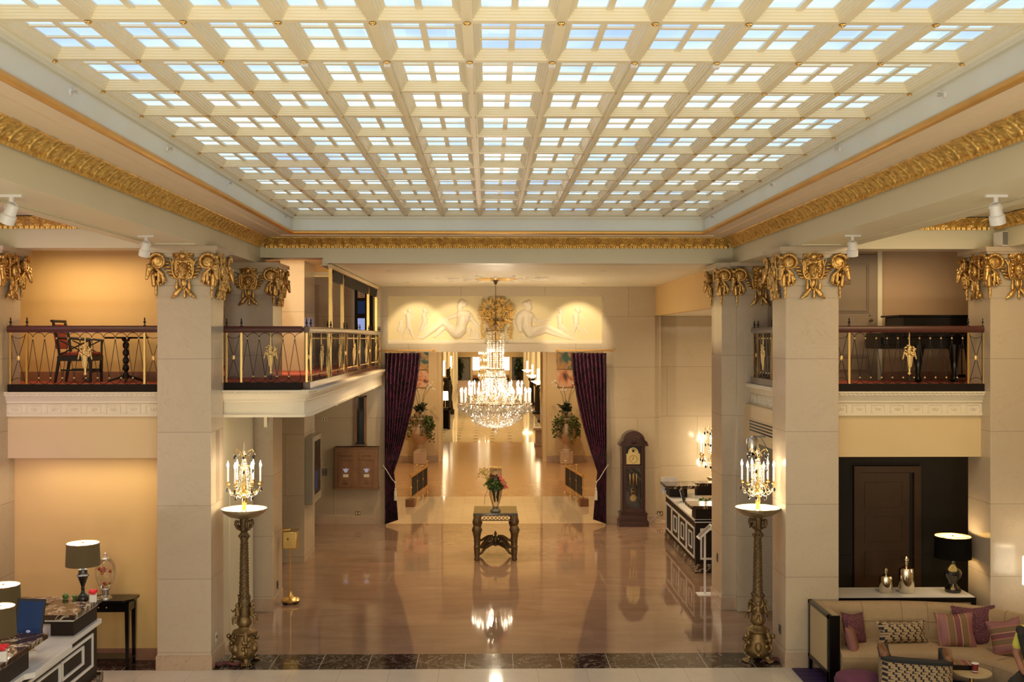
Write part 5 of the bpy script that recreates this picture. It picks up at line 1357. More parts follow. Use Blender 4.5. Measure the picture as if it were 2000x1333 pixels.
# display screen on the pier side
t = thing('wall_display', 'deep grey boxed display screen hung on the dark marble pier', 'display', (-3.44, 20.25, 0))
z0, z1 = XZ(612, 980, 20.7).z, XZ(612, 851, 20.7).z
MB().box(0, .15, 0, 1.02, z0, z1).build('housing', 'grey_box', t, smooth=0, bevel=.01)
MB().box(.15, .156, .22, .90, z0+.16, z1-.10).build('screen', 'black_screen', t, smooth=0)
MB().box(.156, .159, .25, .50, z0+.24, z0+.60).build('lit_message', 'screen_blue', t, smooth=0)
p = XZ(523, 816, 15.5)
t = thing('exit_sign', 'small white exit sign hanging under the left mezzanine beside the candelabra', 'sign', (p.x, 15.5, 3.15), .12)
MB().box(-.045, .0, -.12, .12, -.215, 0).build('sign_box', 'cream_paint', t, smooth=0, bevel=.004)
text('EXIT', .10, 'exit_red', t, (.002, 0, -.11), (PI/2, 0, PI/2))
# mezzanine back: lit display case and poster
p = XZ(707, 648, 24.2)
t = thing('display_case', 'narrow dark display case with coloured lit panels seen through the glazed screen', 'display case', (p.x, 24.2, 3.6))
h1 = XZ(0, 560, 24.2).z-3.6; z_ = lambda y: XZ(0, y, 24.2).z-3.6
MB().box(-.16, .24, -.05, .14, 0, h1+.02).build('case', 'base_wood', t, smooth=0)
MB().box(-.09, .07, -.06, -.05, z_(582), h1).build('poster', 'art_poster', t, smooth=0)
MB().box(-.09, .07, -.06, -.05, z_(613), z_(588)).build('dark_panel', 'screen_blue', t, smooth=0)
MB().box(-.09, .07, -.06, -.05, z_(648), z_(622)).build('lit_panel', 'sign_glow', t, smooth=0)
p = XZ(603, 578, 21.6)
o = MB().box(-.06, .06, -.01, 0, -.09, .09).build('wall_poster', 'art_poster', None, smooth=0, loc=(p.x, 21.35, p.z)); tag(o, 'small poster on the wall behind the first post of the glazed screen', 'poster')

# ---------------------------------------------------------------- brass stands and barriers
p = XZ(565, 1180, 17.0)
t = thing('brass_stand', 'brass message box on a slim pole with wheeled domed base beside the inner left pillar', 'stand', (p.x, 17.1, 0))
m = MB(); m.lathe([(.145, .04), (.15, .06), (.12, .09), (.05, .115), (.03, .15), (.018, .19)], 28); m.build('domed_base', 'brass', t)
m = MB().lathe([(.012, .15), (.012, .87)], 10); m.build('pole', 'brass', t)
for a in (.5, 2.4, 3.9, 5.5): MB().ball((.12*math.cos(a), .12*math.sin(a), .025), (.028, .018, .025), 10, 6).build('caster', 'black_lacquer', t)
m = MB(); m.box(-.115, .115, -.06, .06, .87, 1.15); m.box(-.125, .0, -.065, .065, 1.15, 1.19); m.build('message_box', 'brass', t, bevel=.015, smooth=50)
m = MB(); m.ball((-.03, -.065, 1.03), (.018, .01, .018), 8, 5); m.box(-.05, .13, -.07, .07, 1.155, 1.17); m.build('lid', 'aged_brass', t, smooth=0)
def barrier(label, sgn):
    x = XZ(805 if sgn < 0 else 1136, 950, 27.4).x; s_ = -sgn
    t = thing('stair_barrier', label, 'barrier', (x, 27.0, 0), s_*-.12)
    for k, (y, h) in enumerate(((0, .78), (.8, .92), (1.6, .80), (2.3, .84))):
        m = MB(); m.lathe([(.045, 0), (.04, .015), (.016, .04), (.016, h*.55), (.028, h*.57), (.028, h*.60), (.016, h*.62), (.018, h)], 12, (0, y, 0)); m.lathe([(.018, h), (.05, h+.015), (.05, h+.03), (.02, h+.04)], 12, (0, y, 0)); m.build('post', 'brass', t)
    MB().box(-.012, .012, .03, 2.25, .24, .70).build('velvet_panel', 'black_cloth', t, smooth=0)
    m = MB(); m.box(-.03, .03, -.05, 2.35, .72, .755); m.box(-.02, .02, -.05, 2.35, .20, .225); m.build('rail', 'brass', t, smooth=0)
    m = MB(); m.box(-.11, .11, -.17, .06, 0, .19); m.build('footing_block', 'stain_wood', t, smooth=0, bevel=.006)
barrier('brass and black barrier just past the curtain nearest the mail cabinet', -1)
barrier('brass and black barrier just past the curtain nearest the clock', 1)
p = XZ(1378, 1168, 18.3)
t = thing('sign_stand', 'white metal lectern sign on a thin post beside the reception desk', 'sign stand', (3.56, 17.6, 0))
MB().box(-.13, .13, -.12, .12, 0, .012).build('foot_plate', 'white_plastic', t, smooth=0); MB().box(-.016, .016, -.016, .016, .012, .98).build('post', 'white_plastic', t, smooth=0)
M = Matrix.Translation((0, 0, 1.03)) @ Matrix.Rotation(-.75, 4, 'Y'); MB().box(-.16, .16, -.11, .11, -.012, .012, 0, M).build('sign_panel', 'white_plastic', t, smooth=0)
MB().box(-.13, .13, -.09, .09, .012, .014, 0, M).build('sign_face', 'grey_frame', t, smooth=0)

# ---------------------------------------------------------------- reception desks
def panel_frame(m, y0, y1, z0, z1, w_, th, M, x=0):
    V = []; 
    for xx in (x, x+th):
        for e in (0, w_): V += [(xx, y0+e, z0+e), (xx, y1-e, z0+e), (xx, y1-e, z1-e), (xx, y0+e, z1-e)]
    F_ = []
    for i in range(4):
        j = (i+1) % 4; F_ += [(i, j, 4+j, 4+i), (8+i, 12+i, 12+j, 8+j), (i, 8+i, 8+j, j), (4+i, 4+j, 12+j, 12+i)]
    m.add(V, F_, 0, M)
# right desk: front face on X=dx looking left
dx = 3.72
t = thing('reception_desk', 'black reception desk with white panel frames near the tall clock', 'reception desk', (dx, 19.2, 0))
L = 3.25
MB().box(0, .62, 0, L, .16, .91).build('body', 'espresso_wood', t, smooth=0)
m = MB(); m.box(-.02, .66, -.02, L+.02, 0, .13); m.box(-.01, .65, -.01, L+.01, .13, .16); m.build('plinth', 'counter_marble', t, smooth=0, bevel=.005)
MB().box(-.02, .64, -.02, L+.02, .92, .96).build('worktop', 'white_stone', t, smooth=0, bevel=.004)
m = MB(); I = Matrix.Identity(4)
for a_, b_ in ((.10, .85), (.90, 1.65), (1.70, 2.45), (2.50, 3.15)): panel_frame(m, a_, b_, .24, .80, .036, .012, Matrix.Translation((-.013, 0, 0)))
for a_, b_ in ((.30, .62), (1.10, 1.42), (1.90, 2.22)): panel_frame(m, a_, b_, .38, .68, .02, .018, Matrix.Translation((-.019, 0, 0)))
panel_frame(m, .08, .58, .24, .80, .035, .012, Matrix.Translation((0, 0, 0)) @ Matrix.Rotation(PI/2, 4, 'Z').inverted() @ Matrix.Translation((0, 0, 0)))
m.build('panel_frames', 'white_trim', t, smooth=0)
for b_ in ((.0, .95, .0, .36), (.0, .36, 2.75, 3.2), (.6, 1.1, 2.95, 3.2)): MB().box(*b_, .96, 1.15).build('ledge_riser', 'espresso_wood', t, smooth=0)
for b_ in ((-.10, 1.0, -.05, .52), (-.10, .55, 2.55, 3.35), (.56, 1.2, 2.95, 3.35)): MB().box(*b_, 1.15, 1.21).build('ledge_top', 'counter_marble', t, smooth=0, bevel=.006)
MB().box(-.02, .97, -.02, .01, .905, .965).build('trim_strip', 'white_trim', t, smooth=0)
p = XZ(1301, 953, 22.9)
o = thing('framed_tablet', 'white framed tablet at the far end of the reception desk near the clock', 'tablet', (XZ(1291, 0, 22.45).x+.13, 22.45, 1.0)); MB().box(-.13, .20, -.01, .01, 0, .30).build('white_frame', 'white_trim', o, smooth=0); MB().box(-.05, .16, -.014, -.01, .03, .13).build('screen', 'screen_blue', o, smooth=0)
MB().box(-.1, .3, -.05, .1, -.04, 0).build('stand', 'white_trim', o, smooth=0)
o = thing('computer_monitor', 'tilted silver-edged monitor on the reception desk near the clock', 'monitor', (dx+.17, 21.2, .96), 1.3)
M = Matrix.Rotation(-.25, 4, 'X'); MB().box(-.16, .16, -.012, .012, .02, .27, 0, M).build('screen', 'black_screen', o, smooth=0); MB().box(-.17, .17, .012, .02, .01, .28, 0, M).build('housing', 'silver', o, smooth=0); MB().box(-.08, .08, -.05, .08, 0, .012).build('stand', 'silver', o, smooth=0)
o = thing('desk_plant', 'low leafy plant on the reception desk near the clock', 'plant', (dx+.42, 20.5, .96))
m = MB(); leaves(m, 60, (0, 0, .10), (.14, .12, .08), .10); m.build('leaves', 'leaf_green', o, smooth=0); MB().lathe([(.05, 0), (.07, .07)], 14).build('pot', 'black_lacquer', o)

# left desk: front face on X looking right, in front of the yellow recess
lx = -4.50
t = thing('reception_desk', 'dark reception desk carrying linen shaded lamps, a tablet and red flowers', 'reception desk', (lx, 9.2, 0)); L = 3.32
MB().box(-.62, 0, 0, L-.08, .30, .90).build('body', 'espresso_wood', t, smooth=0)
m = MB(); m.box(-.66, .035, -.02, L+.035, 0, .33); m.build('plinth', 'counter_marble', t, smooth=0, bevel=.005)
m = MB(); m.box(-.62, .02, 0, L+.02, .90, .955); m.prism([(.02, 1.25), (.10, 1.32), (.10, 2.25), (.02, 2.32)], .90, .955); m.build('worktop', 'white_stone', t, smooth=0, bevel=.003)
m = MB(); Mx = Matrix.Translation((.0, 0, 0)); panel_frame(m, .2, 3.10, .47, .85, .032, .014, Mx); panel_frame(m, 2.19, 2.80, .585, .79, .024, .022, Mx)
panel_frame(m, 1.45, 2.15, .585, .79, .024, .022, Mx); panel_frame(m, .7, 1.41, .585, .79, .024, .022, Mx)
m.build('panel_frames', 'white_trim', t, smooth=0)
for b_ in ((-.27, -.02, 2.60, L-.02), (-.85, -.45, L-.22, L-.04), (-.33, -.02, .1, 1.45)): MB().box(*b_, .955, 1.12 if b_[0] == -.27 else 1.15).build('ledge_riser', 'espresso_wood', t, smooth=0)
m = MB(); m.box(-.32, -.01, 2.56, L-.01, 1.12, 1.15); m.build('trim_strip', 'white_trim', t, smooth=0)
for b_ in ((-.45, .03, 2.50, L+.03), (-1.05, -.452, L-.30, L+.028), (-.62, .03, .1, 1.80)): MB().box(*b_, 1.15, 1.205).build('ledge_top', 'counter_marble', t, smooth=0, bevel=.006)
m = MB().box(-1.0, -.5, L-.2, L-.02, 0, 1.12); m.build('return_panel', 'espresso_wood', t, smooth=0)
def table_lamp(label, loc, s_=1.0, shade='linen_shade', lining='shade_lining', r0=.20, r1=.175, h=.30, power=2.2, base='lamp_ceramic', body=None):
    t = thing('table_lamp', label, 'lamp', loc)
    prof = body or [(.075, 0), (.08, .02), (.075, .055), (.05, .085), (.028, .11), (.022, .15), (.03, .17), (.022, .19), (.045, .26), (.075, .34), (.085, .355), (.07, .37), (.06, .40), (.06, .44), (.03, .455), (.012, .47), (.012, .56)]
    MB().lathe([(r*s_, z*s_) for r, z in prof], 24).build('lamp_base', base, t)
    zb = prof[-1][1]*s_-.05
    m = MB(); m.lathe([(r0, zb), (r1, zb+h)], 40, cap=False); m.build('lamp_shade', shade, t)
    m = MB(); m.lathe([(r0-.004, zb+.002), (r1-.004, zb+h-.002)], 40, cap=False); m.build('shade_lining', lining, t)
    m = MB(); m.tube([(r1*math.cos(a), r1*math.sin(a), zb+h) for a in np.linspace(0, 2*PI, 41)[:-1]], .004, 5, closed=True); m.tube([(-r1, 0, zb+h-.02), (r1, 0, zb+h-.02)], .003, 4); m.ball((0, 0, zb+h+.0), .016, 8, 6); m.build('finial', 'brass', t)
    MB().ball((0, 0, zb+h*.45), .035, 12, 8).build('bulb', 'frosted_lamp', t)
    l = lamp('POINT', 'lamp_light', (0, 0, 0), power, WARM2, .05); l.parent = t; l.location = (0, 0, zb+h*.62)
    return t
p = XZ(162, 1165, 12.38); table_lamp('black urn table lamp with linen shade on the marble ledge beside red flowers', (p.x, 12.38, 1.205), .8, r0=.19, r1=.18, h=.255)
p = XZ(12, 0, 11.3); table_lamp('linen shaded table lamp behind the tablet, cut by the left edge', (XZ(6, 0, 11.7).x, 11.7, .955), .68, h=.25, r0=.18, r1=.172)
p = XZ(2, 0, 10.6); table_lamp('nearest linen shaded table lamp at the left edge, in front of the tablet', (XZ(-1, 0, 10.45).x, 10.45, 1.205), .32, h=.28, r0=.155, r1=.14)
o = thing('tablet_stand', 'large tilted dark blue tablet standing between the linen shaded lamps', 'tablet', (XZ(50, 0, 11.15).x, 11.15, .955), 0.55)
M = Matrix.Translation((0, 0, .05)) @ Matrix.Rotation(-.22, 4, 'X') @ Matrix.Rotation(.16, 4, 'Y'); MB().box(-.14, .14, -.012, .012, .10, .50, 0, M).build('bezel', 'black_lacquer', o, smooth=0, bevel=.006); MB().box(-.118, .118, -.0135, -.012, .13, .475, 0, M).build('screen', 'screen_blue', o, smooth=0)
MB().ball((0, -.016, .17), (.022, .002, .014), 10, 6, 0, M).build('lit_button', 'eagle_white', o)
m = MB(); m.box(-.10, .10, -.05, .03, .085, .14, 0, M); m.box(-.02, .02, .0, .12, 0, .2); m.box(-.1, .1, -.02, .12, 0, .012); m.build('stand', 'silver', o, smooth=0)
def flower_box(label, loc, s_=1):
    t = thing('flower_cube', label, 'flowers', loc, .3); a = .038*s_
    MB().box(-a, a, -a, a, 0, .085*s_).build('white_cube_vase', 'white_plastic', t, smooth=0, bevel=.003)
    m = MB(); random.seed(6)
    for k in range(26): b_, r = random.uniform(0, 2*PI), .042*s_*random.random()**.5; m.ball((r*math.cos(b_), r*math.sin(b_), .105*s_+.018*random.random()), .017*s_, 7, 5)
    m.build('red_carnations', 'red_flowers', t)
p = XZ(182, 1166, 12.3); flower_box('small white cube of red flowers beside the urn lamp', (p.x, 12.3, 1.205))
p = XZ(5, 1318, 10.0); flower_box('small white cube of red flowers on the nearest marble ledge, below the lamps', (XZ(4, 0, 10.05).x, 10.05, 1.205), 1.15)
for lb, px, py, r in (('green apple on the marble ledge left of the urn lamp', 128, 1154, .035), ('pale green pear beside the apple behind the urn lamp', 146, 1158, .028)):
    p = XZ(px, py, 12.44); m = MB().lathe([(.004, -r*.8), (r*.7, -r*.85), (r, -.1*r), (r*.9, r*.5), (r*.4, r*.85), (.003, r*.7)], 16); o = m.build('fruit', 'leaf_green', None, loc=(p.x, 12.44, 1.205+r*.85)); tag(o, lb, 'fruit')
o = thing('desk_telephone', 'dark telephone in the shadow behind the tablet', 'telephone', (lx-.42, 11.75, .955), .4)
MB().box(-.08, .08, -.1, .1, 0, .05).build('telephone_body', 'black_lacquer', o, smooth=0, bevel=.01); MB().tube([(-.05, -.09, .07), (-.05, 0, .09), (-.05, .09, .07)], .018, 8).build('handset', 'black_lacquer', o)

# console with drink dispenser
p0, p1 = XZ(190, 1168, 13.85), XZ(263, 1168, 13.85)
t = thing('console_table', 'black lacquer console table with square legs against the yellow recess wall', 'table', ((p0.x+p1.x)/2-.12, 13.88, 0))
hw = (p1.x-p0.x)/2+.12
MB().prism([(-hw, -.17), (hw-.10, -.17), (hw, -.05), (hw, .17), (-hw, .17)], .84, .87).build('table_top', 'black_lacquer', t, smooth=0, bevel=.004)
MB().box(-hw+.03, hw-.04, -.14, .15, .72, .84).build('apron', 'black_lacquer', t, smooth=0)
for x in (-.04, .0, .04): pass
m = MB()
for x in (-.06, .04): m.ball((x, -.145, .78), (.010, .008, .010), 8, 5)
m.build('drawer_pulls', 'brass', t)
for sx in (-1, 1):
    for y in (-.13, .13):
        c = sx*(hw-.06); MB().add([(c-.028, y-.028, .84), (c+.028, y-.028, .84), (c+.028, y+.028, .84), (c-.028, y+.028, .84), (c-.016, y-.016, 0), (c+.016, y-.016, 0), (c+.016, y+.016, 0), (c-.016, y+.016, 0)], [(0, 1, 2, 3), (7, 6, 5, 4), (0, 4, 5, 1), (1, 5, 6, 2), (2, 6, 7, 3), (3, 7, 4, 0)]).build('leg', 'black_lacquer', t, smooth=0)
MB().box(-hw+.03, hw-.03, -.12, .12, .10, .12).build('lower_shelf', 'black_lacquer', t, smooth=0)
p = XZ(206, 1165, 13.85)
t = thing('drink_dispenser', 'glass drink dispenser with fruit and silver lid on the black console table', 'dispenser', (p.x, 13.85, .87))
m = MB(); m.lathe([(.085, 0), (.08, .02), (.04, .045), (.045, .10), (.075, .125), (.07, .14)], 24); m.build('silver_stand', 'silver', t)
m = MB(); m.lathe([(.05, .145), (.085, .17), (.115, .24), (.128, .32), (.125, .40), (.10, .47), (.07, .50)], 28, cap=False); m.build('glass_jar', 'clear_glass', t)
m = MB(); m.lathe([(.072, .50), (.074, .515), (.05, .535), (.02, .545), (.014, .56), (.022, .575), (.008, .59)], 24); m.build('lid', 'silver', t)
m = MB(); m.tube([(0, -.09, .19), (0, -.15, .19), (0, -.155, .165)], .012, 8); m.build('tap', 'silver', t)
random.seed(12)
for mt, n in (('fruit_orange', 7), ('fruit_yellow', 7), ('fruit_red', 8)):
    m = MB()
    for k in range(n): m.ball((random.uniform(-.075, .07), random.uniform(-.06, .04), random.choice([.175, .35, .38, .36])+random.uniform(-.02, .02)), random.uniform(.014, .024), 8, 6)
    m.build(mt.split('_')[1]+'_fruit_pieces', mt, t)
# ---------------------------------------------------------------- mezzanine furniture
MZ = 3.6
def armchair(label, loc, rz):
    t = thing('armchair', label, 'chair', loc, rz); t.scale = (.88, .88, .87)
    for x, y, lean in ((-.24, -.24, 0), (.24, -.24, 0), (-.22, .24, .07), (.22, .24, .07)):
        MB().add([(x-.022, y-.022, .42), (x+.022, y-.022, .42), (x+.022, y+.022, .42), (x-.022, y+.022, .42), (x-.016, y-.016+lean, 0), (x+.016, y-.016+lean, 0), (x+.016, y+.016+lean, 0), (x-.016, y+.016+lean, 0)],
                 [(0, 1, 2, 3), (7, 6, 5, 4), (0, 4, 5, 1), (1, 5, 6, 2), (2, 6, 7, 3), (3, 7, 4, 0)]).build('leg', 'black_chair_wood', t, smooth=0)
    m = MB(); m.box(-.27, .27, -.26, .26, .34, .42); m.box(-.22, .22, -.235, -.215, .16, .19); m.box(-.235, -.215, -.22, .22, .18, .21); m.box(.215, .235, -.22, .22, .18, .21); m.build('seat_frame', 'black_chair_wood', t, smooth=0)
    MB().box(-.25, .25, -.25, .22, .42, .48).build('seat', 'red_upholstery', t, smooth=0, bevel=.02)
    m = MB()
    for s_ in (-1, 1): m.tube([(s_*.235, .235, .42), (s_*.24, .27, .70), (s_*.24, .33, .94)], .022, 6)
    m.tube([(-.28, .34, .965), (.28, .34, .965)], .022, 8); m.build('back_frame', 'black_chair_wood', t)
    M = Matrix.Translation((0, .275, .48)) @ Matrix.Rotation(-.16, 4, 'X'); MB().box(-.21, .21, -.02, .02, .05, .44, 0, M).build('backrest', 'red_upholstery', t, smooth=0, bevel=.01)
    for s_ in (-1, 1):
        m = MB(); m.tube([(s_*.25, .27, .70), (s_*.27, 0, .69), (s_*.27, -.24, .665)], .020, 6); m.tube([(s_*.26, -.235, .42), (s_*.27, -.235, .67)], .018, 6)
        m.tube([(s_*.26, -.22, .44), (s_*.26, .22, .66)], .011, 5); m.tube([(s_*.26, .22, .44), (s_*.26, -.22, .66)], .011, 5); m.build('armrest', 'black_chair_wood', t)
    return t
p = XZ(160, 744, 14.95); armchair('black framed armchair with red back and crossed arms behind the balustrade', (p.x, 14.9, MZ), 1.58)
p = XZ(330, 744, 15.0); armchair('black chair mostly hidden behind the left marble pillar on the mezzanine', (-4.16, 14.95, MZ), -1.45)
p = XZ(246, 744, 14.95)
t = thing('pedestal_table', 'dark round pedestal table with beaded column beside the armchair', 'table', (p.x, 14.95, MZ))
MB().lathe([(.30, .60), (.305, .612), (.30, .625)], 32).build('table_top', 'black_lacquer', t)
m = MB(); m.lathe([(.06, .60), (.04, .56)] , 14)
for k in range(5): m.ball((0, 0, .09+.105*k), (.045, .045, .055), 14, 8)
m.lathe([(.025, .05), (.025, .56)], 10); m.build('beaded_column', 'black_chair_wood', t)
for k in range(4):
    a = k*PI/2+.3; MB().tube([(.03*math.cos(a), .03*math.sin(a), .08), (.14*math.cos(a), .14*math.sin(a), .05), (.24*math.cos(a), .24*math.sin(a), .012)], [.022, .018, .013], 7).build('foot', 'black_chair_wood', t)
# grand piano
p = XZ(1830, 744, 14.9)
t = thing('grand_piano', 'black grand piano with closed lid behind the mezzanine balustrade', 'piano', (p.x, 14.95, MZ))
out_ = [(-.60, -.35), (-.60, .30), (-.45, .42), (-.1, .46), (.4, .50), (1.0, .52), (1.0, -.35)]
MB().prism(out_, .62, .90).build('case', 'black_lacquer', t, smooth=0, bevel=.01)
MB().prism([(x*1.04-.03 if x < 0 else x, y*1.06) for x, y in out_], .90, .925).build('lid', 'black_lacquer', t, smooth=0)
MB().box(-.86, -.60, -.36, .34, .52, .68).build('key_slip', 'black_lacquer', t, smooth=0, bevel=.008)
MB().box(-.88, .9, -.30, .30, .46, .62).build('underbody', 'black_lacquer', t, smooth=0)
for x, y in ((-.35, -.26), (.16, -.24), (.62, .3)):
    m = MB(); m.lathe([(.035, 0), (.05, .03), (.045, .06), (.03, .10), (.055, .30), (.075, .42), (.09, .52)], 12, (x, y, 0)); m.ball((x, y, .03), .04, 8, 6); m.build('leg', 'black_lacquer', t)
m = MB(); m.box(.24, .40, -.06, .06, .06, .10)
for x in (.27, .37): m.tube([(x, 0, .08), (x, 0, .50)], .008, 6)
m.build('pedal_lyre', 'black_lacquer', t, smooth=0)
# mezzanine door
a, b = XZ(1640, 742, 15.6), XZ(1712, 498, 15.6)
d = struct('door_2', MB().box(a.x-.25, b.x, 15.56, 15.62, MZ, b.z), 'mezz_door', smooth=0)
m = MB(); xr = b.x-.12; xl = a.x-.15
for z0, z1 in ((MZ+.12, MZ+.38), (MZ+.98, b.z-.12)):
    for q, th in ((0, .012), (.025, .02)):
        panel_frame(m, xl+q, xr-q, z0+q, z1-q, .014, th, Matrix.Translation((0, 15.56-th, 0)) @ Matrix.Rotation(PI/2, 4, 'Z') @ Matrix.Scale(-1, 4, (0, 1, 0)))
m.build('panel_moulding', 'mezz_door', d, smooth=0)
m = MB(); k = XZ(1702, 626, 15.5); m.ball((k.x, 15.49, k.z), .022, 12, 8); m.tube([(k.x, 15.56, k.z), (k.x, 15.49, k.z)], .009, 8); m.ball((k.x, 15.55, k.z+.075), .010, 8, 5); m.build('door_knob', 'bronze_dark', d)
sbox('trim_door_2', 'cream_paint', b.x, b.x+.065, 15.55, 15.62, MZ, b.z+.05)
q = XZ(1656, 552, 15.54); o = MB().box(-.045, .045, -.006, .006, -.025, .025).build('door_plaque', 'bronze_dark', None, smooth=0, loc=(q.x, 15.55, q.z)); tag(o, 'small dark name plaque on the mezzanine door', 'plaque')

# ---------------------------------------------------------------- ceiling fixtures
SP = [('left', 137, 180), ('left', 327, 291), ('left', 445, 358), ('left', 554, 423), ('right', 1845, 185), ('right', 1640, 291), ('right', 1512, 361), ('right', 1395, 424)]
names = ['nearest sprinkler head on the left side of the skylight well', 'second sprinkler from the front on the left skylight fascia', 'third sprinkler from the front on the left skylight fascia', 'farthest sprinkler on the left fascia, near the rear corner',
         'nearest sprinkler head on the right side of the skylight well', 'second sprinkler from the front on the right skylight fascia', 'third sprinkler from the front on the right skylight fascia', 'farthest sprinkler on the right fascia, near the rear corner']
for (sd, px, py), lb in zip(SP, names):
    X = WX0 if sd == 'left' else WX1; s_ = 1 if sd == 'left' else -1
    Y = 5.0
    for _ in range(40):
        q = XZ(px, py, Y); Y *= X/q.x
    q = XZ(px, py, Y)
    t = thing('sprinkler_head', lb, 'sprinkler', (X, Y, q.z), 0, 'sprinklers around the skylight well')
    M = Matrix.Rotation(s_*PI/2, 4, 'Y'); MB().lathe([(.030, 0), (.026, .008), (.02, .012)], 18, M=M).build('escutcheon', 'white_plastic', t)
    m = MB(); m.tube([(s_*.01, 0, 0), (s_*.045, 0, 0)], .008, 8); m.lathe([(.016, .045), (.016, .05)], 12, M=M)
    for k in (-1, 1): m.tube([(s_*.02, 0, 0), (s_*.035, 0, k*.014), (s_*.048, 0, 0)], .003, 5)
    m.build('nozzle', 'silver', t)
def track_spot(label, px, py, X, aim):
    z = BB-.018; Y = 8.0
    for _ in range(60): q = XZ(px, py, Y); Y *= X/q.x
    t = thing('track_spotlight', label, 'spotlight', (X, Y, BB), 0, 'white spotlights under the beams')
    m = MB(); m.box(-.09, .09, -.02, .02, -.02, 0); m.tube([(0, 0, -.02), (0, 0, -.06)], .02, 10); m.build('mount', 'white_track', t, smooth=50)
    m = MB(); m.tube([(.055*math.cos(a), 0, -.115+.055*math.sin(a)) for a in np.linspace(0, PI, 11)], .005, 6); m.build('yoke', 'white_track', t)
    R_ = Vector(aim).to_track_quat('-Z', 'Y').to_matrix().to_4x4(); M = Matrix.Translation((0, 0, -.12)) @ R_
    MB().lathe([(.035, .05), (.045, .04), (.05, -.04), (.062, -.05), (.062, -.12), (.055, -.12), (.05, -.10)], 24, M=M).build('lamp_can', 'white_track', t)
    return t
track_spot('white track spotlight under the left beam at the picture edge', 22, 372, -3.88, (-.5, .2, -1))
track_spot('white track spotlight under the left beam beside the left marble pillar', 285, 455, -3.88, (-.3, .3, -1))
track_spot('white track spotlight under the right beam beside the right marble pillar', 1665, 457, 4.12, (.1, .3, -1))
track_spot('nearest white track spotlight under the right beam, above the loudspeaker', 1945, 378, 4.14, (.3, .3, -1))
q = XZ(1960, 465, 13.7)
t = thing('loudspeaker', 'white wedge loudspeaker on a wall arm at the upper right', 'loudspeaker', (q.x+.03, 13.72, q.z-.01), .35); t.scale = (1.35, 1.35, 1.35)
m = MB(); m.prism([(-.09, -.06), (.0, -.09), (.12, -.06), (.13, .04), (.10, .08), (-.07, .08)], -.08, .07); m.build('cabinet', 'white_plastic', t, smooth=0, bevel=.012)
m = MB(); m.add([(-.095, -.064, -.065), (.0, -.095, -.065), (.0, -.095, .058), (-.095, -.064, .058)], [(0, 1, 2, 3)]); m.build('grille', 'grey_frame', t, smooth=0)
MB().box(.10, .24, .0, .03, -.01, .03).build('wall_arm', 'white_plastic', t, smooth=0)
# vent grille and projector on the header between the right pillars
t = thing('air_vent', 'black slotted air vent in the cream header behind the silver projector', 'vent', (3.958, 14.9, 2.9))
MB().box(-.008, 0, -.15, 1.35, -.10, .10).build('vent_frame', 'header_paint', t, smooth=0)
m = MB()
for k in range(4): m.box(-.011, -.008, -.10, 1.28, -.082+.045*k, -.057+.045*k)
m.build('slot', 'black_screen', t, smooth=0)
q = XZ(1467, 868, 15.3)
t = thing('wall_projector', 'silver cylindrical projector on a wall bracket above the right candelabra', 'projector', (q.x, 15.25, q.z))
MB().lathe([(.075, -.11), (.082, -.09), (.082, .07), (.07, .09), (.05, .10), (.045, .125), (.0, .128)], 28).build('housing', 'silver', t)
m = MB(); m.lathe([(.05, -.15), (.07, -.11)], 20); m.build('lens', 'black_lacquer', t)
m = MB(); m.box(.0, .24, -.012, .012, .10, .125); m.box(.22, .24, -.03, .03, -.10, .16); m.tube([(.12, 0, .11), (.22, 0, -.06)], .006, 5); m.build('bracket', 'grey_frame', t, smooth=0)

# ---------------------------------------------------------------- dark recess at the right: wooden door, leaning board
a, b = XZ(1665, 1227, 15.55), XZ(1795, 910, 15.55)
zd = b.z
d = struct('door_3', MB().box(a.x+.09, b.x-.16, 15.5, 15.56, 0, zd-.10), 'door_oak', smooth=0)
m = MB(); m.box(a.x, a.x+.09, 15.47, 15.56, 0, zd-.09); m.box(b.x-.10, b.x, 15.47, 15.56, 0, zd-.09); m.box(a.x, b.x, 15.47, 15.56, zd-.09, zd); m.build('door_frame', 'door_oak', d, smooth=0)
m = MB(); x0, x1 = a.x+.16, b.x-.24
for k in range(4):
    z0 = .22+.5*k; panel_frame(m, x0, x1, z0, z0+.40, .03, .012, Matrix.Translation((0, 15.489, 0)) @ Matrix.Rotation(PI/2, 4, 'Z') @ Matrix.Scale(-1, 4, (0, 1, 0)))
m.build('raised_panels', 'door_oak', d, smooth=0)
m = MB(); m.tube([(b.x-.20, 15.5, 1.02), (b.x-.20, 15.46, 1.02), (b.x-.29, 15.455, 1.02)], .011, 7); m.ball((b.x-.20, 15.49, 1.02), .02, 8, 6); m.build('door_handle', 'bronze_dark', d)
t = thing('curved_wood_case', 'curved oak cabinet side in the dark recess beside the wooden door', 'cabinet', (4.56, 15.2, 0))
m = MB(); m.prism([(-.10, 0), (.22, 0), (.22, 1.0), (.20, 1.3), (.12, 1.6), (0, 1.85), (-.1, 1.95)], -.25, .1, 0, Matrix.Rotation(PI/2, 4, 'X')); m.build('cabinet_side', 'stain_wood', t, smooth=0)
m = MB(); m.prism([(-.10, .2), (.12, .2), (.12, 1.0), (.10, 1.3), (.02, 1.55), (-.1, 1.8)], .25, .256, 0, Matrix.Rotation(PI/2, 4, 'X')); m.build('dark_inset', 'black_screen', t, smooth=0)
m = MB(); m.box(-.10, .32, -.02, .02, 1.95, 2.05); m.box(.28, .32, -.02, .02, 0, 1.95); m.build('grey_surround', 'grey_frame', t, smooth=0)

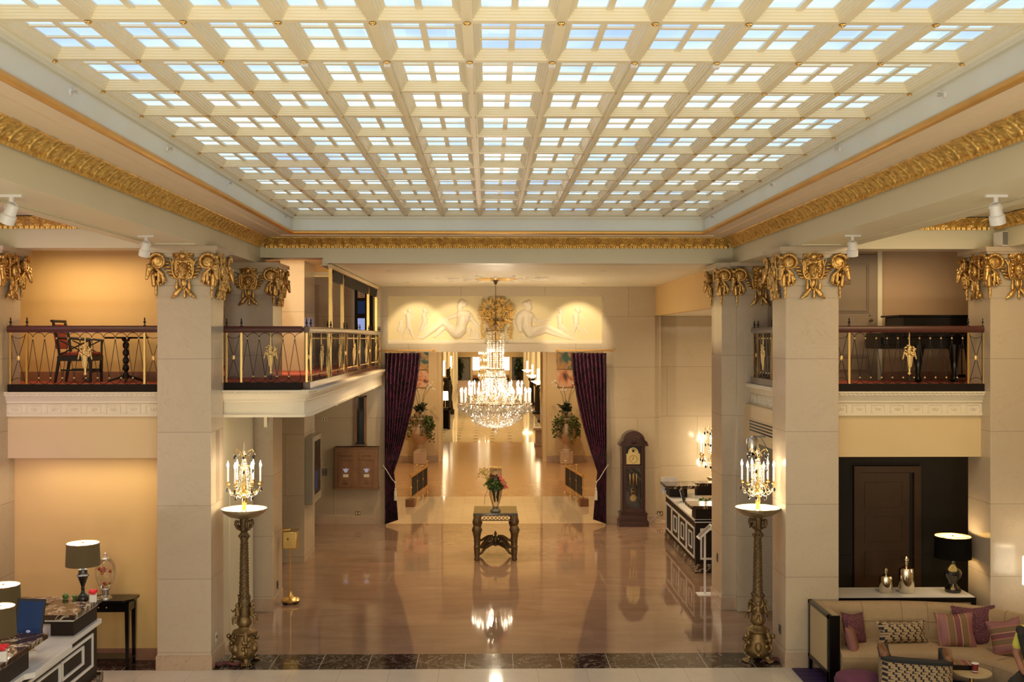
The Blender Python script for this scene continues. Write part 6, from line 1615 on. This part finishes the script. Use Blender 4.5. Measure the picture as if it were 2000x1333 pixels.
# console behind the sofa
t = thing('sofa_console', 'long black console with pale mirrored top behind the sofa', 'console table', (5.38, 14.12, 0))
MB().box(-.95, .93, -.28, .26, .845, .855).build('mirrored_top', 'white_stone', t, smooth=0)
m = MB(); m.box(-.96, .94, -.29, .27, .79, .845); m.box(-.96, -.90, -.29, .27, 0, .79); m.box(.88, .94, -.29, .27, 0, .79); m.box(-.96, .94, .2, .27, .05, .12); m.build('frame', 'black_lacquer', t, smooth=0)
MB().box(-.90, .88, -.27, .24, .50, .78).build('drawer_front', 'sofa_side', t, smooth=0)
def bottle(label, px, H, R_, Y=14.1):
    p = XZ(px, 1158, Y); t = thing('mirrored_bottle', label, 'bottle', (p.x, Y, .855), 0, 'mercury glass bottles on the sofa console')
    MB().lathe([(R_*.92, 0), (R_, .012), (R_, H*.60), (R_*.9, H*.68), (R_*.35, H*.74), (R_*.22, H*.76), (R_*.22, H*.82), (R_*.33, H*.83), (R_*.33, H*.845)], 28).build('bottle_body', 'mirror_silver', t)
    MB().lathe([(R_*.2, H*.845), (R_*.33, H*.88), (R_*.33, H*.95), (R_*.15, H)], 18).build('stopper', 'mirror_silver', t)
tm = NT('mirror_silver'); n = tm.noise(tm.pos(True), 9, 5, .7); tm.setc(tm.mix(n, (.62, .55, .40), (.80, .76, .66))); tm.p(Metallic=1, Roughness=.13); reg(tm)
bottle('smaller mirrored silver bottle on the console behind the sofa', 1730, .325, .086)
bottle('taller mirrored silver bottle between the small bottle and black lamp', 1770, .475, .102)
p = XZ(1861, 1158, 14.12)
table_lamp('table lamp with black drum shade and gold lining on the console behind the sofa', (p.x, 14.12, .855), 1.0, 'black_shade', 'gold_lining', .232, .228, .285, 6.5, 'lamp_ceramic',
           [(.10, 0), (.105, .02), (.10, .05), (.07, .08), (.05, .11), (.06, .15), (.10, .20), (.115, .25), (.10, .29), (.05, .33), (.03, .37), (.025, .42), (.03, .50)])
p = XZ(2010, 1150, 13.4)
t = thing('floor_lamp', 'white lit drum shade of a floor lamp at the right picture edge', 'lamp', (p.x, 13.3, 0))
zz = XZ(0, 1150, 13.3).z; MB().lathe([(.125, zz), (.12, zz+.345)], 32, cap=False).build('lamp_shade', 'frosted_lamp', t); MB().lathe([(.012, 0.02), (.012, zz+.2)], 8).build('pole', 'brass', t); MB().lathe([(.13, 0), (.12, .02), (.02, .03)], 24).build('base', 'brass', t)
l = lamp('POINT', 'lamp_light', (0, 0, 0), 5, WARM2, .05); l.parent = t; l.location = (0, 0, zz+.2)

# ---------------------------------------------------------------- curved sofa
def spline(pts, n):
    out = []; P_ = [Vector((*p, 0)) for p in pts]; P_ = [P_[0]*2-P_[1]] + P_ + [P_[-1]*2-P_[-2]]
    for i in range(1, len(P_)-2):
        for k in range(n):
            t_ = k/n; a, b, c, d_ = P_[i-1], P_[i], P_[i+1], P_[i+2]
            q = .5*((2*b)+(c-a)*t_+(2*a-5*b+4*c-d_)*t_*t_+(3*b-a-3*c+d_)*t_**3); out.append((q.x, q.y))
    out.append(pts[-1]); return out
BK = spline([(4.20, 13.60), (5.0, 13.61), (5.45, 13.57), (5.85, 13.47), (6.2, 13.27), (6.52, 12.95), (6.75, 12.5), (6.85, 12.0), (6.87, 11.4)], 5)
t = thing('curved_sofa', 'curved fawn sectional sofa with tufted back and black framed end', 'sofa', (0, 0, 0))
def rev(p): return p[::-1]
PB = rev(BK)          # travelling so that the room side is the right hand: from far end to left means outward = ?
m = MB(); prof = [(0, .18), (.22, .18), (.27, .42), (.215, .66), (.17, .80), (.13, .865), (.06, .88), (.01, .87), (0, .80)]
m.sweep(prof, BK); m.build('backrest', 'sofa_fabric', t, smooth=60)
m = MB(); prof = [(.18, .14), (.84, .14), (.88, .20), (.89, .36), (.87, .43), (.80, .462), (.50, .465), (.20, .455)]
m.sweep(prof, BK); m.build('seat', 'sofa_fabric', t, smooth=60)
m = MB(); prof = [(.04, .06), (.84, .06), (.84, .14), (.04, .14)]; m.sweep(prof, BK); m.build('plinth', 'black_lacquer', t, smooth=0)
m = MB()           # seams
def offs(path, o):
    V_ = [Vector(p) for p in path]; r = []
    for i, p in enumerate(V_):
        d_ = (V_[min(i+1, len(V_)-1)]-V_[max(i-1, 0)]).normalized(); r.append((p + Vector((d_.y, -d_.x))*o))
    return r
o1, o2, o3, o4 = offs(BK, .218), offs(BK, .14), offs(BK, .89), offs(BK, .27)
m.tube([(p.x, p.y, .665) for p in o1], .002, 5); m.tube([(p.x, p.y, .40) for p in offs(BK, .890)], .002, 5)
for i in range(3, len(BK)-1, 4): m.tube([(offs(BK, .245)[i].x, offs(BK, .245)[i].y, .56), (o1[i].x, o1[i].y, .66), (offs(BK, .18)[i].x, offs(BK, .18)[i].y, .79), (o2[i].x, o2[i].y, .868), (offs(BK, .04)[i].x, offs(BK, .04)[i].y, .882)], .0022, 5)
for i in (14, 27): m.tube([(o4[i].x, o4[i].y, .463), (offs(BK, .8)[i].x, offs(BK, .8)[i].y, .466), (o3[i].x, o3[i].y, .40), (o3[i].x, o3[i].y, .20)], .0022, 5)
m.build('seams', 'seam_fabric', t)
m = MB(); x0 = 4.07
m.box(x0, x0+.04, 12.80, 12.86, .05, .885); m.box(x0, x0+.04, 13.56, 13.62, .0, .885); m.box(x0, x0+.06, 12.80, 13.62, .84, .885); m.box(x0, x0+.05, 12.80, 13.62, .16, .21); m.box(x0, x0+.05, 12.80, 12.85, 0, .2); m.box(x0+.01, x0+.14, 12.79, 12.82, .05, .885)
m.build('end_frame', 'black_lacquer', t, smooth=0, bevel=.004)
MB().box(x0+.01, x0+.05, 12.85, 13.57, .20, .85).build('end_panel', 'sofa_side', t, smooth=0)
MB().box(x0+.05, x0+.16, 12.82, 13.6, .18, .875).build('end_arm', 'sofa_fabric', t, smooth=0, bevel=.02)
def cushion(name, label, px, py, Y, w_, h, d_, mat, rz=0, tilt=.25, roll=0, group=None, z=None):
    p = XZ(px, py, Y); t = thing(name, label, 'cushion', (p.x, Y, p.z if z is None else z), rz, group)
    n = 16; V = []; Fs = []
    for sgn in (-1, 1):
        for j in range(n+1):
            for i in range(n+1):
                u, v = i/n*2-1, j/n*2-1
                k = 1+.07*(u*u*v*v)*1.5 - .07*(1-abs(u*v)); th = d_*((1-u**4)*(1-v**4))**.55
                V.append((u*w_/2*(1-.06*(1-v*v)) if False else u*w_/2*(k), sgn*(-1)*(th/2) , v*h/2*k))
    for s_ in range(2):
        o = s_*(n+1)**2
        for j in range(n):
            for i in range(n):
                a = o+j*(n+1)+i; f = (a, a+1, a+n+2, a+n+1); Fs.append(f if s_ == 0 else f[::-1])
    m = MB(); m.add(V, Fs); ob = m.build('cushion_cover', mat, t, smooth=True)
    edge = [(V[i][0], 0, V[i][2]) for i in [0*(n+1)+k for k in range(n)] + [k*(n+1)+n for k in range(n)] + [n*(n+1)+n-k for k in range(n)] + [(n-k)*(n+1) for k in range(n)]]
    e = MB().tube(edge, .005, 5, closed=True).build('piping', mat, t)
    for q in (ob, e): q.rotation_euler = (-tilt, roll, 0)
    return t
cushion('throw_cushion', 'dark purple cushion leaning near the black framed sofa end', 1668, 1229, 13.17, .34, .36, .13, 'speckled_purple', .5, .3, .12)
cushion('throw_cushion', 'striped pink cushion turned sideways against the black framed sofa end', 1664, 1254, 12.97, .36, .36, .12, 'stripe_cushion', 1.15, .3, .1)
cushion('lumbar_cushion', 'oblong black and fawn key-patterned cushion in the middle of the sofa', 1762, 1236, 13.15, .58, .245, .13, 'key_weave', .05, .3, .0)
cushion('throw_cushion', 'striped pink cushion standing in front of the dark purple one', 1866, 1233, 13.02, .42, .40, .13, 'stripe_cushion', -.12, .3, -.05)
cushion('throw_cushion', 'large dark purple cushion behind the striped pink one', 1905, 1225, 13.15, .46, .46, .13, 'speckled_purple', -.25, .3, -.08)
cushion('throw_cushion', 'striped pink cushion beside the seated person in yellow', 1965, 1247, 12.62, .36, .40, .12, 'stripe_cushion_cross', -.75, .3, -.32)
# tub chair seen from behind
q = XZ(1785, 1290, 11.6)
t = thing('tub_chair', 'key-patterned tub chair with dark trim seen from behind, cut by the bottom edge', 'chair', (XZ(1789, 0, 11.7).x, 11.72, -.05), -.30)
arc = [(.36*math.cos(a)*1.05, -.28*math.sin(a)**.8 if math.sin(a) > 0 else 0) for a in np.linspace(PI, 0, 13)]
arc = [(-.40, .34), (-.405, .1)] + [(x, y-.02) for x, y in [(-.40, -.10), (-.385, -.22), (-.34, -.27), (-.2, -.29), (0, -.295), (.2, -.29), (.34, -.27), (.385, -.22), (.40, -.10)]] + [(.405, .1), (.40, .34)]
m = MB(); m.sweep([(0, .16), (.02, .16), (.02, .80), (0, .80)], arc); m.build('outer_back', 'key_weave', t, smooth=50)
m = MB(); m.sweep([(-.11, .2), (-.0, .2), (-.0, .80), (.028, .80), (.028, .835), (-.03, .85), (-.10, .84)], arc); m.build('padded_rim', 'black_cloth', t, smooth=50); t.scale = (.88, .88, .95)
for s_ in (-1, 1): MB().caps([((s_*.37, -.20, .84), .055, (s_*.38, .30, .80), .06)]).build('arm_roll', 'stain_wood', t)
MB().box(-.30, .30, -.18, .34, .25, .45).build('seat', 'key_weave', t, smooth=0, bevel=.03)
for x, y in ((-.3, -.22), (.3, -.22), (-.32, .3), (.32, .3)): MB().lathe([(.014, 0), (.024, .18)], 8, (x, y, 0)).build('leg', 'black_lacquer', t)
q = XZ(1678, 1320, 12.1)
t = thing('round_ottoman', 'round purple suede ottoman beside the tub chair', 'ottoman', (q.x, 12.1, 0)); MB().lathe([(.24, .03), (.265, .08), (.27, .32), (.255, .38), (.20, .405), (.0, .41)], 40).build('padded_drum', 'purple_suede', t); MB().lathe([(.23, 0), (.23, .04)], 32).build('base', 'black_lacquer', t)
MB().tube([(.268*math.cos(a), .268*math.sin(a), .335) for a in np.linspace(0, 2*PI, 41)[:-1]], .006, 5, closed=True).build('piping', 'purple_suede', t)
q = XZ(1898, 1318, 11.75)
t = thing('side_table', 'small round pale gold side table in front of the sofa', 'table', (q.x, 11.75, 0)); MB().lathe([(.20, .515), (.21, .525), (.205, .54), (.0, .542)], 40).build('table_top', 'sofa_side', t); MB().lathe([(.16, 0), (.15, .02), (.03, .04), (.025, .515)], 24).build('pedestal', 'brass', t)
q = XZ(1903, 1327, 11.72)
t = thing('paper_cup', 'dark red paper cup with white rim on the round side table', 'cup', (q.x, 11.70, .542)); MB().lathe([(.027, 0), (.036, .10)], 20).build('cup_body', 'red_cup', t); m = MB(); m.tube([(.037*math.cos(a), .037*math.sin(a), .10) for a in np.linspace(0, 2*PI, 25)[:-1]], .004, 5, closed=True); m.lathe([(.030, .012), (.031, .022)], 20); m.lathe([(.036, .100), (.034, .104), (0, .104)], 20); m.build('white_rim', 'white_cup', t)
q = XZ(1877, 1318, 11.9)
t = thing('striped_box', 'dark box with striped lid on the round side table left of the cup', 'box', (q.x, 11.86, .542), -.15); MB().box(-.12, .10, -.08, .08, 0, .055).build('box_body', 'black_lacquer', t, smooth=0); MB().box(-.125, .105, -.085, .085, .055, .065).build('lid', 'stripe_cushion', t, smooth=0)
tag(MB().box(3.86, 8.0, 9.0, 13.60, 0.002, .014).build('area_rug', 'rug_purple', None, smooth=0), 'purple striped rug under the sofa at the lower right', 'rug')

# seated person, mostly beyond the right edge
q = XZ(2037, 1250, 11.35)
t = thing('person', 'person in yellow and black top seated at the right edge, hands in lap', 'person', (q.x, 11.4, -.0), -.75)
m = MB()
m.caps([((0, .05, .60), .155, (0, .08, .80), .135), ((0, .08, .80), .135, (0, .06, 1.00), .145), ((-.12, .06, 1.04), .07, (.12, .06, 1.04), .07), ((0, .05, 1.05), .055, (0, .03, 1.16), .05),
        ((0, .02, 1.24), .085, (0, .0, 1.20), .07), ((0, .04, 1.27), .09, (0, .05, 1.26), .085),
        ((-.19, .05, 1.02), .055, (-.235, -.02, .80), .044), ((-.235, -.02, .80), .042, (-.12, -.22, .69), .030), ((-.12, -.22, .69), .029, (-.085, -.27, .675), .030),
        ((.19, .05, 1.02), .055, (.235, -.02, .80), .044), ((.235, -.02, .80), .042, (.10, -.22, .68), .030), ((.10, -.22, .68), .029, (.065, -.26, .665), .030),
        ((-.10, .02, .57), .10, (-.14, -.38, .56), .068), ((-.14, -.38, .56), .062, (-.14, -.42, .12), .042), ((-.14, -.40, .07), .04, (-.14, -.56, .045), .035),
        ((.10, .02, .57), .10, (.14, -.38, .56), .068), ((.14, -.38, .56), .062, (.14, -.42, .12), .042), ((.14, -.40, .07), .04, (.14, -.56, .045), .035),
        ((0, -.085, 1.225), .012, (0, -.105, 1.205), .014)])
for s_ in (-1, 1):      # fingers curl inwards over the lap
    bx, by, bz = s_*.072, -.285, .672
    for k, L in enumerate((.052, .060, .056, .044)):
        z = bz+.022-.016*k; m.caps([((bx, by, z), .0095, (bx-s_*.022, by-.030-.1*(L-.05), z-.004), .009), ((bx-s_*.022, by-.030, z-.004), .009, (bx-s_*.045, by-.022, z-.012), .0078)])
    m.caps([((bx+s_*.005, by+.0, bz+.035), .011, (bx-s_*.02, by-.012, bz+.050), .0095)])
m.build('body', 'skin', t, remesh=.0085, sm=1)
m = MB(); m.caps([((0, .05, .60), .17, (0, .08, .80), .152), ((0, .08, .80), .152, (0, .06, 1.00), .160), ((-.12, .06, 1.04), .084, (.12, .06, 1.04), .084), ((-.185, .05, 1.03), .072, (-.228, .0, .88), .060), ((.185, .05, 1.03), .072, (.228, .0, .88), .060)]); m.build('yellow_top', 'yellow_cloth', t, remesh=.012, sm=2)
m = MB(); m.caps([((-.17, -.10, 1.02), .035, (-.10, -.115, .76), .032), ((-.20, .0, 1.05), .052, (-.16, -.08, 1.03), .04), ((.17, -.10, 1.02), .035, (.10, -.115, .76), .032)]); m.build('black_strap', 'black_cloth', t, remesh=.010, sm=2)
m = MB(); m.caps([((-.10, .02, .57), .118, (-.14, -.38, .56), .082), ((-.14, -.38, .56), .078, (-.14, -.42, .14), .058), ((.10, .02, .57), .118, (.14, -.38, .56), .082), ((.14, -.38, .56), .078, (.14, -.42, .14), .058), ((0, .05, .56), .14, (0, .06, .62), .15)]); m.build('dark_trousers', 'black_cloth', t, remesh=.012, sm=2)
m = MB(); m.caps([((0, .055, 1.29), .100, (0, .08, 1.24), .095), ((-.07, .05, 1.27), .045, (-.085, .06, 1.12), .03), ((.07, .05, 1.27), .045, (.085, .06, 1.12), .03)]); m.build('hair', 'dark_hair', t, remesh=.010, sm=2)
m = MB()
for s_ in (-1, 1): m.ball((s_*.032, -.068, 1.235), (.012, .008, .007), 8, 6); m.tube([(s_*.034+.022*math.cos(a), -.078, 1.235+.016*math.sin(a)) for a in np.linspace(0, 2*PI, 13)[:-1]], .0022, 4, closed=True)
m.build('glasses', 'black_lacquer', t)
m = MB(); m.ball((0, -.082, 1.175), (.022, .006, .006), 8, 5); m.build('lips', 'red_cup', t)

# ---------------------------------------------------------------- anteroom: pictures, urns; gallery furniture
def picture(label, px0, px1, py0, py1, mat):
    a, b = XZ(px0, py1, AY-.03), XZ(px1, py0, AY-.03); t = thing('blossom_picture', label, 'picture', ((a.x+b.x)/2, AY-.02, (a.z+b.z)/2)); w_, h = (b.x-a.x)/2, (b.z-a.z)/2
    MB().box(-w_, w_, -.03, .0, -h, h).build('canvas', mat, t, smooth=0)
picture('upper blossom picture showing past the curtain nearest the mail cabinet', 790, 837, 686, 722, 'art_teal')
picture('lower peach and black blossom picture showing past the curtain nearest the mail cabinet', 790, 837, 725, 757, 'art_peach')
picture('upper blossom picture showing past the curtain nearest the clock', 1087, 1140, 684, 721, 'art_teal')
picture('lower large peach blossom picture showing past the curtain nearest the clock', 1088, 1140, 724, 756, 'art_peach')
def urn(label, px, seed):
    random.seed(seed); p = XZ(px, 895, 36.2); t = thing('urn_planter', label, 'planter', (p.x, 36.15, 0))
    m = MB(); m.box(-.22, .22, -.22, .22, 0, .42); m.build('plinth_block', 'stone_urn', t, smooth=0, bevel=.02)
    m = MB(); m.lathe([(.20, .42), (.20, .46), (.12, .52), (.10, .66), (.13, .70), (.24, .80), (.32, .98), (.33, 1.10), (.26, 1.25), (.20, 1.36), (.24, 1.46), (.28, 1.50), (.28, 1.53)], 28)
    for s_ in (-1, 1): m.tube([(s_*(.26+.10*math.sin(a)), 0, 1.05+.28*a/PI) for a in np.linspace(0, PI, 9)], .03, 7)
    m.build('urn', 'stone_urn', t)
    m = MB(); m.lathe([(.14, 1.53), (.18, 1.72), (.17, 1.75)], 20); m.build('bowl', 'stone_urn', t)
    m = MB()
    for k in range(24):
        a = random.uniform(0, 2*PI); L = random.uniform(.2, .85); c, s_ = math.cos(a), math.sin(a)
        for q in range(int(L*24)):
            z = 1.55 - q/24; r = .26+.14*min(1, q/5)+random.uniform(-.05, .05); leaves(m, 2, (r*c, r*s_, z), (.07, .07, .04), .11, .02)
    m.build('trailing_ivy', 'ivy_green', t, smooth=0)
    m = MB(); leaves(m, 60, (0, 0, 1.85), (.24, .22, .10), .20, .03); m.build('orchid_leaves', 'dark_leaf', t, smooth=0)
    m = MB(); fl = MB()
    for e in ((-.40, 2.75), (-.12, 2.55), (.30, 2.70), (.42, 2.60)):
        m.tube([(e[0]*.1, 0, 1.8), (e[0]*.35, 0, 2.3), (e[0]*.8, -.02, e[1]-.05), (e[0], -.04, e[1]-.02)], .008, 5)
        for q in range(6): fl.ball((e[0]+random.uniform(-.12, .12), -.05, e[1]+random.uniform(-.16, .05)), (.030, .015, .024), 7, 5)
    m.build('orchid_stems', 'dark_leaf', t); fl.build('orchid_flowers', 'white_petal', t)
urn('stone urn with ivy and white orchids, on the mail cabinet side of the doorway', 821, 31)
urn('stone urn with ivy and white orchids, on the clock side of the doorway', 1106, 32)
p = XZ(1053, 880, 42.0)
t = thing('marble_pedestal', 'low carved marble pedestal at the right side of the gallery entrance', 'pedestal', (p.x-.02, 42.2, 0)); MB().box(-.16, .25, -.3, .3, .0, .12).box(-.12, .22, -.26, .26, .12, .62).box(-.2, .28, -.34, .34, .62, .72).build('block', 'stone_urn', t, smooth=0, bevel=.02)
for i, (x, lb) in enumerate(((aL, 'dark open door leaf at the left of the gallery entrance'), (aR, 'dark open door leaf at the right of the gallery entrance'))):
    s_ = 1 if i == 0 else -1; t = thing('open_door_leaf', lb, 'door', (x+s_*.06, 37.3, 0)); MB().box(-.03, .03, 0, .9, .05, 2.3).build('leaf_panel', 'dark_clock_wood', t, smooth=0); MB().box(-.05, .05, -.03, .0, 0, 2.4).build('door_stile', 'header_paint', t, smooth=0)
# gallery
def wall_light(label, px, py, Y, sg, bowl=False):
    p = XZ(px, py, Y); t = thing('wall_sconce', label, 'wall lamp', (p.x, Y, p.z), 0, 'sconces along the gallery')
    MB().lathe([(.05, -.35), (.05, .35)], 12).build('lit_tube', 'gallery_flame', t)
    MB().box(-.09*sg-.02, -.09*sg+.02, -.05, .05, -.5, .3).build('back_plate', 'brass', t, smooth=0)
    if bowl: MB().lathe([(.05, -.42), (.22, -.32), (.36, -.24)], 20, cap=False).build('shell_bowl', 'gallery_flame', t)
wall_light('bright sconce over the dark cabinet at the left of the gallery', 867, 720, 50, -1)
wall_light('bright sconce on the left gallery wall behind the cabinet', 881, 708, 62, -1)
wall_light('shell sconce high on the right gallery wall, nearest', 1051, 735, 52, 1, True)
wall_light('shell sconce on the right gallery wall, second from the front', 1040, 725, 62, 1, True)
wall_light('shell sconce on the right gallery wall, farthest', 1030, 716, 72, 1, True)
t = thing('dark_cabinet', 'tall dark open cabinet with a lit lamp at the left of the gallery', 'cabinet', (gl+.45, 50, 0))
p = XZ(862, 738, 50); p2 = XZ(879, 738, 50); xo_ = p.x-(gl+.45); xi = p2.x-(gl+.45); zt_ = p.z
m = MB(); m.box(xo_, xi, -.3, .3, zt_-.1, zt_); m.box(xo_, xo_+.05, -.3, .3, 0, zt_); m.box(xi-.06, xi, -.3, .3, 0, zt_); m.box(xo_, xi, -.3, .3, .9, 1.0); m.box(xo_, xi, .25, .3, 0, .9); m.build('cabinet_frame', 'base_wood', t, smooth=0)
p = XZ(870, 772, 50); tt = thing('gallery_lamp', 'small yellow shaded lamp inside the dark gallery cabinet', 'lamp', (p.x, 49.9, 1.0)); MB().lathe([(.14, .35), (.12, .75)], 16).build('lamp_shade', 'gallery_flame', tt); MB().lathe([(.05, 0), (.03, .35)], 10).build('lamp_base', 'brass', tt)
p = XZ(889, 775, 60)
t = thing('dark_figure', 'tall dark carved figure on a stand along the left gallery wall', 'statue', (gl+.45, 60, 0))
m = MB(); m.caps([((0, 0, .2), .32, (0, 0, .7), .26), ((0, 0, .7), .2, (0, 0, 1.5), .28), ((0, 0, 1.5), .26, (0, 0, 2.1), .16), ((0, 0, 2.3), .15, (0, 0, 2.4), .13), ((-.2, 0, 1.9), .1, (.1, -.2, 1.5), .08), ((.1, .0, 2.5), .05, (.2, 0, 2.8), .03)]); m.build('carved_figure', 'base_wood', t, remesh=.05, sm=2)
MB().box(-.35, .35, -.35, .35, 0, .25).build('stand', 'base_wood', t, smooth=0)
for i, (Y, lb) in enumerate(((54, 'nearest dark column stand along the right gallery wall'), (60, 'second dark column stand along the right gallery wall'), (68, 'farthest dark column stand along the right gallery wall'))):
    t = thing('column_stand', lb, 'stand', (gr-.38, Y, 0), 0, 'dark column stands in the gallery'); MB().lathe([(.28, 0), (.28, .12), (.16, .2), (.13, 1.5), (.2, 1.6), (.24, 1.7)], 14).build('column', 'base_wood', t)
t = thing('amber_wall_panel', 'glowing amber wall panel between the right gallery sconces', 'panel', (gr-.03, 58, 2.2)); p = XZ(1040, 715, 58); MB().box(-.05, 0, -2.5, 2.5, -.3, .9).build('panel', 'amber_panel', t, smooth=0)
for i, (px, lb) in enumerate(((897, 'potted tree before the left grey panel at the gallery end'), (1012, 'potted tree before the right grey panel at the gallery end'))):
    p = XZ(px, 743, 91.5); t = thing('potted_tree', lb, 'plant', (p.x, 91.6, .65), 0, 'potted trees at the gallery end'); random.seed(40+i)
    m = MB(); leaves(m, 260, (0, 0, 1.05), (.30, .25, .75), .28, .04); m.build('foliage', 'dark_leaf', t, smooth=0); MB().lathe([(.15, 0), (.2, .3)], 12).build('pot', 'base_wood', t)
for i, (px, z_) in enumerate(((929, 'low upholstered chair under the left end window'), (989, 'low upholstered chair under the right end window'))):
    p = XZ(px, 743, 91); t = thing('upholstered_chair', z_, 'chair', (p.x, 91.2, .65), 0, 'chairs under the end windows'); MB().box(-.25, .25, -.25, .25, .2, .45).build('seat', 'stain_wood', t, smooth=0, bevel=.03); MB().box(-.25, .25, .18, .26, .45, .85).build('backrest', 'header_paint', t, smooth=0, bevel=.03); MB().box(-.22, .22, -.22, .22, 0, .2).build('base', 'base_wood', t, smooth=0)
# second chandelier far down the gallery
p = XZ(945, 745, 64)
t = thing('gallery_chandelier', 'narrow cascading crystal chandelier far off in the gallery', 'chandelier', (p.x, 64, p.z)); m = MB(); random.seed(15)
for k in range(420):
    z = random.random()*1.9; r = (.12+.28*abs(math.sin(z*4.0)))*(.75+.25*(1-z/2)); a = random.uniform(0, 2*PI); m.octa((r*math.cos(a), r*math.sin(a), z), .028, .08)
m.build('crystal_drops', 'crystal', t, smooth=0)['kind'] = 'stuff'; m = MB()
for k in range(36): z = (.3, .75, 1.2, 1.6)[k % 4]; a = k*1.1; m.lathe([(.02, 0), (.03, .05), (.005, .14)], 7, (.3*math.cos(a), .3*math.sin(a), z))
m.build('flame_bulbs', 'gallery_flame', t); MB().tube([(0, 0, 0), (0, 0, 3.0)], .02, 6).build('stem', 'brass', t)
# clear unlinked building blocks
for o in list(bpy.data.objects):
    if not o.users_collection: bpy.data.objects.remove(o)
